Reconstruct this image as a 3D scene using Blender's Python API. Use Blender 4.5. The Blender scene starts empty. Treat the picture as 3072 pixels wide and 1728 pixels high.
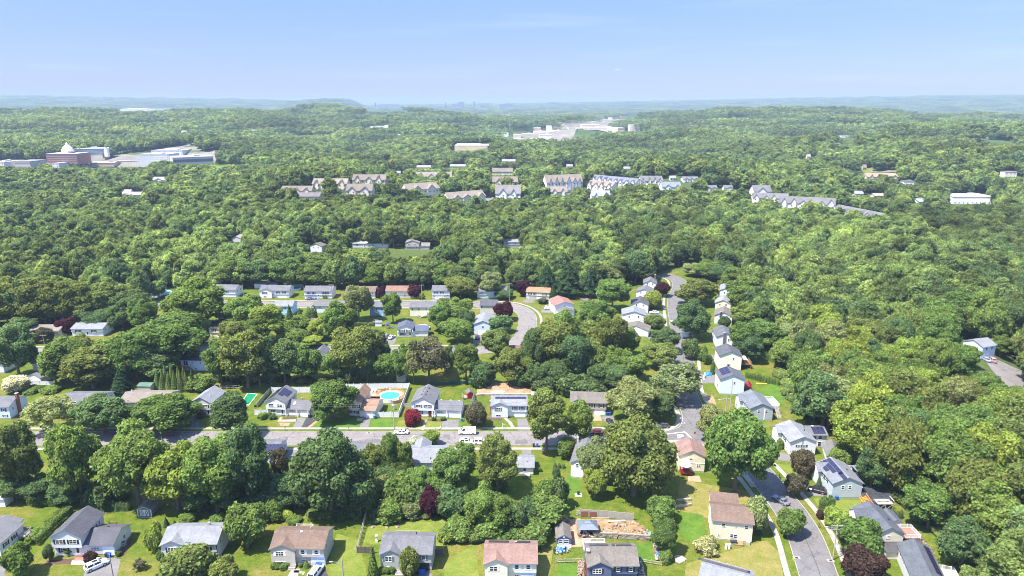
import bpy, bmesh, math, random
import numpy as np
from mathutils import Vector, Matrix
SC = bpy.context.scene
COL = SC.collection
R = math.radians
# ------------------------------------------------------------------ camera
CAMH, PITCH, FPX = 100.0, 15.1, 2048.0
cd = bpy.data.cameras.new('camera'); cam = bpy.data.objects.new('camera', cd); COL.objects.link(cam)
cam.location = (0, 0, CAMH); cam.rotation_euler = (R(90 - PITCH), 0, 0)
cd.sensor_width = 36; cd.lens = 24.0; cd.clip_start = 1; cd.clip_end = 90000
SC.camera = cam
# ------------------------------------------------------------------ sky and sun
SUN = Vector((-0.46, -0.25, 1.0)).normalized()
wd = bpy.data.worlds.new("World"); SC.world = wd; wd.use_nodes = True
nt = wd.node_tree; bg = nt.nodes['Background']
sky = nt.nodes.new('ShaderNodeTexSky'); sky.sky_type = 'NISHITA'; sky.sun_disc = False
sky.sun_elevation = math.asin(SUN.z); sky.sun_rotation = math.atan2(SUN.x, SUN.y)
sky.altitude = 100; sky.air_density = 1.0; sky.dust_density = 0.4; sky.ozone_density = 2.5
hs = nt.nodes.new('ShaderNodeMix'); hs.data_type = 'RGBA'; hs.blend_type = 'MULTIPLY'; hs.inputs[0].default_value = 1
nt.links.new(sky.outputs[0], hs.inputs[6])
# a clear, even blue dome: the pale glow of the air near the horizon held back
tcz = nt.nodes.new('ShaderNodeTexCoord'); sxz = nt.nodes.new('ShaderNodeSeparateXYZ'); nt.links.new(tcz.outputs['Generated'], sxz.inputs[0])
rz = nt.nodes.new('ShaderNodeValToRGB'); rz.color_ramp.interpolation = 'EASE'; el = rz.color_ramp.elements
for pos, c in ((.0, (.155, .167, .328)), (.05, (.111, .117, .298)), (.139, (.119, .112, .311)), (.35, (.36, .44, .58)), (.7, (.95, .98, 1.0)), (1, (1, 1, 1))):
    e_ = el[0] if pos == 0 else el[1] if pos == 1 else el.new(pos); e_.position = pos; e_.color = (*c, 1)
nt.links.new(sxz.outputs[2], rz.inputs[0]); nt.links.new(rz.outputs[0], hs.inputs[7])
# thin cirrus streaks low over the horizon
tc = nt.nodes.new('ShaderNodeTexCoord'); mp = nt.nodes.new('ShaderNodeMapping'); mp.inputs['Scale'].default_value = (2.2, 2.2, 34)
mp.inputs['Rotation'].default_value = (R(3), R(-5), 0)
nz = nt.nodes.new('ShaderNodeTexNoise'); nz.inputs['Scale'].default_value = 1.6; nz.inputs['Detail'].default_value = 6
rp = nt.nodes.new('ShaderNodeMapRange'); rp.inputs[1].default_value = 0.56; rp.inputs[2].default_value = 0.8; rp.inputs[4].default_value = 0.13
mx = nt.nodes.new('ShaderNodeMix'); mx.data_type = 'RGBA'; mx.inputs[7].default_value = (1.9, 2.1, 2.35, 1)
nt.links.new(tc.outputs['Generated'], mp.inputs[0]); nt.links.new(mp.outputs[0], nz.inputs['Vector'])
nt.links.new(nz.outputs[0], rp.inputs[0]); nt.links.new(rp.outputs[0], mx.inputs[0])
nt.links.new(hs.outputs[2], mx.inputs[6]); nt.links.new(mx.outputs[2], bg.inputs[0])
bg.inputs[1].default_value = 0.15
ld = bpy.data.lights.new('sun', 'SUN'); ld.energy = 3.4; ld.angle = R(0.6); ld.color = (1, 0.95, 0.86)
sun = bpy.data.objects.new('sun', ld); COL.objects.link(sun)
sun.rotation_euler = (-SUN).to_track_quat('-Z', 'Y').to_euler(); sun.location = (0, 0, 400)
SC.view_settings.view_transform = 'Standard'; SC.view_settings.look = 'None'
SC.view_settings.exposure = 2.1; SC.view_settings.gamma = 1.0
SC.cycles.use_denoising = True; SC.cycles.max_bounces = 5; SC.cycles.diffuse_bounces = 4; SC.cycles.transparent_max_bounces = 8
SC.cycles.volume_bounces = 0; SC.cycles.sample_clamp_indirect = 4; SC.cycles.filter_width = 0.95; SC.render.filter_size = 0.95
HAZE_D = 1.05e-4

# ------------------------------------------------------------------ projection helpers (pixel of the 3072x1728 photograph -> ground)
CP, SP = math.cos(R(PITCH)), math.sin(R(PITCH))
def ray(u, v):
    s = -(v - 864) / FPX
    return Vector(((u - 1536) / FPX, CP + s * SP, -SP + s * CP))
def proj(x, y, z):
    f = y * CP - (z - CAMH) * SP; up = y * SP + (z - CAMH) * CP
    return 1536 + FPX * x / f, 864 - FPX * up / f, f
def sst(a, b, x):
    t = np.clip((np.asarray(x, float) - a) / (b - a), 0, 1); return t * t * (3 - 2 * t)
P3 = ([-900, 0, 300, 600, 1000, 1300, 1600, 1900, 2100, 2450, 2700, 3072, 4000], [344, 345, 343, 342, 346, 356, 376, 368, 347, 341, 350, 366, 366])
PF = ([-900, 0, 330, 600, 830, 900, 1080, 1300, 1550, 1900, 2270, 2330, 2560, 2900, 3072, 4000], [298, 297, 300, 303, 305, 312, 321, 318, 316, 310, 304, 302, 300, 296, 297, 296])
PB = ([850, 880, 930, 970, 1010, 1040, 1060, 1075, 1100], [324, 311, 304, 302, 303, 305, 311, 321, 330])
def hgt(x, y):
    x = np.asarray(x, float); y = np.asarray(y, float)
    r = np.hypot(x, y); yy = np.maximum(y, 1.0)
    u = 1536 + x / np.maximum(yy, r * 0.35) * 1.036 * FPX
    # wooded ridge on the right
    dx, dy = 0.369, 0.929
    d = (x - 117) * dy - (y - 110) * dx; t = (x - 117) * dx + (y - 110) * dy
    q = np.clip(1 - (d / 34) ** 2, 0, 1)
    z = 8 * q * q * sst(-140, 40, t) * (1 - sst(360, 560, t))
    # rolling ground beyond the houses
    w = sst(430, 760, y)
    z = z + w * (6.5 * np.sin(x * 0.013 + y * 0.006) + 6 * np.sin(y * 0.017 - x * 0.005 + 1.3) + 2.5 * np.sin(x * 0.031 + 2))
    z = z + 8 * np.exp(-((y - 850) / 170) ** 2) * sst(-420, -250, x) * w
    z = z + sst(1000, 1400, r) * (1 - sst(3200, 4200, r)) * (13 * np.sin(y * .0105 - x * .004) * np.sin(x * .0036 + 1.1) + 7 * np.sin(y * .019 + x * .008))
    z = z + w * 26 * np.exp(-((y - 1150) / 330) ** 2) * sst(250, 700, x)
    z3 = np.maximum(3, 100 - (np.interp(u, *P3) - 311) / FPX * 3000)
    zf = 100 - (np.interp(u, *PF) - 311) / FPX * 11000
    zr = np.where(r < 3000, z3 * sst(1500, 3000, r), np.where(r < 4600, z3 + (6 - z3) * sst(3000, 4400, r), 6 + (zf - 6) * sst(5200, 11000, r)))
    zr = zr * (1 - 0.6 * sst(11500, 15000, r))
    zb = 100 - (np.interp(u, *PB) - 311) / FPX * 7600
    zb = np.where((u > 850) & (u < 1100), zb, 0) * np.exp(-((r - 7600) / 700) ** 2)
    fine = sst(1800, 3500, r) * (4 * np.sin(x * 0.0061 + 1) * np.sin(y * 0.0052) + 3 * np.sin(x * .0023 + y * .0031))
    return z + np.maximum(zr, zb) + fine
def G(u, v):
    """ground point seen at a pixel of the photograph"""
    d = ray(u, v)
    t = CAMH / max(1e-4, -d.z)
    for _ in range(30):
        z = float(hgt(d.x * t, d.y * t)); t2 = (CAMH - z) / max(1e-4, -d.z)
        if abs(t2 - t) < .01: break
        t = 0.5 * t + 0.5 * t2
    return Vector((d.x * t, d.y * t, float(hgt(d.x * t, d.y * t))))
def inpoly(x, y, poly):
    c = False; n = len(poly); j = n - 1
    for i in range(n):
        if (poly[i][1] > y) != (poly[j][1] > y) and x < (poly[j][0] - poly[i][0]) * (y - poly[i][1]) / (poly[j][1] - poly[i][1]) + poly[i][0]: c = not c
        j = i
    return c

# ------------------------------------------------------------------ object helpers
def tag(o, label=None, cat=None, group=None, kind=None):
    if label: o['label'] = label
    if cat: o['category'] = cat
    if group: o['group'] = group
    if kind: o['kind'] = kind
    return o
def empty(name, loc, rz=0.0):
    o = bpy.data.objects.new(name, None); COL.objects.link(o); o.empty_display_size = .5
    o.location = loc; o.rotation_euler = (0, 0, rz); return o
def obj(name, me, parent=None, loc=None):
    o = bpy.data.objects.new(name, me); COL.objects.link(o)
    if parent is not None: o.parent = parent
    if loc is not None: o.location = loc
    return o
class MB:
    """collects shapes and links them as one mesh object"""
    def __init__(s): s.v = []; s.f = []; s.m = []; s.mi = 0
    def poly(s, pts):
        b = len(s.v); s.v += [tuple(p) for p in pts]; s.f.append(tuple(range(b, b + len(pts)))); s.m.append(s.mi); return s
    def box(s, x0, x1, y0, y1, z0, z1):
        b = len(s.v); s.v += [(x0, y0, z0), (x1, y0, z0), (x1, y1, z0), (x0, y1, z0), (x0, y0, z1), (x1, y0, z1), (x1, y1, z1), (x0, y1, z1)]
        for f in ((0, 3, 2, 1), (4, 5, 6, 7), (0, 1, 5, 4), (1, 2, 6, 5), (2, 3, 7, 6), (3, 0, 4, 7)): s.f.append(tuple(b + i for i in f)); s.m.append(s.mi)
        return s
    def prism(s, prof, a, b, axis='x'):
        """profile extruded from a to b; axis x: profile is (y,z); axis y: profile is (x,z); axis z: profile is (x,y)"""
        n = len(prof); base = len(s.v)
        for t in (a, b):
            for p, q in prof: s.v.append({'x': (t, p, q), 'y': (p, t, q), 'z': (p, q, t)}[axis])
        s.f.append(tuple(base + i for i in range(n))); s.f.append(tuple(base + n + i for i in reversed(range(n)))); s.m += [s.mi] * 2
        for i in range(n):
            j = (i + 1) % n; s.f.append((base + i, base + j, base + n + j, base + n + i)); s.m.append(s.mi)
        return s
    def tube(s, pts, r, n=6, r1=None, cap=True):
        pts = [Vector(p) for p in pts]; rings = []
        for i, p in enumerate(pts):
            d = (pts[min(i + 1, len(pts) - 1)] - pts[max(i - 1, 0)]).normalized()
            a = d.cross(Vector((0, 0, 1)) if abs(d.z) < .95 else Vector((1, 0, 0))).normalized(); c = d.cross(a)
            rr = r if r1 is None else r + (r1 - r) * i / (len(pts) - 1)
            b = len(s.v); rings.append(b)
            for k in range(n):
                t = 2 * math.pi * k / n; s.v.append(tuple(p + (a * math.cos(t) + c * math.sin(t)) * rr))
        for i in range(len(rings) - 1):
            for k in range(n):
                l = (k + 1) % n; s.f.append((rings[i] + k, rings[i] + l, rings[i + 1] + l, rings[i + 1] + k)); s.m.append(s.mi)
        if cap:
            for b in (rings[0], rings[-1]): s.f.append(tuple(b + k for k in range(n))); s.m.append(s.mi)
        return s
    def mesh(s, name, mats):
        me = bpy.data.meshes.new(name); me.from_pydata(s.v, [], s.f)
        for m in (mats if isinstance(mats, (list, tuple)) else [mats]): me.materials.append(m)
        if any(s.m): me.polygons.foreach_set('material_index', s.m)
        bm = bmesh.new(); bm.from_mesh(me); bmesh.ops.recalc_face_normals(bm, faces=bm.faces); bm.to_mesh(me); bm.free()
        return me
    def build(s, name, mats, parent=None, loc=None): return obj(name, s.mesh(name, mats), parent, loc)

# ------------------------------------------------------------------ materials
MATS = {}
def nodes(name):
    m = bpy.data.materials.new(name); m.use_nodes = True; t = m.node_tree
    return m, t, t.nodes['Principled BSDF'], t.nodes['Material Output']
def N(t, typ, **kw):
    n = t.nodes.new('ShaderNode' + typ)
    for k, v in kw.items():
        if k.startswith('i_'): n.inputs[k[2:].replace('_', ' ')].default_value = v
        else: setattr(n, k, v)
    return n
def mixc(t, fac, a, b, mode='MIX'):
    n = N(t, 'Mix', data_type='RGBA', blend_type=mode)
    for i, x in ((0, fac), (6, a), (7, b)):
        if hasattr(x, 'is_linked'): t.links.new(x, n.inputs[i])
        elif i == 0: n.inputs[0].default_value = x
        else: n.inputs[i].default_value = (x[0], x[1], x[2], 1)
    return n.outputs[2]
def ramp(t, src, stops):
    n = N(t, 'ValToRGB'); e = n.color_ramp.elements
    while len(e) < len(stops): e.new(.5)
    for k, (p, c) in enumerate(stops): e[k].position = p; e[k].color = (c[0], c[1], c[2], 1)
    t.links.new(src, n.inputs[0]); return n.outputs[0]
def noise(t, vec, scale, detail=3, rough=.55):
    n = N(t, 'TexNoise'); n.inputs['Scale'].default_value = scale; n.inputs['Detail'].default_value = detail; n.inputs['Roughness'].default_value = rough
    t.links.new(vec, n.inputs['Vector']); return n.outputs[0]
def mrange(t, src, a, b, c, d):
    n = N(t, 'MapRange'); t.links.new(src, n.inputs[0])
    for i, x in enumerate((a, b, c, d)): n.inputs[i + 1].default_value = x
    return n.outputs[0]
def plain(name, col, rough=.6, metal=0.0, var=.12, scale=1.5, bump=0.0, bscale=8, spec=.3):
    key = (name, tuple(col), rough)
    if key in MATS: return MATS[key]
    m, t, b, o = nodes(name)
    c = N(t, 'TexCoord').outputs['Object']; nz = noise(t, c, scale, 4)
    f = mrange(t, nz, .25, .75, 1 - var, 1 + var)
    t.links.new(mixc(t, 1.0, col, f, 'MULTIPLY'), b.inputs['Base Color'])
    b.inputs['Roughness'].default_value = rough; b.inputs['Metallic'].default_value = metal; b.inputs['Specular IOR Level'].default_value = spec
    if bump:
        bn = N(t, 'Bump'); bn.inputs['Strength'].default_value = bump; t.links.new(noise(t, c, bscale, 5), bn.inputs['Height']); t.links.new(bn.outputs[0], b.inputs['Normal'])
    MATS[key] = m; return m
def leaf_mat(name, by_random):
    m, t, b, o = nodes(name)
    oi = N(t, 'ObjectInfo'); ge = N(t, 'NewGeometry')
    if by_random:
        base = ramp(t, oi.outputs['Random'], [(0, (.150, .205, .068)), (.16, (.106, .158, .066)), (.34, (.194, .244, .076)), (.5, (.160, .208, .068)), (.66, (.214, .262, .080)), (.8, (.126, .178, .074)), (.91, (.250, .295, .090)), (1, (.134, .190, .066))])
    else:
        base = oi.outputs['Color']
    big = mrange(t, noise(t, ge.outputs['Position'], .22, 3), .3, .7, .80, 1.22)
    if by_random: base = mixc(t, 1, base, mrange(t, noise(t, ge.outputs['Position'], .007, 4), .36, .64, .72, 1.25), 'MULTIPLY')
    if by_random: base = mixc(t, 1, base, mrange(t, noise(t, ge.outputs['Position'], .075, 2), .36, .64, .62, 1.42), 'MULTIPLY')
    isl = mrange(t, ge.outputs['Random Per Island'], 0, 1, .5, 1.55)
    c = mixc(t, 1, base, big, 'MULTIPLY'); c = mixc(t, 1, c, isl, 'MULTIPLY')
    hv = N(t, 'HueSaturation'); t.links.new(mrange(t, ge.outputs['Random Per Island'], 0, 1, .485, .52), hv.inputs['Hue']); t.links.new(c, hv.inputs['Color'])
    d = N(t, 'BsdfDiffuse'); tr = N(t, 'BsdfTranslucent'); ms = N(t, 'MixShader'); ms.inputs[0].default_value = .54
    t.links.new(hv.outputs[0], d.inputs[0])
    t.links.new(mixc(t, 1, hv.outputs[0], (1.3, 1.25, .8), 'MULTIPLY'), tr.inputs[0])
    t.links.new(d.outputs[0], ms.inputs[1]); t.links.new(tr.outputs[0], ms.inputs[2]); t.links.new(ms.outputs[0], o.inputs[0])
    t.nodes.remove(b); return m
LEAF = leaf_mat('leaves', False); LEAFR = leaf_mat('forest_leaves', True)
BARK = plain('bark', (.16, .125, .095), .9, var=.3, scale=3)
# ------------------------------------------------------------------ ground, one sheet to the horizon
def ground_mat():
    m, t, b, o = nodes('ground')
    p = N(t, 'NewGeometry').outputs['Position']
    n1 = noise(t, p, .05, 4); n2 = noise(t, p, .35, 5, .65); n3 = noise(t, p, 2.2, 4, .7)
    lawn = ramp(t, n2, [(.3, (.072, .128, .012)), (.48, (.105, .155, .014)), (.62, (.150, .178, .022)), (.78, (.205, .185, .050))])
    dry = ramp(t, n2, [(.3, (.125, .160, .016)), (.5, (.19, .185, .032)), (.72, (.26, .205, .075))])
    c = mixc(t, mrange(t, n1, .48, .62, 0, 1), lawn, dry)
    n4 = noise(t, p, .8, 6, .7); c = mixc(t, mrange(t, n4, .54, .68, 0, .6), c, (.25, .185, .07)); c = mixc(t, mrange(t, n4, .46, .32, 0, .65), c, (.05, .11, .012))
    c = mixc(t, 1, c, mrange(t, n3, .3, .7, .42, .80), 'MULTIPLY')
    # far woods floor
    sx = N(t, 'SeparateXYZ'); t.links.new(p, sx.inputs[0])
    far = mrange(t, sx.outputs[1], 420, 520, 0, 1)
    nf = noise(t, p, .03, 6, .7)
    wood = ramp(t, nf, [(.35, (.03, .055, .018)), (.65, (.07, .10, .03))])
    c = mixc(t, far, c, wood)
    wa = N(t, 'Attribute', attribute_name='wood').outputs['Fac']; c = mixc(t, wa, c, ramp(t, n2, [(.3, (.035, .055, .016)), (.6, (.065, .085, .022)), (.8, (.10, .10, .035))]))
    t.links.new(c, b.inputs['Base Color']); b.inputs['Roughness'].default_value = .95; b.inputs['Specular IOR Level'].default_value = .1
    bn = N(t, 'Bump'); bn.inputs['Strength'].default_value = .6; bn.inputs['Distance'].default_value = .15
    t.links.new(n3, bn.inputs['Height']); t.links.new(bn.outputs[0], b.inputs['Normal'])
    return m
def ground():
    rs = [0.0] + list(np.geomspace(25, 16500, 210)); nth = 420
    th = np.linspace(R(-78), R(78), nth)
    rr, tt = np.meshgrid(rs[1:], th, indexing='ij')
    x = rr * np.sin(tt); y = rr * np.cos(tt); z = hgt(x, y)
    nr = len(rs) - 1
    co = np.stack([x, y, z], -1).reshape(-1, 3)
    back = [(-300, -120, 0), (300, -120, 0)]
    i = np.arange(nr - 1)[:, None] * nth + np.arange(nth - 1)[None, :]
    f = np.stack([i, i + nth, i + nth + 1, i + 1], -1).reshape(-1, 4)
    faces = [tuple(a[::-1]) for a in f.tolist()]
    n0 = len(co); verts = co.tolist() + [(0.0, -60.0, 0.0)]
    faces += [(k, k + 1, n0) for k in range(nth - 1)]
    me = bpy.data.meshes.new('ground'); me.from_pydata(verts, [], faces); me.materials.append(ground_mat())
    bm = bmesh.new(); bm.from_mesh(me); bmesh.ops.recalc_face_normals(bm, faces=bm.faces); bm.to_mesh(me); bm.free()
    if me.polygons[1000].normal.z < 0: me.flip_normals()
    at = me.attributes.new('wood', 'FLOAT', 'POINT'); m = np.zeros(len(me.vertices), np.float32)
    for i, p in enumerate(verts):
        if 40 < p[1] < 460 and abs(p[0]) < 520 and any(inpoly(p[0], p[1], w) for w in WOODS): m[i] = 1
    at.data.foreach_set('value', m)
    o = obj('ground', me); tag(o, kind='structure'); return o
# where the near woods stand (pixels of the ground in the photograph), everything beyond the houses is wooded
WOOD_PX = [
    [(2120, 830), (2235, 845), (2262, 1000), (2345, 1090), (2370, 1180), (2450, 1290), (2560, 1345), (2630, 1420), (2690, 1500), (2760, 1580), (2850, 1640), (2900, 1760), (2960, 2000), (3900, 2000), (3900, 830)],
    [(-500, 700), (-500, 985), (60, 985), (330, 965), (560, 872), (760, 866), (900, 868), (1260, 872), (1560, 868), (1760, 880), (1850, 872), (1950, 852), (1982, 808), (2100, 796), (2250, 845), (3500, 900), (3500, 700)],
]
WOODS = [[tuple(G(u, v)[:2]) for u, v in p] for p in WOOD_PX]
ground()
# haze: pale even air around the camera and everything built, the sky outside it
hm = bpy.data.materials.new('haze'); hm.use_nodes = True; t = hm.node_tree; t.nodes.clear()
ou = t.nodes.new('ShaderNodeOutputMaterial'); pv = t.nodes.new('ShaderNodeVolumePrincipled')
pv.inputs['Color'].default_value = (.41, .53, .70, 1); pv.inputs['Density'].default_value = HAZE_D; pv.inputs['Anisotropy'].default_value = 0.0
t.links.new(pv.outputs[0], ou.inputs['Volume'])
HB = MB().box(-17000, 17000, -400, 17000, -30, 215).build('haze', hm); tag(HB, kind='stuff')
# ------------------------------------------------------------------ trees: crown and trunk shapes
def leaf_mesh(name, P, NRM, S, rng, mat, elong=.62):
    n = len(P)
    a = rng.normal(size=(n, 3)); t1 = np.cross(NRM, a); t1 /= np.linalg.norm(t1, axis=1)[:, None] + 1e-9
    t2 = np.cross(NRM, t1)
    s = S[:, None]; bend = NRM * s * .35
    V = np.stack([P + t1 * s - bend, P + t2 * s * elong, P - t1 * s - bend, P - t2 * s * elong], 1).reshape(-1, 3)
    me = bpy.data.meshes.new(name)
    me.vertices.add(4 * n); me.vertices.foreach_set('co', V.astype(np.float32).ravel())
    me.loops.add(4 * n); me.loops.foreach_set('vertex_index', np.arange(4 * n, dtype=np.int32))
    me.polygons.add(n); me.polygons.foreach_set('loop_start', np.arange(0, 4 * n, 4, dtype=np.int32)); me.polygons.foreach_set('loop_total', np.full(n, 4, dtype=np.int32))
    me.materials.append(mat); me.update(calc_edges=True); return me
def unit(v): return v / (np.linalg.norm(v, axis=-1, keepdims=True) + 1e-9)
def crown_points(kind, seed, n, leaf):
    """leaf positions, normals, sizes in a tree of crown radius 1; returns also the height"""
    rng = np.random.default_rng(seed)
    if kind in ('spruce', 'column', 'pine'):
        H = {'spruce': 4.2, 'column': 5.5, 'pine': 3.4}[kind]
        z0 = {'spruce': .04, 'column': .0, 'pine': .16}[kind] * H
        m = n * 2
        t = 1 - np.sqrt(rng.random(m)) * (.985 if kind != 'column' else 1)
        if kind == 'column':
            prof = np.minimum(1, (1 - t) * 2.6) ** .6 * (.75 + .25 * (1 - t)); tiers = 0
        else:
            k = 9 if kind == 'spruce' else 6
            saw = (t * k) % 1.0
            prof = (1 - t) ** (.9 if kind == 'spruce' else .62) * (1 - .32 * saw)
        ang = rng.random(m) * 2 * math.pi
        nb = 7
        wob = 1 + .13 * np.sin(ang * nb + t * 23 + seed) + .09 * np.sin(ang * 3 + seed * 2 + t * 7)
        if kind == 'pine': wob = 1 + .28 * np.sin(ang * 5 + np.floor(t * 6) * 2.1 + seed) + .12 * np.sin(ang * 9 + seed)
        q = np.sqrt(rng.random(m)) * .35 + .65
        rad = prof * wob * q
        z = z0 + t * (H - z0) - (0 if kind == 'column' else .12) * rad * (1 if kind == 'spruce' else -.6)
        P = np.stack([rad * np.cos(ang), rad * np.sin(ang), z], 1)
        NR = unit(np.stack([np.cos(ang), np.sin(ang), np.full(m, .75)], 1) + rng.normal(size=(m, 3)) * .45)
        S = leaf * rng.uniform(.6, 1.25, m)
        return P[:n], NR[:n], S[:n], H, rng
    H, zb, nl, lr, dense = {'round': (2.35, .09, 84, (.15, .29), 1), 'wide': (1.95, .10, 96, (.14, .26), 1), 'tall': (3.2, .08, 84, (.17, .32), 1),
                            'lacy': (2.5, .12, 56, (.15, .26), .55), 'bush': (1.35, -.12, 22, (.26, .44), 1), 'low': (1.5, .14, 26, (.24, .40), 1)}[kind]
    z0 = zb * H if zb > 0 else zb
    cz = (z0 + H) / 2; az = (H - z0) / 2
    d = unit(rng.normal(size=(nl * 3, 3))); d = d[d[:, 2] > -.75][:nl]
    k = rng.uniform(.52, .86, len(d))
    # flat top / fuller shoulders, an uneven outline
    env = 1 + .13 * np.sin(3 * np.arctan2(d[:, 1], d[:, 0]) + seed) + .14 * np.sin(2 * np.arctan2(d[:, 1], d[:, 0]) + seed * 1.7 + d[:, 2] * 2) + rng.uniform(-.10, .12, len(d))
    C = d * k[:, None] * env[:, None] * np.array([1, 1, az]) * np.array([.86, .86, .88])
    C[:, 2] += cz
    rr = rng.uniform(*lr, len(d))
    C = np.vstack([C, [[0, 0, cz], [.2, .1, cz + az * .35], [-.2, -.15, cz + az * .3], [.1, -.25, cz - az * .2]]]); rr = np.append(rr, [.5, .42, .42, .45])
    w = rr ** 2; w /= w.sum()
    m = int(n * 3.4); li = rng.choice(len(C), m, p=w)
    dd = unit(rng.normal(size=(m, 3)) + np.array([0, 0, .22]))
    rad = rr[li] * (1 + .20 * np.sin(dd[:, 0] * 9 + li) * np.sin(dd[:, 1] * 8 + li * 2) * np.sin(dd[:, 2] * 7) + rng.uniform(-.14, .07, m) + (rng.random(m) < .10) * rng.uniform(0, .38, m))
    P = C[li] + dd * rad[:, None] * np.array([1, 1, .86])
    keep = np.ones(m, bool)
    for j in range(len(C)):
        q = np.linalg.norm((P - C[j]) / np.array([1, 1, .86]), axis=1)
        keep &= (q > rr[j] * .80) | (li == j)
    keep &= (P[:, 2] > z0 * .7) if zb > 0 else (P[:, 2] > 0.0)
    P = P[keep][:n]; dd = dd[keep][:n]
    if dense < 1: sel = rng.random(len(P)) < dense; P = P[sel]; dd = dd[sel]
    NR = unit(dd * .9 + np.array([0, 0, .35]) + rng.normal(size=dd.shape) * .55)
    S = leaf * rng.uniform(.55, 1.25, len(P))
    mxr = np.percentile(np.hypot(P[:, 0], P[:, 1]), 98)
    P[:, :2] /= mxr
    return P, NR, S, H, rng
def trunk_mb(kind, H, seed):
    rng = random.Random(seed); mb = MB()
    if kind in ('spruce', 'column', 'pine'):
        mb.tube([(0, 0, 0), (0.01, 0, H * .5), (0, 0, H * .96)], .075, 6, .012); return mb
    top = H * (.62 if kind != 'bush' else .4); r = .062 if kind != 'bush' else .03
    mb.tube([(0, 0, 0), (.02, .01, H * .16), (-.02, .02, H * .36), (.02, -.02, top)], r * 1.25, 7, r * .35)
    for k in range(6 if kind != 'bush' else 3):
        a = k * 2 * math.pi / 6 + rng.uniform(-.4, .4); zz = H * (.22 + .05 * k); l = rng.uniform(.4, .68)
        mb.tube([(0, 0, zz), (math.cos(a) * l * .5, math.sin(a) * l * .5, zz + H * .12), (math.cos(a) * l, math.sin(a) * l, zz + H * .27)], r * .55, 5, r * .15)
    return mb
TREES = {}
def norm_mesh(me, H):
    me.transform(Matrix.Diagonal((1, 1, 1 / H, 1))); me.update(); return me
def variants(kind, count, n, leaf, seed):
    L = []
    for k in range(count):
        P, NR, S, H, rng = crown_points(kind, seed + k, n, leaf)
        cm = norm_mesh(leaf_mesh('crown_' + kind, P, NR, S, rng, LEAF), H)
        tm = norm_mesh(trunk_mb(kind, H, seed + k).mesh('trunk_' + kind, BARK), H)
        L.append((cm, tm, H))
    TREES[kind] = L
variants('round', 7, 14000, .056, 11); variants('wide', 5, 15000, .052, 31); variants('tall', 5, 14000, .056, 51)
variants('lacy', 4, 9000, .060, 71); variants('bush', 5, 4200, .095, 91); variants('low', 3, 6000, .085, 111)
variants('spruce', 3, 6500, .075, 131); variants('column', 3, 3000, .125, 151); variants('pine', 3, 6000, .085, 171)
COLS = {  # leaf colours
    'q': (.36, .37, .20),
    'o': (.180, .215, .064), 'm': (.172, .235, .064), 'y': (.250, .305, .066), 'd': (.122, .180, .070), 'l': (.245, .275, .112), 'p': (.072, .024, .038),
    'c': (.210, .035, .062), 's': (.062, .105, .046), 'e': (.18, .225, .195), 'b': (.125, .105, .060), 'k': (.130, .130, .074), 'r': (.085, .050, .038), 'w': (.58, .58, .46), 'g': (.154, .220, .058)}
TREE_N = {'round': 'maple_tree', 'wide': 'oak_tree', 'tall': 'tall_tree', 'lacy': 'willow_tree', 'spruce': 'spruce_tree', 'pine': 'pine_tree', 'column': 'arborvitae', 'bush': 'shrub', 'low': 'small_tree'}
ctr = [0]
def make_tree(x, y, z, rad, H, kind, col, label, group=None, cat='tree', jit=.14, name=None, seed=None):
    ctr[0] += 1; rn = random.Random(ctr[0] * 7919 if seed is None else seed)
    cm, tm, h0 = rn.choice(TREES[kind])
    e = empty(name or TREE_N[kind], (x, y, z), rn.uniform(0, 6.28))
    tag(e, label, cat, group)
    c = obj('crown', cm, e); c.scale = (rad, rad, H)
    f = 1 + rn.uniform(-jit, jit); g = 1 + rn.uniform(-jit, jit) * .5
    cc = COLS[col]; c.color = (cc[0] * f * g, cc[1] * f, cc[2] * f / g, 1)
    if kind != 'bush' or rad > 2: tr = obj('trunk', tm, e); tr.scale = (rad, rad, H)
    return e
def tree_px(u, vt, vb, w, kind, col):
    """where a tree stands and how large it is, from its outline in the photograph"""
    g = G(u, vb); _, _, f = proj(g.x, g.y, g.z)
    rad = w * f / FPX * .5
    d = ray(u, vt); gy = g.y + rad * (.35 if kind not in ('spruce', 'column', 'pine') else 0); t = gy / d.y
    H = max(1.0, CAMH + d.z * t - g.z)
    return g.x, gy, g.z, rad, H
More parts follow.
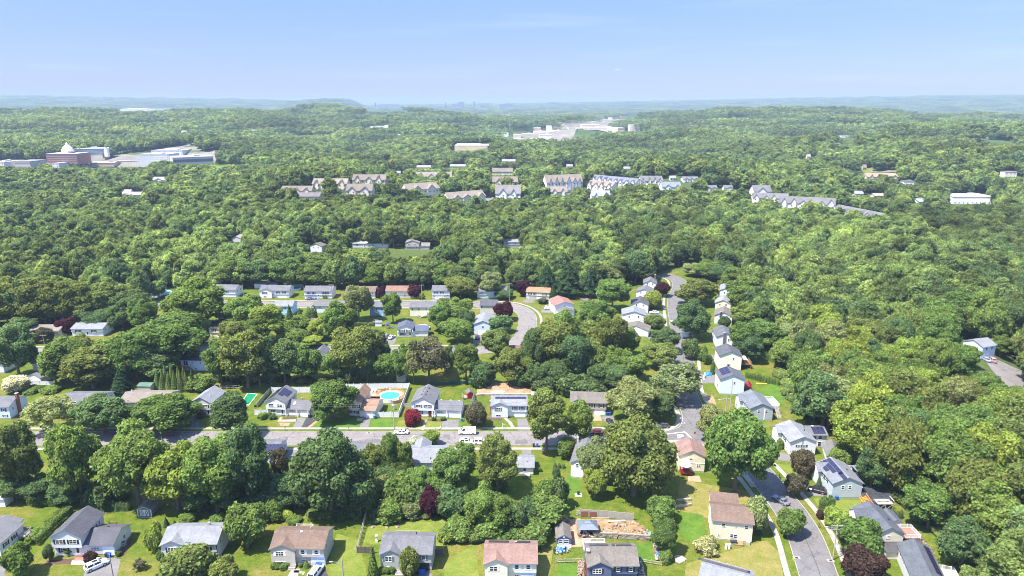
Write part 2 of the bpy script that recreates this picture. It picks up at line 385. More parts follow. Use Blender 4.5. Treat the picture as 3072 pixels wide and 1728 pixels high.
# ------------------------------------------------------------------ the woods that nobody could count: one object of instances
def forest_variant(kind, seed, n, leaf):
    P, NR, S, H, rng = crown_points(kind, seed, n, leaf)
    me = leaf_mesh('forest_tree', P, NR, S, rng, LEAFR)
    me = norm_mesh(me, H); tm = norm_mesh(trunk_mb(kind, H, seed).mesh('t', BARK), H)
    bm = bmesh.new(); bm.from_mesh(me); k = len(bm.faces); bm.from_mesh(tm); bm.faces.ensure_lookup_table()
    for i in range(k, len(bm.faces)): bm.faces[i].material_index = 1
    me2 = bpy.data.meshes.new('forest_tree'); bm.to_mesh(me2); bm.free(); me2.materials.append(LEAFR); me2.materials.append(BARK)
    return me2
def canopy_patch(seed, size=84, step=11.0):
    """low clump of crowns for the woods far away"""
    rng = np.random.default_rng(seed); Ps, Ns, Ss = [], [], []
    g = np.arange(-size / 2, size / 2, step)
    for a in g:
        for b in g:
            cx, cy = a + rng.uniform(-.5, .5) * step, b + rng.uniform(-.5, .5) * step; r = rng.uniform(4.5, 8.5); h = rng.uniform(7, 18)
            n = 60; d = unit(rng.normal(size=(n, 3)) + np.array([0, 0, .5])); d[:, 2] = np.abs(d[:, 2]) * 1.0
            Ps.append(np.array([cx, cy, h]) + d * r * np.array([1, 1, .8]) * rng.uniform(.85, 1.08, (n, 1))); Ns.append(unit(d + rng.normal(size=(n, 3)) * .4)); Ss.append(np.full(n, 1.0) * rng.uniform(.8, 1.7, n))
    return leaf_mesh('canopy_patch', np.vstack(Ps), np.vstack(Ns), np.concatenate(Ss), rng, LEAFR, .8)
VARS = [forest_variant(k, 500 + i, 8000, .078) for i, k in enumerate(['round', 'wide', 'round', 'wide', 'tall', 'round', 'wide', 'round'])]
NV_HI = len(VARS)
VARS += [forest_variant(k, 600 + i, 1300, .17) for i, k in enumerate(['round', 'wide', 'round', 'tall', 'wide', 'round'])]
NV_LO = len(VARS)
VARS += [canopy_patch(700 + i) for i in range(6)]
NV_PATCH = len(VARS); UNDER = NV_PATCH
VARS += [forest_variant('bush', 800 + i, 2600, .11) for i in range(3)]
def instancer(name, pts, scl, rot, idx):
    me = bpy.data.meshes.new(name); me.from_pydata([tuple(p) for p in pts], [], [])
    for nm, typ, dat, f in (('scl', 'FLOAT_VECTOR', scl, 'vector'), ('rot', 'FLOAT', rot, 'value'), ('idx', 'INT', idx, 'value')):
        at = me.attributes.new(nm, typ, 'POINT'); at.data.foreach_set(f, np.asarray(dat, np.float32 if typ != 'INT' else np.int32).ravel())
    col = bpy.data.collections.new('forest_kinds')
    for i, v in enumerate(VARS): col.objects.link(bpy.data.objects.new('forest_kind_%02d' % i, v))
    ng = bpy.data.node_groups.new('woods', 'GeometryNodeTree')
    ng.interface.new_socket('Geometry', in_out='INPUT', socket_type='NodeSocketGeometry'); ng.interface.new_socket('Geometry', in_out='OUTPUT', socket_type='NodeSocketGeometry')
    n = ng.nodes; l = ng.links
    gi = n.new('NodeGroupInput'); go = n.new('NodeGroupOutput'); ci = n.new('GeometryNodeCollectionInfo'); ci.inputs[0].default_value = col
    ci.inputs['Separate Children'].default_value = True; ci.inputs['Reset Children'].default_value = True
    ip = n.new('GeometryNodeInstanceOnPoints'); ip.inputs['Pick Instance'].default_value = True
    def attr(nm, typ):
        a = n.new('GeometryNodeInputNamedAttribute'); a.data_type = typ; a.inputs[0].default_value = nm; return a.outputs[0]
    cx = n.new('ShaderNodeCombineXYZ'); l.new(attr('rot', 'FLOAT'), cx.inputs[2])
    l.new(gi.outputs[0], ip.inputs['Points']); l.new(ci.outputs[0], ip.inputs['Instance']); l.new(attr('idx', 'INT'), ip.inputs['Instance Index'])
    l.new(cx.outputs[0], ip.inputs['Rotation']); l.new(attr('scl', 'FLOAT_VECTOR'), ip.inputs['Scale']); l.new(ip.outputs[0], go.inputs[0])
    o = obj(name, me); md = o.modifiers.new('woods', 'NODES'); md.node_group = ng
    return tag(o, kind='stuff')
# openings: (polygon in pixels seen, distance) - nothing nearer may hide them
CLEAR = [  # u0, v0, u1, v1, y of what must stay in view
    (2930, 1055, 2985, 1085, 275), (2970, 1085, 3072, 1180, 245),
    (1215, 725, 1292, 752, 505), (1185, 752, 1270, 768, 480), (1058, 733, 1165, 742, 520), (1515, 728, 1570, 742, 520), (925, 728, 970, 752, 500), (690, 712, 730, 728, 540),
    (2000, 815, 2045, 845, 400), (840, 545, 1000, 600, 900), (1000, 525, 1130, 560, 960), (1060, 560, 1180, 590, 880), (1235, 510, 1360, 548, 1000), (1365, 585, 1470, 610, 850), (1470, 505, 1565, 605, 850),
    (1635, 528, 1755, 580, 900), (1770, 525, 1910, 552, 950), (1920, 530, 2000, 556, 950), (1980, 545, 2055, 574, 880), (2255, 560, 2310, 600, 800), (2335, 588, 2505, 630, 760), (2495, 612, 2650, 650, 740),
    (2855, 590, 2990, 612, 800), (2600, 518, 2670, 540, 1000), (2910, 425, 2990, 440, 1900), (140, 450, 335, 490, 1500), (0, 483, 150, 502, 1400), (275, 480, 650, 500, 1400), (640, 495, 650, 500, 1400),
    (1360, 436, 1460, 448, 1900), (1420, 398, 1530, 404, 2600), (1560, 404, 1790, 420, 2100), (1780, 388, 1830, 402, 2500), (1850, 385, 1930, 410, 2200), (455, 530, 520, 550, 1100), (370, 575, 400, 590, 900), (860, 545, 1000, 560, 930)]
NOTREE = []   # world rectangles (x0, x1, y0, y1) kept free of trees: filled by the builders below
def wood_points():
    rng = np.random.default_rng(5)
    out = []
    # single crowns to 1500 m
    y = 40.0
    while y < 1500:
        step = 9.6 if y < 560 else 11.5
        xm = y * .98 + 110
        for x in np.arange(-xm, xm, step):
            px = x + rng.uniform(-.42, .42) * step; py = y + rng.uniform(-.42, .42) * step
            big = rng.random(); out.append((px, py, (4.4 + 3.4 * big) * (1 if py < 560 else 1.25), 12 + 8.5 * big + rng.uniform(-2.5, 2.5), rng.random(), 0))
        y += step * .95
    return out
def near_wood(x, y):
    if y > 425: return True
    return any(inpoly(x, y, w) for w in WOODS)
# ------------------------------------------------------------------ roads, pavements, drives, lawns and bare soil, each sheet a little above the one below
def surf(name, c1, c2, scale=1.2, rough=.92, fine=7, cracks=0):
    if name in MATS: return MATS[name]
    m, t, b, o = nodes(name); p = N(t, 'NewGeometry').outputs['Position']
    n1 = noise(t, p, scale * .25, 4, .6); n2 = noise(t, p, fine, 3, .7)
    c = mixc(t, mrange(t, n1, .32, .68, 0, 1), c1, c2); n5 = noise(t, p, scale * .9, 5, .7); c = mixc(t, 1, c, mrange(t, n5, .3, .7, .84, 1.12), 'MULTIPLY'); c = mixc(t, 1, c, mrange(t, n2, .3, .7, .8, 1.18), 'MULTIPLY')
    if cracks:
        v = N(t, 'TexVoronoi', feature='DISTANCE_TO_EDGE'); v.inputs['Scale'].default_value = .16
        nn = N(t, 'TexNoise'); nn.inputs['Scale'].default_value = .8; t.links.new(p, nn.inputs['Vector'])
        va = N(t, 'VectorMath', operation='ADD'); t.links.new(p, va.inputs[0]); vs = N(t, 'VectorMath', operation='SCALE'); vs.inputs[3].default_value = 2.5
        t.links.new(nn.outputs[1], vs.inputs[0]); t.links.new(vs.outputs[0], va.inputs[1]); t.links.new(va.outputs[0], v.inputs['Vector'])
        c = mixc(t, mrange(t, v.outputs['Distance'], .006, .016, cracks, 0), c, (.035, .033, .034))
    t.links.new(c, b.inputs['Base Color']); b.inputs['Roughness'].default_value = rough; b.inputs['Specular IOR Level'].default_value = .2
    bn = N(t, 'Bump'); bn.inputs['Strength'].default_value = .3; bn.inputs['Distance'].default_value = .02; t.links.new(n2, bn.inputs['Height']); t.links.new(bn.outputs[0], b.inputs['Normal'])
    MATS[name] = m; return m
ASPH = surf('asphalt', (.150, .134, .126), (.178, .160, .150), cracks=.7); ASPHN = surf('dark_asphalt', (.108, .100, .100), (.140, .130, .128), cracks=.5)
DRIVE = surf('drive_asphalt', (.120, .112, .108), (.155, .145, .138)); BLACKTOP = surf('fresh_blacktop', (.035, .033, .038), (.060, .055, .060)); CONC = surf('concrete', (.22, .20, .17), (.28, .26, .23))
SOIL = surf('soil', (.20, .13, .075), (.30, .20, .12), 2.5, 1); MULCH = surf('mulch', (.06, .035, .025), (.10, .06, .045), 4, 1); REDSOIL = surf('red_soil', (.30, .16, .10), (.36, .23, .16), 3, 1)
LUSH = surf('lush_lawn', (.042, .098, .010), (.080, .132, .013), 1.4, 1, 3); DRYG = surf('dry_lawn', (.115, .120, .020), (.185, .150, .050), 1.6, 1, 2.5); LAWN2 = surf('yellow_lawn', (.085, .120, .014), (.140, .150, .028), 1.6, 1, 2.5)
METAL_R = plain('cast_iron', (.10, .095, .09), .6, .4); PAINT = plain('road_paint', (.55, .55, .53), .8, var=.25, scale=3); FLOORD = surf('woodland_floor', (.045, .05, .022), (.085, .07, .035), 2, 1, 2)
def sheet(name, pts, mat, z, label=None):
    """flat polygon from world points"""
    bm = bmesh.new(); vs = [bm.verts.new((p[0], p[1], z)) for p in pts]; f = bm.faces.new(vs)
    if f.normal.z < 0: f.normal_flip()
    bmesh.ops.triangulate(bm, faces=bm.faces[:]); me = bpy.data.meshes.new(name); bm.to_mesh(me); bm.free(); me.materials.append(mat)
    return tag(obj(name, me), label, kind='structure')
def spx(name, px, mat, z): return sheet(name, [G(u, v) for u, v in px], mat, z)
def smooth_path(P, n=8):
    out = []
    P = [Vector((p[0], p[1], 0)) for p in P]
    for i in range(len(P) - 1):
        p0, p1, p2, p3 = P[max(i - 1, 0)], P[i], P[i + 1], P[min(i + 2, len(P) - 1)]
        for k in range(n):
            t = k / n; out.append(.5 * (2 * p1 + (p2 - p0) * t + (2 * p0 - 5 * p1 + 4 * p2 - p3) * t * t + (3 * p1 - p0 - 3 * p2 + p3) * t ** 3))
    out.append(P[-1]); return out
def offs(path, d):
    r = []
    for i, p in enumerate(path):
        t = (path[min(i + 1, len(path) - 1)] - path[max(i - 1, 0)]).normalized(); r.append(p + Vector((-t.y, t.x, 0)) * d)
    return r
def strip(name, path, d0, d1, z0, z1, mat):
    """band between two offsets of a path; with a height it is a real step"""
    a, b = offs(path, d0), offs(path, d1); n = len(path); mb = MB()
    for i in range(n - 1):
        q = [a[i], a[i + 1], b[i + 1], b[i]]
        mb.poly([(p.x, p.y, z1) for p in q])
        if z1 - z0 > .03:
            mb.poly([(a[i].x, a[i].y, z0), (a[i + 1].x, a[i + 1].y, z0), (a[i + 1].x, a[i + 1].y, z1), (a[i].x, a[i].y, z1)])
            mb.poly([(b[i].x, b[i].y, z0), (b[i + 1].x, b[i + 1].y, z0), (b[i + 1].x, b[i + 1].y, z1), (b[i].x, b[i].y, z1)])
    o = mb.build(name, mat)
    if z1 - z0 < .03:
        me = o.data
        if me.polygons[0].normal.z < 0: me.flip_normals()
    return tag(o, kind='structure')
def wpath(px, n=8): return smooth_path([G(u, v) for u, v in px], n)
MAIN = smooth_path([(-215, 191.8), (-100, 191.8), (0, 191.9), (30, 192), (50, 193.5)], 10)
RIGHT = wpath([(2500, 1850), (2456, 1728), (2417, 1615), (2378, 1545), (2322, 1472), (2258, 1398), (2190, 1335), (2128, 1290), (2090, 1245), (2060, 1190), (2050, 1140), (2050, 1080), (2050, 1040), (2034, 960), (2027, 900), (2040, 862), (2030, 838), (1985, 822)])
SECOND = wpath([(-300, 914), (250, 914), (800, 913), (1200, 913), (1480, 915), (1545, 922), (1580, 945), (1580, 985), (1560, 1020), (1500, 1045), (1350, 1052), (1000, 1050), (600, 1050), (100, 1056), (-300, 1062)], 10)
strip('main_road', MAIN, -4.4, 4.4, 0, .012, ASPH); strip('side_road', RIGHT, -4.1, 4.1, 0, .016, ASPHN); strip('loop_road', SECOND, -4.2, 4.2, 0, .012, ASPH)
spx('road_junction', [(1935, 1296), (2010, 1290), (2040, 1272), (2044, 1262), (2038, 1240), (2075, 1225), (2165, 1310), (2150, 1335), (2085, 1330), (2045, 1325), (1940, 1337)], ASPHN, .020)
def kerb_run(path, d, i0=0, i1=None):
    p = path[i0:i1]
    for k, s in (('kerb', (d, d + .18 * (1 if d > 0 else -1))),): strip('kerb', p, s[0], s[1], 0, .12, CONC)
kerb_run(MAIN, 4.4, 0, 38); kerb_run(MAIN, -4.4, 0, 38); kerb_run(RIGHT, -4.1, 0, 66); kerb_run(RIGHT, 4.1, 0, 50); kerb_run(RIGHT, 4.1, 84, None); kerb_run(RIGHT, -4.1, 66, None); kerb_run(SECOND, 4.2); kerb_run(SECOND, -4.2)
strip('pavement', MAIN[:36], 6.1, 7.4, 0, .06, CONC); strip('pavement', MAIN[:38], -7.2, -5.9, 0, .06, CONC)
strip('pavement', RIGHT[:66], -7.3, -6.0, 0, .06, CONC); strip('pavement', RIGHT[:44], 6.0, 7.3, 0, .06, CONC); strip('pavement', RIGHT[84:], 5.4, 6.7, 0, .06, CONC); strip('pavement', RIGHT[66:100], -6.7, -5.4, 0, .06, CONC)
strip('pavement', SECOND[:90], 5.8, 7.0, 0, .06, CONC); strip('pavement', SECOND[:52], -6.9, -5.7, 0, .06, CONC); strip('pavement', SECOND[96:], -6.9, -5.7, 0, .06, CONC)
# corner footpath round the junction and its lawn
strip('footpath', wpath([(1985, 1291), (2012, 1286), (2034, 1268), (2034, 1240), (2016, 1212), (2000, 1190)]), -.7, .7, 0, .065, CONC)
strip('kerb', wpath([(1990, 1297), (2030, 1286), (2046, 1268), (2045, 1240), (2030, 1205)]), -.1, .1, 0, .12, CONC)
strip('footpath', wpath([(2003, 1325), (2060, 1323), (2105, 1333), (2150, 1350), (2185, 1372), (2230, 1420), (2262, 1462)]), -.75, .75, 0, .065, CONC)
# stop lines and a worn arrow painted at the junction
strip('stop_line', wpath([(2003, 1302), (2055, 1296)], 2), -.2, .2, 0, .028, PAINT); strip('stop_line', wpath([(2055, 1296), (2077, 1318)], 2), -.22, .22, 0, .032, PAINT)
for k, px in enumerate([[(2030, 1305), (2036, 1303), (2041, 1306), (2034, 1309)], [(2037, 1309), (2050, 1306), (2053, 1308), (2040, 1313)], [(2040, 1303), (2048, 1302), (2050, 1304), (2043, 1305)], [(2031, 1310), (2037, 1312), (2044, 1314), (2034, 1315)]]):
    spx('worn_road_marking', px, PAINT, .028)
# drives, paths and beds, front row
spx('driveway', [(268, 1672), (335, 1672), (362, 1678), (345, 1760), (240, 1760)], DRIVE, .012)
spx('driveway', [(0, 1672), (25, 1690), (10, 1740), (-60, 1740)], DRIVE, .012)
spx('walkway', [(216, 1680), (268, 1676), (262, 1696), (212, 1694)], CONC, .012)
spx('mulch_bed', [(140, 1680), (230, 1676), (226, 1692), (138, 1694)], MULCH, .008)
spx('mulch_bed', [(348, 1660), (392, 1618), (398, 1626), (372, 1668), (350, 1674)], MULCH, .008)
spx('driveway', [(937, 1698), (975, 1698), (980, 1720), (1010, 1760), (925, 1760)], BLACKTOP, .012)
for q in ([(876, 1706), (900, 1706), (892, 1730), (862, 1730)], [(884, 1711), (899, 1711), (899, 1718), (880, 1718)], [(902, 1713), (908, 1713), (904, 1721), (898, 1721)], [(909, 1715), (915, 1715), (911, 1724), (905, 1724)]): spx('paving_slab', q, CONC, .014)
spx('driveway', [(1258, 1716), (1292, 1716), (1310, 1760), (1250, 1760)], DRIVE, .012)
spx('driveway', [(1570, 1745), (1608, 1745), (1615, 1780), (1560, 1780)], DRIVE, .012)
# drives on the far side of the main road
D_ = .014
spx('driveway', [(892, 1253), (919, 1253), (901, 1288), (875, 1288)], DRIVE, D_); spx('driveway', [(919, 1253), (960, 1252), (912, 1288), (901, 1288)], BLACKTOP, D_)
spx('bare_soil', [(962, 1252), (972, 1252), (923, 1288), (912, 1288)], SOIL, .008); spx('walkway', [(840, 1253), (848, 1252), (842, 1259), (892, 1258), (888, 1265), (832, 1265)], CONC, D_)
spx('mulch_bed', [(851, 1252), (890, 1252), (888, 1258), (847, 1258)], MULCH, .008); spx('bare_soil', [(838, 1268), (872, 1268), (866, 1278), (840, 1277)], SOIL, .006)
spx('lush_lawn', [(972, 1253), (1078, 1254), (1083, 1262), (1075, 1288), (923, 1288)], LUSH, .006); spx('driveway', [(1091, 1252), (1114, 1252), (1103, 1288), (1076, 1288)], DRIVE, D_)
spx('walkway', [(1072, 1254), (1090, 1254), (1084, 1264), (1070, 1263)], CONC, D_); spx('lush_lawn', [(1116, 1256), (1180, 1258), (1182, 1289), (1104, 1289)], LUSH, .006)
spx('walkway', [(1274, 1259), (1281, 1259), (1271, 1290), (1264, 1290)], CONC, D_); spx('driveway', [(1328, 1259), (1377, 1259), (1374, 1290), (1324, 1290)], DRIVE, D_)
spx('mulch_bed', [(1282, 1258), (1328, 1258), (1326, 1264), (1284, 1263)], MULCH, .008); spx('lush_lawn', [(1376, 1259), (1383, 1259), (1382, 1284), (1374, 1284)], LUSH, .006)
spx('yellow_lawn', [(1195, 1262), (1273, 1262), (1263, 1289), (1185, 1289)], LAWN2, .006); spx('yellow_lawn', [(1282, 1265), (1326, 1265), (1322, 1289), (1272, 1289)], LAWN2, .006)
spx('walkway', [(1508, 1252), (1518, 1252), (1536, 1268), (1548, 1288), (1538, 1288), (1524, 1268)], CONC, D_); spx('mulch_bed', [(1462, 1252), (1506, 1254), (1504, 1262), (1458, 1260)], MULCH, .008)
spx('driveway', [(1552, 1256), (1580, 1256), (1590, 1292), (1553, 1292)], DRIVE, D_)
spx('driveway', [(1800, 1250), (1838, 1247), (1852, 1282), (1838, 1287), (1820, 1270)], DRIVE, D_); spx('brick_bed', [(1774, 1246), (1800, 1243), (1806, 1262), (1780, 1262)], REDSOIL, .010)
spx('driveway', [(575, 1250), (600, 1252), (596, 1288), (570, 1288)], DRIVE, D_); spx('mulch_bed', [(36, 1260), (80, 1232), (88, 1234), (46, 1266)], MULCH, .008)
# near side of the main road
spx('driveway', [(868, 1346), (900, 1346), (885, 1380), (850, 1380)], DRIVE, D_); spx('driveway', [(1566, 1346), (1594, 1346), (1592, 1364), (1568, 1364)], DRIVE, D_)
spx('verge_bed', [(1262, 1336), (1325, 1336), (1322, 1343), (1262, 1343)], LUSH, .03)
spx('lush_lawn', [(1705, 1420), (1740, 1430), (1748, 1490), (1690, 1480)], LUSH, .006); spx('dry_lawn', [(2040, 1440), (2230, 1470), (2320, 1500), (2250, 1560), (2140, 1560), (2030, 1530)], DRYG, .005)
spx('patio', [(2064, 1429), (2097, 1427), (2105, 1446), (2064, 1444)], REDSOIL, D_)
spx('lush_lawn', [(2045, 1535), (2110, 1545), (2118, 1610), (2060, 1625), (2040, 1590)], LUSH, .006)
spx('dry_lawn', [(1630, 1640), (1660, 1650), (1640, 1760), (1608, 1760), (1612, 1690)], DRYG, .006); spx('dry_lawn', [(1385, 1655), (1425, 1635), (1440, 1760), (1330, 1760), (1335, 1690)], LAWN2, .006)
spx('dry_lawn', [(2060, 1690), (2300, 1620), (2340, 1660), (2360, 1800), (2040, 1800)], DRYG, .005); spx('yellow_lawn', [(1010, 1600), (1075, 1620), (1110, 1760), (1000, 1760), (985, 1690)], LAWN2, .006)
spx('lush_lawn', [(1740, 1625), (1950, 1632), (1975, 1672), (1930, 1690), (1745, 1680)], LUSH, .005); spx('lush_lawn', [(1675, 1690), (1745, 1690), (1740, 1780), (1660, 1780)], LUSH, .006)
spx('bare_soil', [(1736, 1690), (1756, 1685), (1750, 1760), (1728, 1760)], REDSOIL, .010); spx('bare_soil', [(1914, 1690), (1928, 1690), (1935, 1760), (1915, 1760)], REDSOIL, .010)
spx('yellow_lawn', [(1345, 1555), (1080 + 215, 1565), (1110, 1560), (1090, 1630), (1330, 1640)], LAWN2, .005)
# right-hand street
spx('driveway', [(2330, 1355), (2365, 1362), (2450, 1375), (2440, 1395), (2330, 1380)], DRIVE, D_); spx('walkway', [(2310, 1335), (2330, 1322), (2338, 1328), (2318, 1345)], CONC, D_)
spx('driveway', [(2420, 1475), (2480, 1478), (2490, 1492), (2430, 1486)], DRIVE, D_); spx('yellow_lawn', [(2325, 1390), (2400, 1400), (2400, 1440), (2370, 1432)], LAWN2, .006); spx('yellow_lawn', [(2440, 1495), (2600, 1500), (2640, 1515), (2560, 1540), (2470, 1540)], LAWN2, .006)
spx('driveway', [(2085, 1125), (2150, 1118), (2158, 1150), (2095, 1150)], DRIVE, D_); spx('driveway', [(2100, 1060), (2150, 1066), (2150, 1078), (2092, 1068)], DRIVE, D_)
spx('bare_soil', [(2115, 1180), (2140, 1190), (2150, 1215), (2120, 1205)], SOIL, .008); spx('lush_lawn', [(2230, 1200), (2330, 1140), (2350, 1200), (2280, 1290), (2240, 1270)], LUSH, .005)
spx('bare_slope', [(2690, 1560), (2760, 1610), (2810, 1680), (2790, 1728), (2740, 1660), (2700, 1600)], SOIL, .01); spx('lush_lawn', [(2690, 1610), (2735, 1625), (2770, 1670), (2745, 1680), (2700, 1665)], LUSH, .006)
spx('driveway', [(1938, 1008), (1975, 1000), (1965, 1018), (1950, 1020)], DRIVE, D_); spx('driveway', [(1940, 930), (2003, 945), (2000, 955), (1940, 945)], DRIVE, D_)
# second and third streets
spx('driveway', [(915, 894), (940, 894), (946, 902), (912, 902)], DRIVE, D_); spx('walkway', [(950, 894), (957, 894), (950, 902), (943, 902)], CONC, D_)
spx('driveway', [(1300, 896), (1335, 896), (1330, 904), (1290, 904)], DRIVE, D_); spx('driveway', [(1575, 898), (1605, 897), (1600, 908), (1565, 908)], DRIVE, D_)
spx('driveway', [(1155, 1012), (1190, 1012), (1183, 1032), (1152, 1032)], DRIVE, D_); spx('driveway', [(1420, 1005), (1448, 1005), (1452, 1032), (1420, 1032)], DRIVE, D_)
spx('driveway', [(1625, 928), (1660, 928), (1660, 938), (1622, 938)], DRIVE, D_); spx('driveway', [(585, 1016), (660, 1016), (652, 1040), (560, 1040)], BLACKTOP, D_)
spx('driveway', [(1745, 885), (1765, 890), (1775, 908), (1748, 902)], DRIVE, D_)
# open meadows and streets far off
spx('clearing', [(1180, 735), (1300, 748), (1300, 770), (1180, 775)], LAWN2, .008); spx('far_road', [(1178, 762), (1270, 760), (1270, 768), (1178, 772)], CONC, .012); spx('far_road', [(1185, 742), (1208, 742), (1200, 760), (1180, 760)], DRIVE, .014)

TAR = plain('tar_seal', (.045, .042, .044), .8); PATCH = surf('asphalt_patch', (.095, .088, .088), (.12, .112, .110), 2, .95)
for px in ([(2050, 1242), (2085, 1282), (2112, 1300), (2150, 1322)], [(2390, 1560), (2420, 1625), (2452, 1700), (2470, 1760)], [(2030, 1300), (2070, 1308), (2100, 1330)], [(2045, 1100), (2052, 1060), (2046, 1010)]): strip('tar_seam', wpath(px, 5), -.07, .07, 0, .030, TAR)
for px in ([(900, 1310), (1010, 1312), (1200, 1309), (1390, 1314), (1560, 1311)], [(1010, 1300), (1013, 1335)], [(1290, 1299), (1286, 1334)], [(1500, 1298), (1506, 1336)], [(960, 1298), (957, 1336)]): strip('tar_seam', wpath(px, 5), -.05, .05, 0, .018, TAR)
for q in ([(1095, 1318), (1140, 1318), (1144, 1330), (1096, 1330)], [(1330, 1304), (1350, 1304), (1351, 1312), (1330, 1312)], [(1545, 1320), (1580, 1320), (1584, 1331), (1546, 1331)], [(2400, 1600), (2425, 1600), (2436, 1632), (2410, 1632)], [(2330, 1480), (2350, 1478), (2362, 1496), (2340, 1500)], [(2080, 1292), (2110, 1290), (2118, 1306), (2088, 1308)]): spx('road_patch', q, PATCH, .024)
for u, v in ((1240, 1316), (860, 1314), (2440, 1668), (2095, 1270), (1480, 1318)):
    g = G(u, v); MHX = MB().prism([(g.x + .45 * math.cos(k * math.pi / 6), g.y + .45 * math.sin(k * math.pi / 6)) for k in range(12)], .0, .034, 'z').build('manhole_cover', METAL_R); tag(MHX, kind='structure')
# ------------------------------------------------------------------ houses
def siding(col):
    k = ('siding', tuple(col))
    if k in MATS: return MATS[k]
    m, t, b, o = nodes('siding'); c = N(t, 'TexCoord').outputs['Object']; sx = N(t, 'SeparateXYZ'); t.links.new(c, sx.inputs[0])
    w = N(t, 'Math', operation='FRACT'); mu = N(t, 'Math', operation='MULTIPLY'); mu.inputs[1].default_value = 5; t.links.new(sx.outputs[2], mu.inputs[0]); t.links.new(mu.outputs[0], w.inputs[0])
    ln = mrange(t, w.outputs[0], .0, .22, .84, 1.0)
    st = mrange(t, noise(t, c, .6, 5, .65), .25, .75, .88, 1.06)
    cc = mixc(t, 1, mixc(t, 1, col, ln, 'MULTIPLY'), st, 'MULTIPLY'); t.links.new(cc, b.inputs['Base Color']); b.inputs['Roughness'].default_value = .55; b.inputs['Specular IOR Level'].default_value = .3
    bn = N(t, 'Bump'); bn.inputs['Strength'].default_value = .5; bn.inputs['Distance'].default_value = .02; t.links.new(w.outputs[0], bn.inputs['Height']); t.links.new(bn.outputs[0], b.inputs['Normal'])
    MATS[k] = m; return m
def shingle(col):
    k = ('shingle', tuple(col))
    if k in MATS: return MATS[k]
    m, t, b, o = nodes('roof_shingles'); c = N(t, 'TexCoord').outputs['Object']
    br = N(t, 'TexBrick'); br.inputs['Scale'].default_value = 1.0; br.inputs['Brick Width'].default_value = .34; br.inputs['Row Height'].default_value = .15; br.inputs['Mortar Size'].default_value = .012
    for i, f in ((1, .82), (2, 1.12), (3, .66)): br.inputs[i].default_value = (f, f, f, 1)
    cx = N(t, 'CombineXYZ'); sx = N(t, 'SeparateXYZ'); t.links.new(c, sx.inputs[0])
    ad = N(t, 'Math', operation='ADD'); t.links.new(sx.outputs[1], ad.inputs[0]); t.links.new(sx.outputs[2], ad.inputs[1])
    t.links.new(sx.outputs[0], cx.inputs[0]); t.links.new(ad.outputs[0], cx.inputs[1]); t.links.new(cx.outputs[0], br.inputs['Vector'])
    st = mrange(t, noise(t, c, .45, 5, .65), .28, .72, .80, 1.14); sp = mrange(t, noise(t, c, 5.5, 3, .7), .3, .7, .84, 1.14)
    mp = N(t, 'Mapping'); mp.inputs['Scale'].default_value = (3.0, .25, .25); t.links.new(c, mp.inputs[0]); sk = mrange(t, noise(t, mp.outputs[0], 1, 3), .35, .7, .92, 1.06)
    cc = mixc(t, 1, mixc(t, 1, mixc(t, 1, mixc(t, 1, col, br.outputs[0], 'MULTIPLY'), st, 'MULTIPLY'), sp, 'MULTIPLY'), sk, 'MULTIPLY')
    t.links.new(cc, b.inputs['Base Color']); b.inputs['Roughness'].default_value = .88; b.inputs['Specular IOR Level'].default_value = .25
    MATS[k] = m; return m
WHITE = plain('white_trim', (.72, .72, .70), .5, var=.05); GLASS = plain('window_glass', (.018, .024, .032), .08, var=.3, spec=.6); FOUND = plain('foundation', (.34, .32, .29), .9, var=.15, bump=.2)
DARK = plain('black_trim', (.03, .03, .035), .6); METAL = plain('grey_metal', (.45, .46, .47), .4, .6); WOODB = plain('brown_wood', (.24, .14, .075), .8, var=.25, scale=4); WOODG = plain('weathered_wood', (.30, .27, .23), .9, var=.25, scale=4)
CEDAR = plain('cedar_wood', (.50, .24, .075), .75, var=.2, scale=3); BRICK = plain('brick', (.22, .085, .060), .9, var=.3, scale=6); STONE = plain('stone', (.33, .29, .24), .95, var=.35, scale=2.5, bump=.6)
PVC = plain('white_vinyl', (.60, .60, .60), .35, var=.03)
def paint(n, c, r=.5): return plain(n, c, r, var=.06)
PANEL = plain('solar_cells', (.020, .018, .042), .12, var=.3, scale=2, spec=.7); PANELF = plain('solar_frame', (.10, .10, .13), .4, .5)
SHUT = {'k': paint('black_shutter', (.022, .024, .03)), 'b': paint('navy_shutter', (.03, .04, .09)), 'w': WHITE, 'r': paint('maroon_shutter', (.07, .025, .05)), 'p': paint('slate_shutter', (.12, .13, .19)), 'g': paint('green_shutter', (.03, .08, .05))}
MESHC = {}
def cached(key, fn):
    if key not in MESHC: MESHC[key] = fn()
    return MESHC[key]
def frame_mesh(w, h, style, mat):
    def f():
        b = .085; m = MB(); a = w / 2; m.box(-a, -a + b, -.06, .02, 0, h); m.box(a - b, a, -.06, .02, 0, h); m.box(-a + b, a - b, -.06, .02, 0, b); m.box(-a + b, a - b, -.06, .02, h - b, h)
        if style in ('dh', 'pair', 'tri'): m.box(-a + b, a - b, -.045, .02, h * .5 - .03, h * .5 + .03)
        for k in {'pair': [0], 'tri': [-w / 6, w / 6], 'slide': [0], 'grid': [-w / 6, w / 6]}.get(style, []): m.box(k - .05, k + .05, -.05, .02, b, h - b)
        if style == 'grid': m.box(-a + b, a - b, -.045, .02, h * .5 - .025, h * .5 + .025)
        return m.mesh('window_frame', mat)
    return cached(('fr', round(w, 2), round(h, 2), style, mat.name), f)
def pane_mesh(w, h): return cached(('pn', round(w, 2), round(h, 2)), lambda: MB().box(-w / 2 + .06, w / 2 - .06, -.02, .0, .06, h - .06).mesh('pane', GLASS))
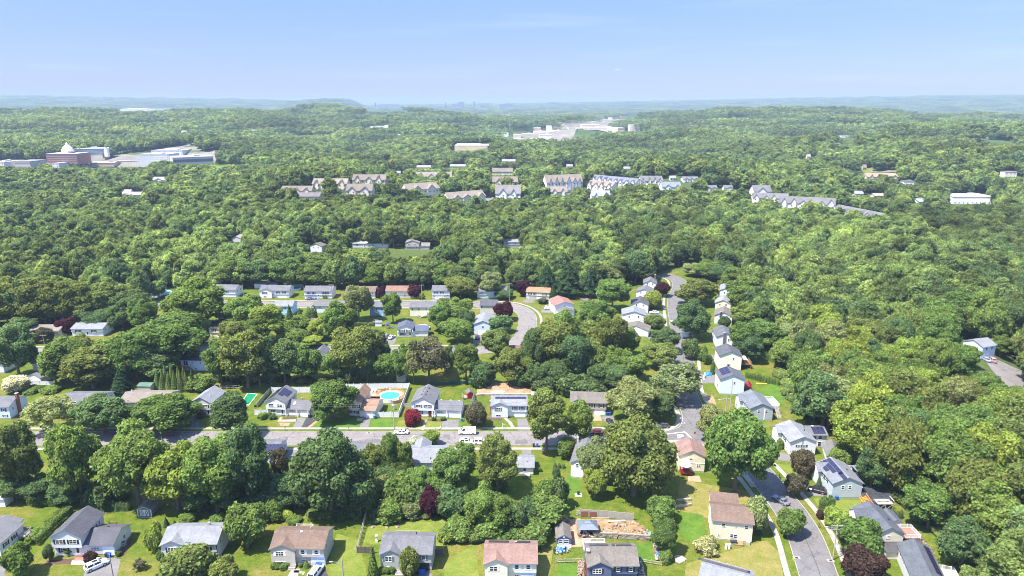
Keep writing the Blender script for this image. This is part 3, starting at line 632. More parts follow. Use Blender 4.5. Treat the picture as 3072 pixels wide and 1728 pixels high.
class House:
    def __init__(s, name, label, A, B, cat='house', trim=WHITE, zoff=0.0, group=None, world=False):
        a, b = (Vector(A), Vector(B)) if world else (G(*A), G(*B)); s.W = (b - a).xy.length; s.yaw = math.atan2(b.y - a.y, b.x - a.x)
        s.e = empty(name, (a.x, a.y, a.z + zoff), s.yaw); tag(s.e, label, cat, group); s.trim = trim; s.bl = []; s.a = a
        HOUSES.append((s, label))
    def part(s, name, mb, mat, parent=None): return mb.build(name, mat, parent or s.e)
    def block(s, x0, x1, y0, y1, h, rise, axis, wall, roof, ov=.35, z0=0.0, found=.35, over=None):
        """over: (height, depth) an upper storey that stands forward of the lower one"""
        wm = siding(wall) if isinstance(wall, tuple) else wall; rm = shingle(roof) if isinstance(roof, tuple) else roof
        m = MB(); fh = z0 + found
        def prof(p0, p1, zb): return [(p0, zb), (p1, zb), (p1, h), ((p0 + p1) / 2, h + rise), (p0, h)]
        yf = y0
        if over: yf = y0 + over[1]
        if axis == 'x':
            m.prism(prof(y0, y1, over[0] if over else fh), x0, x1, 'x')
        else: m.prism(prof(x0, x1, over[0] if over else fh), y0, y1, 'y')
        if over: m.box(x0 + .02, x1 - .02, yf, y1 - .02, fh, over[0])
        s.part('wall', m, wm)
        if found > 0: s.part('foundation', MB().box(x0 + .04, x1 - .04, yf + .04, y1 - .04, z0 - .6, fh), FOUND)
        p0, p1 = (y0, y1) if axis == 'x' else (x0, x1); q0, q1 = (x0, x1) if axis == 'x' else (y0, y1)
        c = (p0 + p1) / 2; sl = rise / ((p1 - p0) / 2)
        def lay(o, e, t0, t1):
            a = [(p0 - o, h - o * sl + t0), (c, h + rise + t0), (p1 + o, h - o * sl + t0), (p1 + o, h - o * sl + t1), (c, h + rise + t1), (p0 - o, h - o * sl + t1)]
            return MB().prism(a, q0 - e, q1 + e, axis)
        s.part('fascia', lay(ov, ov * .8, .012, .15), s.trim)
        s.part('roof', lay(ov + .05, ov * .8 + .05, .152, .215), rm)
        s.bl.append((x0, x1, y0, y1, h, rise, axis, ov, yf)); return len(s.bl) - 1
    def at(s, bi, face, p, z, off=0.0):
        x0, x1, y0, y1, h, r, ax, ov, yf = s.bl[bi]
        if face == 'F': return (x0 + (x1 - x0) * p, yf - off, z), 0
        return {'f': ((x0 + (x1 - x0) * p, y0 - off, z), 0), 'b': ((x1 - (x1 - x0) * p, y1 + off, z), math.pi), 'l': ((x0 - off, y1 - (y1 - y0) * p, z), -math.pi / 2), 'r': ((x1 + off, y0 + (y1 - y0) * p, z), math.pi / 2)}[face]
    def put(s, name, me, bi, face, p, z, off=.0, parent=None):
        l, a = s.at(bi, face, p, z, off); o = obj(name, me, s.e, l); o.rotation_euler = (0, 0, a); return o
    def win(s, bi, face, p, z, w=.95, h=1.2, sh=None, style='dh', fr=None):
        f = s.put('window', frame_mesh(w, h, style, fr or s.trim), bi, face, p, z); obj('pane', pane_mesh(w, h), f)
        if sh:
            sm = cached(('sh', round(h, 2), sh), lambda: MB().box(-.2, .2, -.05, .0, 0, h).mesh('shutter', SHUT[sh]))
            for k in (-1, 1): obj('shutter', sm, s.e, f.matrix_basis @ Vector((k * (w / 2 + .24), 0, 0))).rotation_euler = f.rotation_euler
        return f
    def door(s, bi, face, p, z=.3, col=(.6, .6, .58), w=1.0, h=2.05, glass=True, surround=True):
        mat = paint('door_%.2f_%.2f_%.2f' % col, col, .45)
        if surround: s.put('door_frame', cached(('df', w, h), lambda: MB().box(-w / 2 - .14, w / 2 + .14, -.05, 0, 0, h + .14).mesh('door_frame', WHITE)), bi, face, p, z)
        d = s.put('door', cached(('dr', w, h, col), lambda: MB().box(-w / 2, w / 2, -.09, -.052, 0, h).mesh('door', mat)), bi, face, p, z)
        if glass: obj('pane', cached(('dp', w, h), lambda: MB().box(-w * .25, w * .25, -.11, -.092, h * .28, h * .9).mesh('pane', GLASS)), d)
        return d
    def garage(s, bi, face, p, w=2.5, h=2.05, z=.05, col=(.74, .75, .76), open=False):
        if open: s.put('dark_garage_panel', cached(('go', w, h), lambda: MB().box(-w / 2, w / 2, -.03, 0, 0, h).mesh('dark_garage_panel', DARK)), bi, face, p, z); return  # open garage: the darkness inside is a flat black panel on the wall
        s.put('garage_frame', cached(('gf', w, h), lambda: MB().box(-w / 2 - .14, w / 2 + .14, -.035, 0, -.02, h + .14).mesh('garage_frame', WHITE)), bi, face, p, z)
        def f():
            m = MB()
            for k in range(4): m.box(-w / 2, w / 2, -.075, -.037, h * k / 4 + .015, h * (k + 1) / 4 - .015)
            return m.mesh('garage_door', paint('gdoor_%.2f_%.2f_%.2f' % col, col, .5))
        s.put('garage_door', cached(('gd', w, h, col), f), bi, face, p, z)
    def chimney(s, x, y, w, d, z0, z1, mat=BRICK, cap=True):
        c = s.part('chimney', MB().box(x - w / 2, x + w / 2, y - d / 2, y + d / 2, z0, z1), mat)
        if cap: s.part('chimney_cap', MB().box(x - w / 2 - .06, x + w / 2 + .06, y - d / 2 - .06, y + d / 2 + .06, z1, z1 + .12).box(x - .15, x + .15, y - .15, y + .15, z1 + .12, z1 + .35), FOUND, c)
    def slope(s, bi, side, p, q):
        """point on a roof slope: p along the ridge 0..1, q from eave 0 to ridge 1; returns matrix with x along the ridge, y up the slope"""
        x0, x1, y0, y1, h, r, ax, ov, yf = s.bl[bi]
        if ax == 'x':
            half = (y1 - y0) / 2; X = Vector((1, 0, 0)); Y = Vector((0, half, r)).normalized() if side == 'f' else Vector((0, -half, r)).normalized()
            P = Vector((x0 + (x1 - x0) * p, (y0 + half * q) if side == 'f' else (y1 - half * q), h + r * q))
            if side == 'b': X = -X
        else:
            half = (x1 - x0) / 2; X = Vector((0, -1, 0)) if side == 'l' else Vector((0, 1, 0)); Y = Vector((half, 0, r)).normalized() if side == 'l' else Vector((-half, 0, r)).normalized()
            P = Vector(((x0 + half * q) if side == 'l' else (x1 - half * q), y0 + (y1 - y0) * p, h + r * q))
        Z = X.cross(Y); M = Matrix((X, Y, Z)).transposed().to_4x4(); M.translation = P + Z * .23; return M
    def vent(s, bi, side, p, q, r=.09, h=.5, mat=None):
        M = s.slope(bi, side, p, q); o = s.part('vent_pipe', MB().tube([(0, 0, -.15), (0, 0, h)], r, 8), mat or METAL); o.location = M.translation
    def boxvent(s, bi, side, p, q, mat=DARK, w=.4):
        o = obj('roof_vent', cached(('rv', mat.name, w), lambda: MB().box(-w / 2, w / 2, -w / 2, w / 2, -.02, .14).mesh('roof_vent', mat)), s.e); o.matrix_basis = s.slope(bi, side, p, q)
    def skylight(s, bi, side, p, q, w=.6, h=1.1):
        o = obj('skylight', cached(('sk', w, h), lambda: MB().box(-w / 2, w / 2, -h / 2, h / 2, -.02, .10).mesh('skylight', WHITE)), s.e); o.matrix_basis = s.slope(bi, side, p, q)
    def solar(s, bi, side, p, q, cols, rows, pw=1.0, ph=1.62, skip=()):
        def f():
            m = MB(); m.box(.01, pw - .01, .01, ph - .01, -.04, .03); m.mi = 1; m.box(.035, pw - .035, .035, ph - .035, .031, .036); return m.mesh('solar_panel', [PANELF, PANEL])
        me = cached(('sp', pw, ph), f); M = s.slope(bi, side, p, q)
        for i in range(cols):
            for j in range(rows):
                if (i, j) in skip: continue
                o = obj('solar_panel', me, s.e); o.matrix_basis = M @ Matrix.Translation((i * (pw + .02), j * (ph + .02), .06))
    def deck(s, x0, x1, y0, y1, z, mat=WOODB, rail=None, rail_sides='lrb', stairs=None, rh=.95):
        rail = rail or mat; m = MB()
        n = max(2, int((x1 - x0) / .3))
        for k in range(n): m.box(x0 + (x1 - x0) * k / n, x0 + (x1 - x0) * (k + 1) / n - .015, y0, y1, z - .06, z)
        m.box(x0, x1, y0, y0 + .08, z - .3, z - .061); m.box(x0, x1, y1 - .08, y1, z - .3, z - .061)
        for px in (x0 + .1, x1 - .1):
            for py in (y0 + .1, y1 - .1): m.box(px - .07, px + .07, py - .07, py + .07, -.3, z - .061)
        d = s.part('deck', m, mat); r = MB()
        def run(ax, ay, bx, by):
            L = math.hypot(bx - ax, by - ay); ux, uy = (bx - ax) / L, (by - ay) / L
            for zz in (.12, rh): 
                if abs(ux) > .5: r.box(min(ax, bx), max(ax, bx), ay - .035, ay + .035, z + zz - .05, z + zz)
                else: r.box(ax - .035, ax + .035, min(ay, by), max(ay, by), z + zz - .05, z + zz)
            k = 0.0
            while k <= L:
                big = int(round(k / .17)) % 10 == 0; w = .06 if big else .02; cx, cy = ax + ux * k, ay + uy * k; r.box(cx - w, cx + w, cy - w, cy + w, z, z + rh + (.1 if big else -.06)); k += .17
        if 'f' in rail_sides: run(x0, y0 + .05, x1, y0 + .05)
        if 'b' in rail_sides: run(x0, y1 - .05, x1, y1 - .05)
        if 'l' in rail_sides: run(x0 + .05, y0, x0 + .05, y1)
        if 'r' in rail_sides: run(x1 - .05, y0, x1 - .05, y1)
        if r.v: s.part('railing', r, rail, d)
        if stairs: s.stairs(*stairs, z, mat, d)
        return d
    def stairs(s, x, y, dx, dy, w, z, mat=WOODB, parent=None):
        n = max(2, int(z / .19)); m = MB()
        for k in range(n):
            t = (k + .5) / n; cx, cy = x + dx * t, y + dy * t; zz = z * (1 - (k + 1) / (n + 1))
            if abs(dy) > abs(dx): m.box(cx - w / 2, cx + w / 2, cy - .15, cy + .15, zz - .06, zz)
            else: m.box(cx - .15, cx + .15, cy - w / 2, cy + w / 2, zz - .06, zz)
        for k in (-1, 1):
            ox, oy = (k * w / 2, 0) if abs(dy) > abs(dx) else (0, k * w / 2)
            m.tube([(x + ox, y + oy, z - .1), (x + dx + ox, y + dy + oy, .05)], .06, 4); m.tube([(x + ox, y + oy, z + .85), (x + dx + ox, y + dy + oy, .95)], .04, 4); m.tube([(x + dx + ox, y + dy + oy, 0), (x + dx + ox, y + dy + oy, 1)], .05, 4)
        s.part('stairs', m, mat, parent)
    def steps(s, x, y, w, n=4, mat=CONC):
        m = MB()
        for k in range(n): m.box(x - w / 2, x + w / 2, y - .32 * (n - k), y, .17 * k, .17 * (k + 1) - .004)
        s.part('front_steps', m, mat)
HOUSES = []
def raised_ranch(label, A, B, wall, roof, depth=8.2, h=4.5, rise=1.7, gable=None, gar=None, sh=None, door=.33, gcol=(.74, .75, .76), wins=None, low=True, name='raised_ranch', doorcol=(.62, .62, .6), side='r', trim=WHITE, over=True, **k):
    """long side towards us: upper floor over a half-sunk lower one, a small front gable, a door between the floors"""
    H = House(name, label, A, B, trim=trim, **k); W = H.W
    b = H.block(0, W, 0, depth, h, rise, 'x', wall, roof, over=(2.15, .3) if over else None)
    fb = b
    if gable: fb = H.block(W * gable[0], W * gable[1], -.55, depth * .5, h - .02, rise * .72, 'y', wall, roof)
    H.door(b, 'F', door, 1.05 if h > 3.6 else .35, doorcol)
    for (p, w, st) in wins or [(.13, 1.9, 'tri'), (.58, .95, 'dh'), (.84, .95, 'dh')]:
        if gable and gable[0] - .01 < p < gable[1]: q = (p - gable[0]) / (gable[1] - gable[0]); H.win(fb, 'f', q, h - 1.75, w, 1.25, sh, st)
        else: H.win(b, 'f', p, h - 1.65, w, 1.2, sh, st)
        if low and h > 3.6 and not (gar and abs(p - gar[0]) < .17):
            if gable and gable[0] - .01 < p < gable[1]: H.win(fb, 'f', q, .75, min(w, 1.5), .65, sh if sh == 'w' else None, 'slide')
            else: H.win(b, 'F', p, .75, .95, .65, None, 'slide')
    if gar: H.garage(b, 'F', gar[0], gar[1], 2.0, .03, gcol, gar[2] if len(gar) > 2 else False)
    for f in side:
        for p in (.3, .72): H.win(b, f, p, h - 1.6, .85, 1.1)
    return H, b
def split_level(label, A, B, split, wall, roof, h=5.1, rise=1.9, depth=11, wh=2.7, wd=7.5, wrise=1.7, sh='k', wall2=None, wy=0.0, gar=.8, gw=2.5, doorcol=(.5, .5, .5), upper=None, name='split_level_house', mirror=False, wins2=(.25,), **k):
    """two-storey block with its gable to the street and a one-storey wing with a garage"""
    H = House(name, label, A, B, **k); W = H.W; xs = W * split
    b = H.block(0, xs, 0, depth, h, rise, 'y', wall, roof, over=(2.45, .45))
    w = H.block(xs + .01, W, .5 + wy, .5 + wy + wd, wh, wrise, 'x', wall2 or wall, roof)
    for p in upper or (.27, .72): H.win(b, 'f', p, h - 1.75, 1.75, 1.15, sh, 'pair')
    H.win(b, 'F', .33, .95, 1.6, 1.15, sh, 'tri'); H.door(b, 'F', .8, .3, doorcol)
    for p in wins2: H.win(w, 'f', p, 1.55, 2.0, .62, None, 'tri')
    if gar: H.garage(w, 'f', gar, gw, 2.05, .05)
    for p in (.3, .6): H.win(b, 'r', .55 + p * .4, h - 1.7, .8, 1.0)
    H.win(w, 'r', .6, 1.2, .8, 1.0)
    return H, b, w
def gable_end(label, A, B, depth, wall, roof, h=5.0, rise=1.7, wins=((.3, 3.4), (.7, 3.4)), name='house', side='l', sh=None, front=0, **k):
    """gable towards us, eaves towards the street at the side"""
    H = House(name, label, A, B, **k); b = H.block(0, H.W, 0, depth, h, rise, 'y', wall, roof)
    for w in wins: H.win(b, 'f', w[0], w[1], *(w[2:] if len(w) > 2 else (.85, 1.1)))
    for f in side:
        for p in (.18, .42, .8): H.win(b, f, p, h - 1.6, 1.1, 1.15, sh)
        if h > 4: H.door(b, f, .6, .9)
        if h > 4.2:
            for p in (.18, .42): H.win(b, f, p, .8, .9, .7)
    return H, b
def rear_view(label, A, B, depth, wall, roof, h=4.4, rise=1.6, wins=((.2, 2.9), (.45, 2.9), (.8, 2.9)), slider=None, name='house', low=(), side='r', **k):
    """the back of a house, long side towards us"""
    H = House(name, label, A, B, **k); b = H.block(0, H.W, 0, depth, h, rise, 'x', wall, roof)
    for w in wins: H.win(b, 'f', w[0], w[1], *(w[2:] if len(w) > 2 else (.85, 1.1)))
    for p in low: H.win(b, 'f', p, .7, .8, .6, None, 'slide')
    if slider: H.win(b, 'f', slider[0], slider[1], 1.8, 2.0, None, 'slide')
    for f in side: H.win(b, f, .35, h - 1.6, .8, 1.0); H.win(b, f, .7, h - 1.6, .8, 1.0)
    return H, b
# ------------------------------------------------------------------ the houses
Wh, Wg, Tan, Gr, Cr, Lb, Bl = (.66, .66, .66), (.56, .57, .60), (.45, .41, .36), (.36, .35, .34), (.62, .57, .42), (.44, .52, .58), (.10, .12, .22)
rCh, rG, rLg, rBr, rPk, rTn, rDb, rBe, rTp = (.076, .074, .086), (.124, .122, .130), (.190, .194, .208), (.145, .098, .075), (.210, .130, .108), (.240, .150, .105), (.046, .048, .085), (.185, .155, .130), (.140, .122, .106)
# --- front row
H, b, w = split_level('white two-storey house with charcoal gable roof and low right wing, white car in its drive', (163, 1672), (340, 1670), .50, Wh, rCh, h=5.2, depth=9.2, wd=7.6, wh=2.8, gar=None, wins2=(.38,), upper=(.27, .73))
H.vent(b, 'l', .35, .5); H.deck(H.W * .5 + .2, H.W * .5 + 2.2, 8.2, 10.6, 1.2, WOODB, rail_sides='rb'); H.garage(w, 'f', .84, 2.4); H.boxvent(w, 'b', .5, .8)
H.steps(H.W * .42, .1, 1.6, 2, plain('red_brick_step', (.26, .10, .08), .9)); H.part('entry_porch', MB().box(H.W * .38, H.W * .64, -1.2, .4, 0, .12), plain('brick_paving', (.25, .12, .09), .9))
H = House('ranch_house', 'white house cut off by the picture edge with grey roof and wooden back steps', (-175, 1672), (5, 1672)); b = H.block(0, H.W, 0, 7.8, 3.4, 1.7, 'y', Wh, rG)
for p in (.25, .6): H.win(b, 'r', p, 1.6, 1.1, 1.1, 'k')
H.deck(H.W, H.W + 2.0, 5.6, 7.8, 1.6, WOODG, rail_sides='rb', stairs=(H.W + 2.0, 6.6, 2.2, 0, 1.2))
H.block(H.W * .3, H.W * .85, 7.82, 10.4, 2.8, 1.0, 'y', Wh, rG)
H, b = raised_ranch('pale grey raised ranch with light grey roof and black shutters', (493, 1682), (655, 1680), Wg, rLg, depth=7.7, h=4.3, gable=(0, .42), sh='k', door=.36, wins=[(.2, 2.0, 'tri'), (.57, .95, 'dh'), (.83, .95, 'dh')], gar=(.84, 2.5), trim=WHITE)
H.chimney(H.W * .7, 5.4, .5, .5, 5.2, 6.2, METAL, False); [H.part('corner_trim', MB().box(x, x + .11, -.03, .1, .3, 4.2), DARK) for x in (-.02, H.W - .09)]
H, b = raised_ranch('tan raised ranch with brown roof, white shutters and a pale blue garage door', (819, 1695), (974, 1697), Tan, rBr, depth=7.7, h=4.5, gable=(0, .46), sh='w', door=.395, wins=[(.17, 1.8, 'tri'), (.60, .9, 'dh'), (.86, .9, 'dh')], gar=(.875, 2.9), gcol=(.52, .60, .72))
H.vent(b, 'b', .63, .6, .16, .4, FOUND); H.boxvent(b, 'f', .5, .93, WHITE, .5); H.steps(H.W * .395, -.1, 1.7, 5); H.deck(H.W * .18, H.W * .52, 7.9, 11, 2.2, WOODB, WHITE, 'lrb')
H, b = raised_ranch('grey raised ranch with dark grey roof and an open black garage', (1145, 1711), (1295, 1714), Gr, rG, depth=7.4, h=4.5, gable=(0, .42), sh='p', door=.36, wins=[(.16, 1.6, 'pair'), (.6, .9, 'dh'), (.85, .9, 'dh')], gar=(.83, 2.8, True))
H.vent(b, 'b', .64, .6, .12, .5, DARK); H.steps(H.W * .37, -.1, 1.7, 5); H.deck(H.W * .12, H.W * .62, 7.6, 10.4, 2.1, WOODG, WOODG, 'lrb')
H, b = raised_ranch('cream raised ranch with pinkish red roof and black pool heating mats', (1455, 1742), (1609, 1744), (.70, .65, .55), rPk, depth=7.5, h=4.6, gable=(0, .44), sh='w', door=.385, wins=[(.17, 1.7, 'pair'), (.62, .9, 'dh'), (.84, .9, 'dh')], gar=(.82, 2.8), gcol=(.55, .62, .72))
for x0, x1 in ((.12, .42), (.55, .95)):
    M = H.slope(b, 'b', 1 - x1, .2); o = H.part('solar_mat', MB().box(0, H.W * (x1 - x0), 0, 1.9, 0, .05), DARK); o.matrix_basis = M @ Matrix.Translation((-H.W * (x1 - x0), 0, .03))
H.boxvent(b, 'b', .6, .4, WHITE)
H, b = raised_ranch('blue raised ranch with brown-grey roof, maroon shutters and white back deck', (1764, 1748), (1911, 1748), Bl, rTp, depth=7.3, h=4.4, gable=(.0, .46), sh='r', door=.40, wins=[(.17, 1.9, 'grid'), (.6, .9, 'dh'), (.86, .9, 'dh')], doorcol=(.72, .73, .74))
for x0, x1 in ((.06, .46), (.54, .94)):
    o = H.part('solar_mat', MB().box(0, H.W * (x1 - x0), 0, 1.9, 0, .05), PANEL); o.matrix_basis = H.slope(b, 'b', x1, .25) @ Matrix.Translation((0, 0, .03))
H.chimney(.1, 2.6, .6, .8, 0, 6.2); H.vent(b, 'b', .6, .9); H.deck(-.2, H.W * .46, 7.5, 11, 2.3, WOODG, PVC, 'lrb')
H, b = rear_view('grey roofed house cut off by the bottom edge, black solar panels along its ridge', (2093, 1795), (2240, 1838), 7.6, Gr, rLg, h=4.3, rise=1.5, wins=()); H.solar(b, 'b', .95, .25, 10, 1, 1.05, 1.7); H.deck(1, 7.5, 7.8, 10, 2.0, WOODG, PVC, 'b')
H = House('colonial_house', 'cream two-storey house with brown roof facing the open lawn, grill behind it', (2133, 1617), (2254, 1630)); b = H.block(0, H.W, 0, 7.6, 5.2, 1.7, 'x', Cr, rBr); b2 = H.block(.5, H.W * .72, 7.62, 12.4, 5.0, 1.6, 'x', Cr, rBr)
for p in (.28, .60, .84): H.win(b, 'f', p, 3.6, .95 if p != .6 else .7, 1.0 if p != .6 else .6)
H.win(b, 'f', .18, 1.0, .6, .6); H.win(b, 'f', .55, .9, 1.7, 1.1, None, 'pair'); H.vent(b, 'f', .65, .55)
for p in (.25, .6): H.win(b, 'l', p, 3.5, .9, 1.1, 'w'); H.win(b, 'l', p, .9, .9, 1.1)
H.part('wooden_platform', MB().box(H.W * .5, H.W * .78, -1.6, -.1, 0, .35), WOODB); H.part('air_conditioner', MB().box(H.W * .86, H.W * .95, -.9, -.1, 0, .8), FOUND)
H = House('gable_house', 'cream gable house with reddish roof and a red back deck', (2036, 1414), (2112, 1418)); b = H.block(0, H.W, 0, 7.6, 4.9, 1.7, 'y', Cr, rPk)
H.win(b, 'f', .45, 3.6, 1.0, .75, None, 'slide'); H.win(b, 'f', .24, 1.7, 1.1, .7, None, 'slide'); H.win(b, 'f', .76, 1.6, 1.0, 1.0, None, 'pair'); H.part('belly_band', MB().box(0, H.W, -.08, 0, 2.75, 2.87), WHITE)
RED = paint('red_stain', (.22, .016, .022)); H.deck(.2, H.W * .42, -2.4, -.05, .9, RED, RED, 'lf'); H.vent(b, 'l', .4, .5)
# --- near side of the main road, seen from behind
H, b = rear_view('low white outbuilding with pale grey roof beside the yellow lawn', (1535, 1425), (1600, 1426), 6.5, (.70, .69, .64), rLg, h=2.5, rise=1.2, wins=((.25, 1.1), (.6, 1.1))); H.vent(b, 'f', .7, .5)
H, b = gable_end('grey and white house mostly hidden by the huge round oak', (1712, 1432), (1775, 1440), 12, (.66, .67, .70), rG, h=4.6, rise=1.6, side='l'); H.chimney(.2, 11.2, .5, .5, 4, 6.6, FOUND)
H, b = rear_view('white ranch with faded grey roof between leafy trees on the near side of the road', (1222, 1416), (1335, 1416), 9.5, Wg, rLg, h=3.0, rise=1.7, wins=((.18, 1.2, 1.0, 1.0), (.8, 1.2)), slider=(.42, .35)); H.block(H.W * .1, H.W * .5, 6, 12, 3.0, 1.5, 'y', Wg, rLg); H.vent(b, 'f', .5, .3, .07, .5, WHITE); H.vent(b, 'f', .62, .2, .12, .5, DARK)
H.deck(H.W * .25, H.W * .6, -2.4, -.1, .4, WOODG, rail_sides='')
H, b = rear_view('house with a wide blue solar roof behind the dead spruce', (740, 1392), (832, 1392), 9, Wg, rG, h=3.0, rise=1.6); H.solar(b, 'f', .08, .1, 10, 2)
H, b = rear_view('pale blue house almost hidden behind the great dark maple', (1010, 1404), (1098, 1404), 9, Lb, rG, h=3.4, rise=1.6)
# --- far side of the main road
H, b, w = split_level('white two-storey house with black solar panels on both roof slopes', (800, 1247), (928, 1253), .46, (.66, .65, .64), rG, h=5.0, depth=9.3, sh='w', wh=2.6, wd=6.6, gar=.78, upper=(.28, .72), doorcol=(.45, .50, .62))
H.solar(b, 'l', .9, .15, 6, 2, 1.3, 1.5); H.solar(b, 'r', .22, .2, 4, 2, 1.3, 1.5, skip=((0, 0),)); H.vent(w, 'b', .5, .9, .3, .7, METAL); H.skylight(w, 'f', .28, .6)
H.block(H.W + .02, H.W + 1.4, 1.6, 8, 2.5, .4, 'x', (.66, .65, .64), rLg)
for x in (.03, .46, .72, .98): H.part('porch_post', MB().box(H.W * x - .09, H.W * x + .09, .02, .2, 0, 2.45), WHITE)
H, b, w = split_level('cream house with tan roof beside the round swimming pool', (1048, 1250), (1126, 1254), .42, (.66, .60, .50), rTn, h=5.0, depth=11.5, wh=2.6, wd=9, wy=-.6, gar=.62, gw=2.4, sh='k', upper=(.7,), wrise=1.6, wins2=())
H, b, w = split_level('white two-storey house with grey roof, wide garage wing and maroon front door', (1236, 1251), (1383, 1256), .455, (.72, .74, .78), rG, h=5.2, depth=10.5, sh='p', wh=2.7, wd=7, gar=.73, gw=4.6, doorcol=(.14, .02, .03), wins2=(.2,), upper=(.3, .72))
for p in (.25, .5, .75): H.boxvent(b, 'l', p, .85); H.boxvent(b, 'r', p, .85)
for p in (.12, .45, .8): H.boxvent(w, 'b', 1 - p, .93, WHITE, .5)
for x in (.42, .46, .71, .985): H.part('porch_post', MB().box(H.W * x - .09, H.W * x + .09, .02, .2, 0, 2.6), WHITE)
H, b = raised_ranch('white raised ranch with a row of solar panels just under its ridge', (1475, 1253), (1580, 1253), (.68, .71, .76), rLg, depth=7.5, h=4.4, rise=1.6, gable=(0, .46), sh='p', door=.41, wins=[(.19, 1.5, 'pair'), (.66, .95, 'dh'), (.86, .95, 'dh')], gar=(.81, 3.4)); H.solar(b, 'f', .1, .66, 6, 1, 1.7, .9); H.chimney(-.35, 3, .6, .9, 0, 4.6)
H, b = raised_ranch('taupe raised ranch with brown roof and black shutters near the junction', (1712, 1243), (1818, 1247), (.36, .33, .29), rTp, depth=8.5, h=4.5, sh='k', door=.42, wins=[(.2, 1.5, 'pair'), (.60, 1.0, 'dh'), (.86, 1.0, 'dh')], gar=(.82, 3.2), gable=(0, .36)); H.vent(b, 'b', .5, .9)
H, b, w = split_level('grey gable house with black shutters beside a covered green pool', (578, 1248), (680, 1252), .58, (.48, .47, .49), rLg, h=4.9, depth=9.3, gar=None, upper=(.28, .7)); H.vent(b, 'r', .3, .5, .07, .8, WHITE)
H = House('ranch_house', 'pale blue house at the picture edge with a tall brick chimney', (-75, 1257), (33, 1257)); b = H.block(0, H.W, 0, 8.5, 4.3, 1.7, 'x', (.55, .64, .72), rG); H.win(b, 'f', .62, 2.7, 1.7, 1.1, 'b', 'tri'); H.win(b, 'f', .85, 2.7, .9, 1.1, 'b'); H.win(b, 'f', .86, .8, .9, .7, 'b'); H.win(b, 'f', .62, .8, 1.2, .7, 'b'); H.chimney(H.W + .35, 4, .7, 1.0, 0, 7.4); H.win(b, 'r', .2, 2.6, .8, 1)
H, b = rear_view('house with plain grey roof behind the pale lacy tree', (178, 1238), (296, 1238), 10, Wg, rG, h=3.2, rise=1.5); H.vent(b, 'b', .5, .8); H.vent(b, 'b', .12, .8)
H, b = rear_view('house with beige roof behind the spreading street trees', (362, 1233), (500, 1233), 9.5, Tan, rBe, h=3.2, rise=1.5); H.vent(b, 'b', .5, .85); H.vent(b, 'b', .1, .85, .15, .6, WHITE)
# --- third street
H, b = rear_view('pale blue back of a house with dark blue roof and a deep back yard', (546, 1112), (648, 1114), 8.5, (.60, .66, .78), rDb, h=4.4, rise=1.7, wins=((.33, 3.0, .7, .7), (.57, 3.0, .6, .8), (.72, 2.9)), slider=(.14, 2.2), low=(.42, .88)); H.chimney(H.W * .5, 5.5, .6, .6, 5, 6.8); H.deck(-.5, 3.2, -2.4, -.05, 2.1, WOODB, WOODB, 'lf', stairs=(3.4, -1.2, 2.6, 0, 1.1)); H.boxvent(b, 'f', .5, .5, WHITE); H.boxvent(b, 'f', .62, .5, WHITE)
H, b = raised_ranch('cream house with black roof at the end of a dark drive', (630, 1012), (692, 1014), Cr, (.045, .04, .045), depth=8, h=4.4, sh='k', door=.62, wins=[(.22, 1.0, 'dh'), (.85, 1.0, 'dh')], gar=(.6, 4.4), low=False)
H, b = raised_ranch('long white house with silver roof under the purple plum', (217, 1010), (310, 1010), (.72, .74, .76), rLg, depth=8.5, h=3.6, rise=1.4, wins=[(.22, 1.9, 'tri'), (.72, 1.5, 'pair')], low=False, door=.5, sh='b')
H, b = raised_ranch('low house with mottled brown roof left of the purple plum', (92, 1014), (178, 1014), Cr, rBe, depth=9, h=3.2, rise=1.4, low=False, door=.5)
H, b = rear_view('beige ranch behind the small grey garage', (100, 1112), (166, 1114), 8.5, (.58, .50, .42), rTp, h=2.9, rise=1.5)
H, b = gable_end('small grey-roofed garage above the white fence', (86, 1146), (124, 1152), 9, (.62, .63, .62), (.14, .14, .14), h=2.4, rise=1.2, wins=(), side='', name='garage')
H, b = gable_end('pale house roof at the picture edge behind the dark tree', (-40, 1120), (14, 1120), 8, Wh, rLg, h=3.2, rise=1.5, wins=())
H, b, w = split_level('small white house with blue-black roof and a round pool behind', (1192, 1013), (1284, 1012), .52, Wh, (.08, .09, .13), h=4.4, rise=1.4, depth=7, sh='b', wh=3.0, wd=6, gar=None, wrise=1.3, upper=(.3, .74))
H, b = gable_end('pale blue gable house by the bend with a garage below', (1422, 1004), (1476, 1005), 13, (.50, .58, .70), rLg, h=4.9, rise=1.6, wins=((.5, 3.2),)); H.garage(b, 'f', .45, 3.4); H.deck(-3, -.1, 5, 9, 2.6, WOODG, PVC, 'lf'); H.boxvent(b, 'l', .6, .6, WHITE)
H, b = rear_view('pale green house back with a wooden deck between trees', (1318, 1096), (1368, 1096), 9, (.60, .66, .60), rG, h=4.2, rise=1.6); H.deck(1, 5, -3, -.05, 1.2, CEDAR, CEDAR, 'lrf')
H, b = raised_ranch('cream bungalow with brown roof behind young trees', (842, 1000), (890, 1000), Cr, (.085, .062, .055), depth=8, h=2.9, rise=1.5, wins=[(.4, 1.6, 'tri'), (.8, 1.0, 'dh')], low=False, door=.62)
H, b = gable_end('grey house glimpsed behind leafy trees on the third street', (940, 1100), (972, 1100), 9, Gr, rG, h=4.2, wins=((.5, 3.0),), side='')
H, b = raised_ranch('brown-roofed cottage glimpsed on the third street', (930, 986), (960, 986), (.46, .40, .34), (.10, .07, .06), depth=7, h=2.6, rise=1.3, low=False, over=False, wins=[(.5, 1, 'dh')])
H, b = raised_ranch('house with reddish roof almost hidden among tall oaks', (1528, 1080), (1582, 1080), Tan, (.16, .085, .07), depth=8, h=3.2, rise=1.5, low=False)
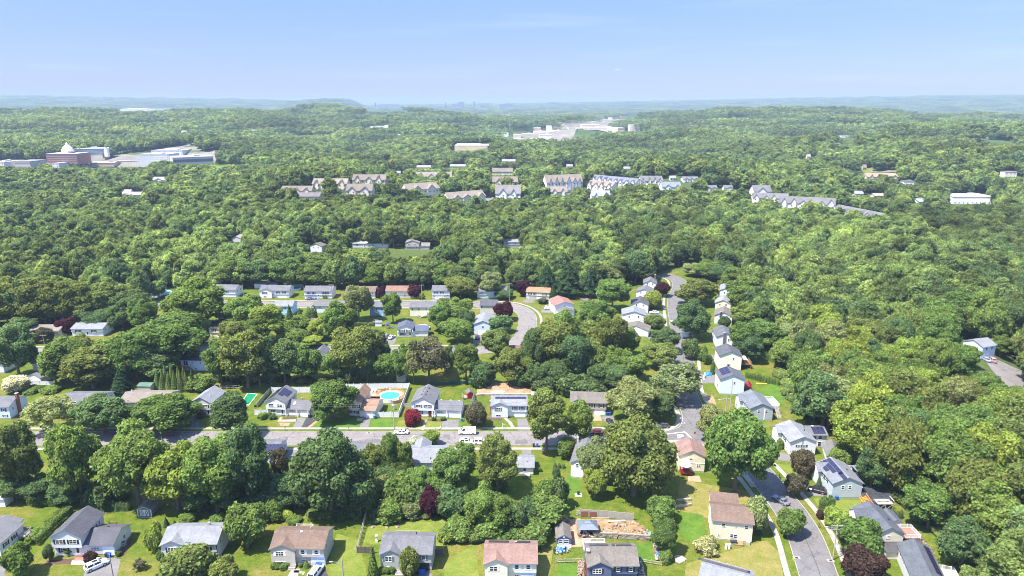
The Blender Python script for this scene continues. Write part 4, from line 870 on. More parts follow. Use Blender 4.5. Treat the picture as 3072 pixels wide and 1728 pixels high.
# --- second street, far side
H, b = raised_ranch('long pale blue ranch left of a bright blue pool', (388, 892), (472, 894), (.50, .64, .76), rLg, depth=9, h=3.6, rise=1.5, low=False, wins=[(.55, 1.8, 'tri'), (.85, 1.0, 'dh')])
H, b = raised_ranch('white house behind the small bare grey tree', (644, 892), (708, 893), (.70, .70, .74), rG, depth=8.5, h=4.2, wins=[(.3, 1.6, 'pair'), (.6, 1, 'dh')], low=False, sh='p')
H, b = raised_ranch('white raised ranch with small front gable and a pool behind white fence', (781, 895), (868, 895), Wh, rG, depth=8.5, h=4.3, gable=(.0, .42), sh='k', door=.43, wins=[(.18, 1.8, 'tri'), (.62, 1, 'dh'), (.84, 1, 'dh')], gar=(.78, 4.6))
H, b = raised_ranch('white raised ranch with dark car in front of its blue-grey garage door', (914, 897), (997, 897), Wh, rG, depth=8.5, h=4.3, sh='k', door=.5, wins=[(.16, 1, 'dh'), (.34, 1, 'dh'), (.7, 1, 'dh'), (.82, 1, 'dh')], gar=(.2, 4.8), gcol=(.42, .48, .56)); H.part('climbing_shrub', MB().box(H.W * .66, H.W * .80, -.3, -.05, 0, 2.0), plain('clipped_green', (.05, .10, .03), .9, bump=.5)); H.vent(b, 'b', .5, .9, .15, .4)
H, b = raised_ranch('cream house with brown roof and brick chimney left of the round purple plum', (1038, 896), (1126, 896), (.66, .62, .54), rBr, depth=8.5, h=3.9, wins=[(.84, .7, 'dh'), (.92, .7, 'dh'), (.3, 1.8, 'tri')], low=False); H.chimney(H.W + .3, 3, .6, 1, 0, 5.6)
H, b = raised_ranch('brick and cream house with tan roof between two purple plums', (1158, 895), (1252, 895), (.68, .62, .52), (.20, .115, .085), depth=8.5, h=4.0, wins=[(.3, 1.8, 'tri'), (.82, .9, 'dh')], low=False, door=.60, doorcol=(.35, .34, .33), sh='w')
H, b = raised_ranch('narrow white house with dark shutters and white garage below', (1297, 897), (1350, 897), Wg, rG, depth=8.5, h=4.6, sh='k', wins=[(.22, .9, 'dh'), (.55, .9, 'dh')], gar=(.42, 4.6), low=False, door=.88)
H, b = raised_ranch('teal and white house hidden behind the pale round tree', (1432, 896), (1520, 896), (.45, .56, .58), rG, depth=8, h=4.0, low=False)
H, b = raised_ranch('cream house with orange-tan roof beside the tall pines', (1579, 897), (1648, 901), (.66, .60, .48), (.29, .155, .085), depth=8, h=4.1, rise=1.5, sh='k', door=.55, wins=[(.16, 1, 'dh'), (.36, 1, 'dh'), (.8, 1.6, 'tri')], gar=(.26, 4.2), gcol=(.35, .33, .3))
H, b = gable_end('white gable house with pink roof inside the road bend', (1665, 944), (1721, 940), 11, (.72, .74, .76), (.25, .125, .105), h=4.6, rise=1.6, wins=((.5, 3.0),)); H.block(H.W * .1, H.W * .9, -4, -.02, 2.4, 1.2, 'y', (.72, .74, .76), rTp)
# --- second street, near side, seen from behind
H, b = rear_view('bright blue house with grey roof backing onto young spruces', (824, 946), (878, 946), 8, (.36, .58, .76), rLg, h=4.6, rise=1.5, wins=((.62, 3.2), ), low=(.62,))
H, b = rear_view('white house back with grey roof right of the young spruces', (943, 940), (1035, 940), 8, Wh, rG, h=3.8, rise=1.5)
H, b = rear_view('blue house back with a stair between two round trees', (1110, 948), (1156, 948), 8, (.30, .46, .62), rG, h=4.6, rise=1.5); H.stairs(2.5, -.4, 4, 0, 1.2, 2.6, WHITE)
H, b = rear_view('cream house back with a white outside stair above the lawn', (1231, 951), (1318, 951), 8.5, (.74, .70, .54), rG, h=4.9, rise=1.7, wins=((.08, 3.3), (.3, 3.3), (.56, 3.3)), low=(.28,), slider=(.72, 2.3)); H.deck(H.W * .6, H.W * .85, -1.8, -.05, 2.4, WOODG, PVC, 'fr', stairs=(H.W * .6, -1, -3.4, 0, 1.1)); H.vent(b, 'f', .52, .9, .15, .5, DARK)
H, b = rear_view('grey-beige house back with dark roof left of the purple plum by the bend', (1441, 943), (1490, 944), 8.5, (.50, .48, .43), rCh, h=4.6, rise=1.7, wins=((.1, 3.2), (.85, 3.2)))
H, b = rear_view('white house back with dormer and back porch among trees', (652, 958), (700, 958), 9, (.70, .71, .74), rG, h=4.8, rise=1.7); H.deck(.5, 5.5, -2.6, -.05, 2.3, WOODG, PVC, 'lrf')
H, b = rear_view('white house glimpsed through the dark oaks', (246, 960), (290, 960), 8, Wh, rLg, h=3.8, rise=1.6)
H, b = rear_view('pale house glimpsed behind the row of tall oaks', (150, 905), (210, 905), 8, Wh, rG, h=3.4, rise=1.5)
# --- left side of the far right-hand street (gable ends towards us)
def ge(label, A, B, d, wall, roof, **k): return gable_end(label, A, B, d, wall, roof, **k)
ge('white house farthest up the right-hand street with dark roof and tall chimney', (1930, 872), (1968, 874), 8.5, (.68, .66, .62), rG, h=4.3)[0].chimney(6, 6, .6, .6, 4, 8)
ge('white house second from the far end of the right-hand street', (1908, 898), (1953, 902), 8.5, Wh, rG, h=4.2)
H, b = ge('white house with charcoal roof behind the small bright street tree', (1893, 937), (1944, 940), 9, Wh, rCh, h=4.3); H.boxvent(b, 'r', .4, .6)
H, b = ge('white two-storey house with silver roof left of the concrete path', (1866, 973), (1935, 976), 8.8, (.72, .74, .77), rLg, h=4.8)
H, b = ge('white house with brown-grey roof nearest on the left of the concrete path', (1868, 1004), (1944, 1012), 7, (.70, .71, .74), rTp, h=3.0, rise=1.8, wins=())
# --- right side of that street
H, b = ge('pale blue house with silver roof farthest on the right of the street', (2158, 899), (2204, 903), 12, (.62, .70, .78), rLg, h=5.2); H.chimney(H.W - 1, 9, .6, .6, 5, 8.6); H.deck(H.W + .1, H.W + 4, 3, 7, 2.6, WOODG, PVC, 'rf')
H, b = ge('cream house tucked between two grey-roofed houses on the right of the street', (2144, 935), (2190, 939), 10, Cr, (.22, .22, .22), h=4.6)
H, b = ge('white house with a black chimney pipe and dark lower roof behind a round shrub', (2142, 972), (2194, 977), 10, Wg, rTp, h=4.4); H.chimney(H.W * .35, -.3, .5, .5, 0, 6.4, DARK)
H, b = ge('grey-roofed white house with brown chimney beside the red playhouse', (2148, 1043), (2206, 1045), 10.5, (.68, .70, .74), (.10, .10, .115), h=4.9, wins=((.62, 2.9, .7, 1.2),)); H.chimney(H.W * .36, -.35, .6, .6, 0, 6.8, plain('brown_chimney', (.14, .10, .09), .9))
H, b = ge('tall cream house with charcoal roof and a brown side door', (2156, 1110), (2222, 1112), 8.7, (.70, .67, .54), (.075, .078, .088), h=6.0, wins=((.62, 4.3, .7, 1.0),)); H.door(b, 'f', .42, .5, (.20, .12, .08)); H.deck(H.W + .1, H.W + 4.4, 2, 7, 2.0, WOODB, WOODB, 'rf'); H.part('patio_awning', MB().prism([(2, 3.6), (7, 3.6), (7, 3.7), (2, 3.7)], H.W, H.W + 3, 'x'), plain('tan_awning', (.42, .36, .28)))
H, b = ge('tall pale blue house with blue solar panels on its street side', (2158, 1183), (2230, 1185), 8, (.62, .67, .78), (.085, .088, .10), h=5.8, wins=((.58, 4.0, .7, 1.0),)); H.solar(b, 'l', .97, .25, 4, 2, 1.4, 1.6); H.deck(H.W + .1, H.W + 3.4, 3, 7, 2.0, RED, RED, 'rf')
A = Vector(G(2247, 1262)); B = Vector(G(2316, 1262))
H = House('ranch_house', 'grey ranch with silver roof and white deck at the wooded edge', A, B, world=True); b = H.block(0, H.W, 0, 11, 4.3, 1.7, 'y', (.36, .37, .40), (.125, .135, .155)); b2 = H.block(-1.2, H.W * .5, 6.6, 10.8, 4.2, 1.3, 'x', Wg, (.125, .135, .155))
for p in (.38, .72): H.win(b, 'f', p, 2.6, .9, 1.2)
for p in (.2, .5, .8): H.win(b, 'l', p, 2.6, 1.4, 1.2)
H.deck(H.W + .1, H.W + 4.0, 5, 11, 2.7, WOODG, PVC, 'rfb', stairs=(H.W + 3, 5, 0, -3.6, 1.2)); H.part('down_pipe', MB().box(H.W * .62, H.W * .66, -.06, 0, .3, 4.2), WHITE)
H = House('ranch_house', 'white ranch with silver roof and a glazed back wing under dark trees', G(2367, 1366), G(2444, 1366), world=True); b = H.block(0, H.W, 0, 10.6, 4.4, 1.6, 'y', Wh, rLg); H.block(-1.3, H.W * .5, 6.2, 10.4, 4.3, 1.2, 'x', Wh, rLg)
b3 = H.block(H.W + .01, H.W + 5.2, 4.6, 10.4, 4.2, 1.1, 'x', Wh, rG); H.solar(b3, 'f', .25, .1, 3, 2, 1.2, 1.4); H.skylight(b3, 'b', .5, .5)
for p in (.35, .55): H.win(b, 'f', p, 2.7, 1.0, .7, 'k')
for p in (.12, .35, .6): H.win(b, 'l', p, 2.6, 1.2, 1.3, 'k')
for p in (.3, .62): H.win(b3, 'f', p, 2.7, 1.2, 1.2); H.win(b3, 'f', p, .5, 1.1, 1.6)
H.vent(b, 'r', .5, .4, .12, .6, DARK); H.part('down_pipe', MB().box(H.W * .45, H.W * .49, -.08, -.02, .3, 5.5), METAL)
H, b = gable_end('white shed-like house with sagging grey roof under trees', (2480, 1392), (2528, 1398), 8, (.62, .62, .62), (.13, .125, .12), h=2.6, rise=1.3, wins=((.4, 1.0),), side='l')
H = House('raised_ranch', 'grey-green house with purple solar panels and a black covered pool behind', G(2494, 1496), G(2581, 1496), world=True); b = H.block(0, H.W, 0, 10.2, 4.5, 1.7, 'y', (.40, .45, .46), (.155, .16, .172)); H.block(-1.0, H.W * .5, 6.6, 10.1, 4.4, 1.3, 'x', Wg, (.155, .16, .172))
for p in (.34, .58): H.win(b, 'f', p, 2.7, .85, 1.15)
for p in (.15, .4, .62): H.win(b, 'l', p, 2.8, 1.2, 1.2, 'k')
H.solar(b, 'l', .985, .10, 3, 1, 1.6, 1.1); H.solar(b, 'l', .985, .38, 4, 1, 1.6, 1.1); H.solar(b, 'l', .985, .66, 5, 1, 1.6, 1.1); H.solar(b, 'l', .28, .62, 2, 1, 1.6, 1.1)
H.boxvent(b, 'r', .5, .5, DARK, .5); H.deck(H.W + .1, H.W + 4.6, 6.5, 10.5, 2.8, WOODG, PVC, 'rfb'); H.stairs(H.W + 1.2, 6.5, 0, -4.4, 1.3, 2.8, PVC); H.part('side_ramp', MB().box(H.W + .1, H.W + 3.0, -.2, 4.5, 0, .5), plain('grey_boards', (.40, .42, .44)))
H = House('raised_ranch', 'cream house with long charcoal roof behind the leafy street tree', G(2620, 1654), G(2703, 1654), world=True); b = H.block(0, H.W, 0, 10.4, 4.6, 1.7, 'y', Cr, (.082, .088, .105)); H.block(-1.2, H.W * .5, 6.4, 10.2, 4.5, 1.35, 'x', Wg, (.082, .088, .105)); b3 = H.block(H.W * .15, H.W * 1.0, -3.2, -.02, 2.4, .8, 'x', Cr, (.07, .065, .07))
H.win(b, 'f', .45, 3.3, .9, 1.0, None, 'grid'); H.block(H.W + .01, H.W + 2.6, 5.6, 10, 3.9, .6, 'y', Wg, (.082, .088, .105)); H.boxvent(b, 'r', .4, .5, DARK, .5)
for p in (.1, .25, .6, .8): H.win(b, 'l', p, 2.8, 1.0, 1.2)
H.deck(H.W + .6, H.W + 4.8, 1.2, 5.4, 2.6, plain('red_deck', (.22, .12, .09), .8), PVC, 'rfb')
H, b = gable_end('house with blue-grey roof cut off by the bottom right edge', (2735, 1790), (2835, 1800), 13, Wg, (.085, .092, .105), h=3.8, rise=1.6, wins=()); H.deck(H.W + .1, H.W + 4, 4, 9, 1.8, WOODG, PVC, 'rb'); H.solar(b, 'r', .2, .1, 8, 1, 1.2, 1.5)
H, b = rear_view('pale blue house standing alone by the distant cul-de-sac', (2942, 1078), (2980, 1080), 7.5, (.58, .70, .80), rLg, h=4.8, rise=1.6, wins=((.3, 3.2), (.7, 3.2))); H.garage(b, 'f', .4, 2.6)
# --- houses in the wood beyond
H, b, w = split_level('pinkish brown house with a low wing alone in a far clearing', (1217, 750), (1288, 750), .58, (.42, .36, .33), (.17, .15, .145), h=5.2, rise=1.7, depth=9, sh=None, gar=None)
H, b = raised_ranch('long white roofed house left of the far clearing', (1058, 744), (1165, 744), Wg, (.26, .25, .245), depth=13, h=3.2, rise=1.6, low=False, over=False)
H, b = raised_ranch('white house with a pale roof deep in the far wood', (1512, 744), (1570, 744), Wg, rLg, depth=9, h=4.2, rise=1.4, low=False)
H, b = gable_end('small white house with parked cars by the far left wood', (932, 756), (966, 758), 9, Wg, rTp, h=4.4, wins=((.3, 2.9), (.7, 2.9)))
H, b = gable_end('white cottage hidden in the far left wood', (697, 728), (722, 728), 9, Wg, (.3, .28, .27), h=3.2, wins=())
H, b = gable_end('pale cottage roof in the wood up the right-hand street', (1886, 806), (1902, 806), 8, Tan, (.25, .19, .15), h=3.0, wins=())
# ------------------------------------------------------------------ buildings far off
def drape(name, px, mat, dz=.25, step=5.0, world=False):
    P = [tuple(p[:2]) for p in px] if world else [tuple(G(u, v)[:2]) for u, v in px]
    xs = [p[0] for p in P]; ys = [p[1] for p in P]; bm = bmesh.new()
    f = bm.faces.new([bm.verts.new((p[0], p[1], 0)) for p in P])
    for ax, lo, hi in ((0, min(xs), max(xs)), (1, min(ys), max(ys))):
        k = lo + step
        while k < hi:
            bmesh.ops.bisect_plane(bm, geom=bm.verts[:] + bm.edges[:] + bm.faces[:], plane_co=(k, 0, 0) if ax == 0 else (0, k, 0), plane_no=(1, 0, 0) if ax == 0 else (0, 1, 0)); k += step
    bmesh.ops.triangulate(bm, faces=bm.faces[:])
    for v in bm.verts: v.co.z = float(hgt(v.co.x, v.co.y)) + dz
    bmesh.ops.recalc_face_normals(bm, faces=bm.faces)
    if sum(f.normal.z for f in bm.faces) < 0: bmesh.ops.reverse_faces(bm, faces=bm.faces)
    me = bpy.data.meshes.new(name); bm.to_mesh(me); bm.free(); me.materials.append(mat); return tag(obj(name, me), kind='structure')
ROWS = set()
FARW = plain('far_window', (.05, .06, .08), .15, spec=.5)
def far(label, u0, u1, vt, vb, wall, roof, style='flat', v1=None, depth=None, name='building', cat='building', floors=None, gables=0, group=None, clear=True, wins=True, band=None):
    """a building known by its outline: left and right edge, top and foot in pixels"""
    a = G(u0, vb); b = G(u1, vb if v1 is None else v1)
    if v1 is None: b.y = a.y; b.z = a.z
    W = (b - a).xy.length; yaw = math.atan2(b.y - a.y, b.x - a.x)
    d = ray(u0 if v1 is None else u0, vt); ztop = CAMH + d.z * (a.y / d.y); Ht = max(3.0, ztop - a.z); D = depth or min(W * .8, 16 if style != 'flat' else W * .6)
    if style == 'gable' or style == 'row':
        # the ridge stands back from the front: allow for it
        d2 = ray(u0, vt); Ht = max(5.0, CAMH + d2.z * ((a.y + D / 2) / d2.y) - a.z); h = Ht * .62; rise = Ht - h
    else: h = Ht; rise = 0
    e = empty(name, (a.x, a.y, a.z), yaw); tag(e, label, cat, group); kr = (.8 if cat == 'shop' else .45) if style == 'flat' else .68; wall = tuple(q * .95 for q in wall); roof = tuple(q * kr for q in roof); wm = plain('far_wall', wall, .8, var=.14, scale=.12); rm = plain('far_roof', roof, .85, var=.2, scale=.15)
    if style == 'flat':
        MB().box(0, W, 0, D, -3, h).build('wall', wm, e); MB().box(-.3, W + .3, -.3, D + .3, h + .002, h + .5).build('roof', rm, e)
        if W > 25: MB().box(W * .55, W * .7, D * .3, D * .6, h + .51, h + 2.6).build('roof_plant', wm, e)
    else:
        MB().prism([(0, -3), (D, -3), (D, h), (D / 2, h + rise), (0, h)], 0, W, 'x').build('wall', wm, e)
        sl = rise / (D / 2); o = .6
        MB().prism([(-o, h - o * sl + .02), (D / 2, h + rise + .02), (D + o, h - o * sl + .02), (D + o, h - o * sl + .3), (D / 2, h + rise + .3), (-o, h - o * sl + .3)], -.5, W + .5, 'x').build('roof', rm, e)
        rg = random.Random(int(u0))
        for k in range(gables):
            cx = W * (k + .5 + rg.uniform(-.12, .12)) / gables; gw = min(W / gables * rg.uniform(.42, .72), 9) / 2; gr = rise * rg.uniform(.55, .9)
            g = MB().prism([(cx - gw, h * .2), (cx + gw, h * .2), (cx + gw, h), (cx, h + gr), (cx - gw, h)], -1.4, D * .45, 'y').build('front_gable', wm, e)
            MB().prism([(cx - gw - .4, h - .4 * gr / gw + .02), (cx, h + gr + .02), (cx + gw + .4, h - .4 * gr / gw + .02), (cx + gw + .4, h - .4 * gr / gw + .3), (cx, h + gr + .3), (cx - gw - .4, h - .4 * gr / gw + .3)], -1.9, D * .46, 'y').build('gable_roof', rm, g)
    if band:
        bm_ = plain('far_band', band, .4, var=.1); nf = floors or max(2, int(h / 3.6))
        for k in range(nf): MB().box(.4, W - .4, -.12, .02, h * (k + .35) / nf, h * (k + .75) / nf).build('window_band', bm_, e)
    elif wins:
        nf = floors or max(1, int(h / 3.0)); nw = max(2, min(14, int(W / 4.2))); ww = 1.1 if W < 60 else 2.2
        me = cached(('fw', ww), lambda: MB().box(-ww / 2, ww / 2, -.08, .02, 0, 1.35).mesh('window', FARW))
        off = 1.42 if gables else 0
        for f in range(nf):
            for k in range(nw):
                x = W * (k + .5) / nw; y = 0
                if gables:
                    for q in range(gables):
                        if abs(x - W * (q + .5) / gables) < min(W / gables * .62, 9) / 2: y = -1.4
                obj('window', me, e, (x, y, h * (f + .3) / nf))
    if clear:
        CLEAR.append((min(u0, u1) - 1, vt, max(u0, u1) + 1, (vt + .62 * (max(vb, v1 or vb) - vt)) if style == 'row' else max(vb, v1 or vb) - 6, min(a.y, b.y) - 2))
        if style == 'row': ROWS.add(CLEAR[-1])
    NOTREE.append((min(a.x, b.x) - 1, max(a.x, b.x) + 1, min(a.y, b.y) - 2, max(a.y, b.y) + D + 1)); return e
CLEAR[:] = [(2990, 1092, 3072, 1118, 238), (3035, 1118, 3072, 1160, 225), (2938, 1055, 2982, 1085, 262), (1215, 722, 1290, 750, 480), (1185, 750, 1270, 770, 470), (1058, 731, 1165, 744, 480), (1515, 728, 1570, 742, 480), (928, 728, 968, 754, 470), (698, 714, 724, 726, 510), (2000, 818, 2045, 845, 380),
             (1000, 612, 1000, 612, 0), (2545, 1 * 500, 2690, 518, 900), (1452, 528, 1486, 575, 700)]
cW, cR, cR2 = (.66, .58, .46), (.20, .165, .130), (.26, .215, .175); tW, tR = (.68, .65, .60), (.17, .165, .165); GC = 'cream apartment blocks on the wooded rise'; GT = 'white townhouse rows among the trees'
far('cream apartment block with three front gables, farthest back on the wooded rise', 1243, 1358, 516, 552, cW, cR2, 'row', gables=3, group=GC)
far('cream apartment block with broken gabled roofline left of centre on the rise', 1058, 1179, 524, 562, cW, cR, 'row', gables=3, group=GC)
far('cream four-storey block below the broken gabled roofline', 1040, 1123, 552, 600, cW, cR, 'row', gables=2, group=GC)
far('long cream apartment row at the left end of the rise', 938, 1050, 536, 572, cW, cR2, 'row', gables=4, group=GC)
far('low beige block on the far left of the rise, half behind trees', 843, 935, 558, 592, cW, cR, 'row', gables=3, group=GC)
far('grey-brown roof lowest at the left end of the rise', 825, 960, 578, 604, cW, (.17, .15, .145), 'row', gables=1, group=GC)
far('cream block with stepped roofs in the dip of the rise', 1223, 1318, 552, 598, cW, cR2, 'row', gables=2, v1=590, group=GC)
far('long cream block with pale roof left of the tall corner block', 1348, 1457, 578, 622, cW, cR2, 'row', gables=3, v1=610, group=GC)
far('tall four-storey cream corner block at the front of the rise', 1487, 1561, 556, 614, (.76, .73, .66), (.20, .18, .18), 'row', gables=2, depth=22, group=GC)
far('grey-roofed block stacked behind the tall corner block', 1478, 1552, 530, 566, cW, cR, 'row', gables=2, depth=26, group=GC)
far('broad beige roof at the very back of the stacked blocks', 1477, 1538, 504, 530, (.6, .54, .46), cR, 'gable', depth=24, group=GC)
far('white stepped townhouse row right of the tall corner block', 1640, 1747, 526, 580, tW, cR2, 'row', gables=6, v1=574, depth=14, group=GT)
far('white townhouses in front of the stepped row', 1652, 1700, 560, 596, tW, cR2, 'row', gables=2, group=GT)
far('long townhouse row with blue-grey gables', 1775, 1906, 524, 556, tW, (.17, .18, .23), 'row', gables=8, v1=566, depth=12, group=GT)
far('beige townhouse row in front of the blue-grey gables', 1761, 1835, 540, 574, (.66, .62, .55), cR2, 'row', gables=4, v1=580, group=GT)
far('pale townhouse roofs nearest below the blue-grey gables', 1775, 1831, 572, 610, tW, (.30, .31, .33), 'row', gables=2, group=GT)
far('townhouse row right of the blue-grey gables', 1922, 1994, 528, 562, tW, tR, 'row', gables=4, group=GT)
far('twin white gabled houses right of the townhouse rows', 1986, 2046, 546, 580, (.78, .78, .78), (.22, .22, .26), 'row', gables=2, group=GT)
far('small white townhouse tops peeping over trees', 2050, 2096, 530, 548, tW, tR, 'row', gables=3, group=GT)
far('white townhouse roofs just left of the tall white row', 2114, 2150, 556, 576, tW, tR, 'row', gables=2, group=GT)
far('small white townhouses between tree crowns near the tall white row', 2172, 2196, 556, 576, tW, tR, 'row', gables=1, group=GT)
far('tall white townhouse block at the upper left end of the slanting row', 2260, 2308, 556, 600, tW, tR, 'row', gables=1, depth=14, group=GT)
far('white townhouse row stepping down to the right, second in the slanting row', 2257, 2362, 578, 612, tW, tR, 'row', gables=4, v1=622, depth=13, group=GT)
far('white townhouse row with a broad blank end wall in the slanting row', 2336, 2502, 588, 634, tW, tR, 'row', gables=6, v1=642, depth=13, group=GT)
far('lowest townhouse row of the slanting row, nearest the forest', 2495, 2648, 612, 646, tW, tR, 'row', gables=6, v1=668, depth=13, group=GT)
# lots and lawns round the blocks
for px in ([(1455, 560), (1490, 545), (1490, 610), (1440, 600)], [(1700, 582), (1770, 575), (1775, 600), (1720, 606)]): drape('parking_lot', px, DRIVE, .4, 12)
drape('meadow', [(2545, 500), (2640, 500), (2700, 515), (2600, 522)], LAWN2, .4, 15); drape('parking_lot', [(2610, 510), (2670, 510), (2680, 518), (2612, 518)], DRIVE, .7, 15)
far('long white flat-roofed works hall at the right', 2857, 2985, 592, 618, (.72, .72, .72), (.62, .61, .58), 'flat', v1=618, depth=30, floors=1); drape('yard', [(2990, 600), (3072, 590), (3072, 640), (3010, 650), (2900, 625)], CONC, .5, 15)
far('brown terraced houses by a lawn on the right-hand hill', 2600, 2672, 520, 545, (.55, .44, .34), (.36, .24, .17), 'row', gables=4)
far('small brown house left of the hillside lawn', 2527, 2545, 494, 510, (.45, .33, .26), (.30, .22, .18), 'gable'); far('small brown house by the hillside lawn', 2588, 2604, 494, 512, (.5, .42, .36), (.28, .22, .19), 'gable')
far('white shed with pale roof half hidden on the right-hand hill', 2710, 2738, 545, 558, Wh, (.40, .39, .37), 'flat'); far('small white house among dark trees right of the townhouses', 2563, 2587, 573, 592, Wh, (.3, .3, .33), 'gable'); far('tan roof right of the small white house', 2622, 2646, 580, 596, (.5, .42, .34), (.38, .31, .25), 'gable'); far('teal-trimmed little building under trees', 2755, 2782, 596, 616, (.45, .56, .56), (.3, .33, .34), 'gable')
far('white mansion with many gables high on the right', 2912, 2950, 425, 446, Wh, (.40, .39, .38), 'row', gables=2); far('tall cream mansion high on the right', 2960, 2994, 420, 441, (.74, .72, .62), (.42, .42, .40), 'row', gables=2); far('tan house at the right end of the high mansions', 3012, 3036, 422, 436, (.62, .52, .42), (.36, .29, .25), 'gable')
far('long pale roof at the right edge on the hill', 3012, 3056, 516, 536, (.66, .60, .52), (.46, .42, .37), 'flat'); far('white roofs between dark trees on the right-hand hill', 2520, 2566, 430, 438, Wh, (.5, .49, .47), 'flat'); far('cream house on the right-hand hillside', 2420, 2434, 462, 482, (.66, .58, .46), (.4, .33, .27), 'gable')
for i, (u, v, l) in enumerate([(2010, 540, 'white house peeping through trees above the townhouses'), (1870, 512, 'white gables on the skyline of trees behind the townhouses'), (1700, 505, 'grey-roofed house behind dark tall trees'), (1506, 490, 'cream gables far behind the stacked blocks'), (1350, 505, 'long pale roof behind the farthest apartment block'), (1250, 508, 'pale low roof left behind the farthest apartment block'), (1188, 525, 'blue-grey roof left of the farthest apartment block')]):
    far(l, u, u + (18, 22, 18, 40, 46, 44, 16)[i], v - 12, v + 2, Wh, (.30, .29, .28), 'gable', name='house', cat='house')
PAVED = [[(1470, 436), (1540, 412), (1640, 396), (1760, 372), (1930, 346), (1990, 348), (1900, 368), (1830, 392), (1760, 412), (1690, 434), (1560, 436)], [(480, 345), (500, 330), (700, 326), (720, 338), (600, 348)], [(20, 345), (60, 334), (240, 330), (260, 340)], [(0, 500), (60, 486), (330, 478), (460, 462), (640, 455), (650, 485), (520, 500), (330, 508), (120, 512)]]
LOT = surf('pale_paving', (.11, .105, .085), (.19, .17, .15), .08, 1, .5)
for px in PAVED: drape('far_paving', px, LOT, .5, 40)
# town on the left
bk = (.34, .15, .12)
e = far('round-cornered red brick office with a white domed top', 142, 213, 462, 492, bk, (.62, .62, .62), 'flat', band=(.10, .11, .13), floors=4, depth=40)
def dome(e, W, D, h):
    m = MB(); n = 12
    for k, (r, z) in enumerate(((.20, 0), (.19, 4), (.14, 9), (.06, 13), (.01, 18))):
        if k: 
            for j in range(n):
                a, b = 2 * math.pi * j / n, 2 * math.pi * (j + 1) / n; m.poly([(W / 2 + pr * W * math.cos(a), D / 2 + pr * W * math.sin(a), h + pz), (W / 2 + pr * W * math.cos(b), D / 2 + pr * W * math.sin(b), h + pz), (W / 2 + r * W * math.cos(b), D / 2 + r * W * math.sin(b), h + z), (W / 2 + r * W * math.cos(a), D / 2 + r * W * math.sin(a), h + z)])
        pr, pz = r, z
    m.build('dome', plain('white_dome', (.72, .72, .72), .5), e)
a_ = G(142, 492); d_ = ray(142, 462); W_ = (G(213, 492) - a_).x; dome(e, W_, 40, CAMH + d_.z * (a_.y / d_.y) - a_.z + .5)
far('long white office block with ribbon windows', 214, 333, 449, 482, (.74, .76, .76), (.66, .67, .68), 'flat', band=(.16, .20, .24), floors=4, depth=45, v1=474)
far('low brick and white offices in front of the domed office', 47, 153, 485, 508, (.50, .42, .38), (.42, .38, .36), 'flat', band=(.22, .22, .24), floors=2, depth=40); far('pale roof at the left picture edge by the offices', -40, 46, 488, 504, (.66, .62, .58), (.55, .5, .46), 'flat', depth=50)
far('low white store between the brick buildings', 159, 254, 491, 508, (.68, .66, .64), (.66, .64, .62), 'flat', depth=45); e = far('brick hall with a small white cupola', 274, 346, 488, 510, (.48, .33, .26), (.52, .40, .34), 'gable', depth=22)
MB().box(24, 30, 6, 12, 14, 25).prism([(24, 25), (30, 25), (27, 31)], 6, 12, 'y').build('cupola', WHITE, e)
far('brick warehouse with a pale flat roof', 350, 441, 484, 506, (.52, .42, .36), (.60, .56, .53), 'flat', depth=55); far('grey multi-storey car park with open decks', 520, 642, 474, 498, (.58, .52, .46), (.50, .47, .45), 'flat', band=(.14, .13, .13), floors=3, depth=50, v1=493)
far('pale block left of the multi-storey car park', 413, 480, 464, 490, (.62, .60, .58), (.58, .56, .55), 'flat', depth=40); far('office block with flat roof behind the car park', 574, 642, 453, 470, (.66, .62, .56), (.52, .49, .47), 'flat', band=(.2, .2, .2), floors=2, depth=30); far('white works roofs right behind the brick warehouse', 455, 575, 452, 466, (.66, .66, .66), (.60, .58, .57), 'flat', depth=60)
for i, (u, v, w, l) in enumerate([(360, 592, 40, 'white house cluster in the trees below the town'), (457, 547, 58, 'white gabled house in the trees below the car park'), (676, 497, 55, 'pale house right of the car park'), (400, 592, 26, 'grey-roofed house in the trees below the town'), (372, 585, 16, 'small white house left in the trees below the town'), (752, 405, 14, 'lone white house in the far left wood'), (545, 408, 14, 'small cream house in the middle of the far left wood')]):
    far(l, u, u + w, v - 16, v + 3, Wh, (.42, .39, .37), 'row' if w > 35 else 'gable', gables=2 if w > 35 else 0, name='house', cat='house')
# shops and works in the middle distance
far('big white-roofed store with tan walls in the middle distance', 1364, 1463, 437, 457, (.60, .48, .30), (.82, .80, .74), 'flat', depth=70, wins=False); far('long cream roof behind the big white-roofed store', 1420, 1521, 400, 411, (.7, .62, .5), (.78, .74, .66), 'flat', depth=80, wins=False)
far('far white hall on the plain', 1505, 1545, 343, 353, (.7, .62, .58), (.75, .68, .64), 'flat', depth=120, wins=False); far('brown hospital blocks behind dark trees', 1853, 1924, 384, 412, (.48, .36, .28), (.50, .44, .40), 'flat', depth=60, band=(.2, .16, .15), floors=3); far('pale stair tower of the hospital', 1890, 1918, 374, 396, (.60, .52, .46), (.6, .56, .53), 'flat', depth=40)
far('brown roofs on the far right hill crest', 2050, 2122, 364, 374, (.45, .33, .27), (.42, .30, .25), 'flat', depth=40, wins=False); far('long brown building on the far right hill crest', 2168, 2246, 360, 370, (.42, .31, .26), (.42, .32, .28), 'flat', depth=40, wins=False)
SG = 'shops along the valley road'
rn = random.Random(12)
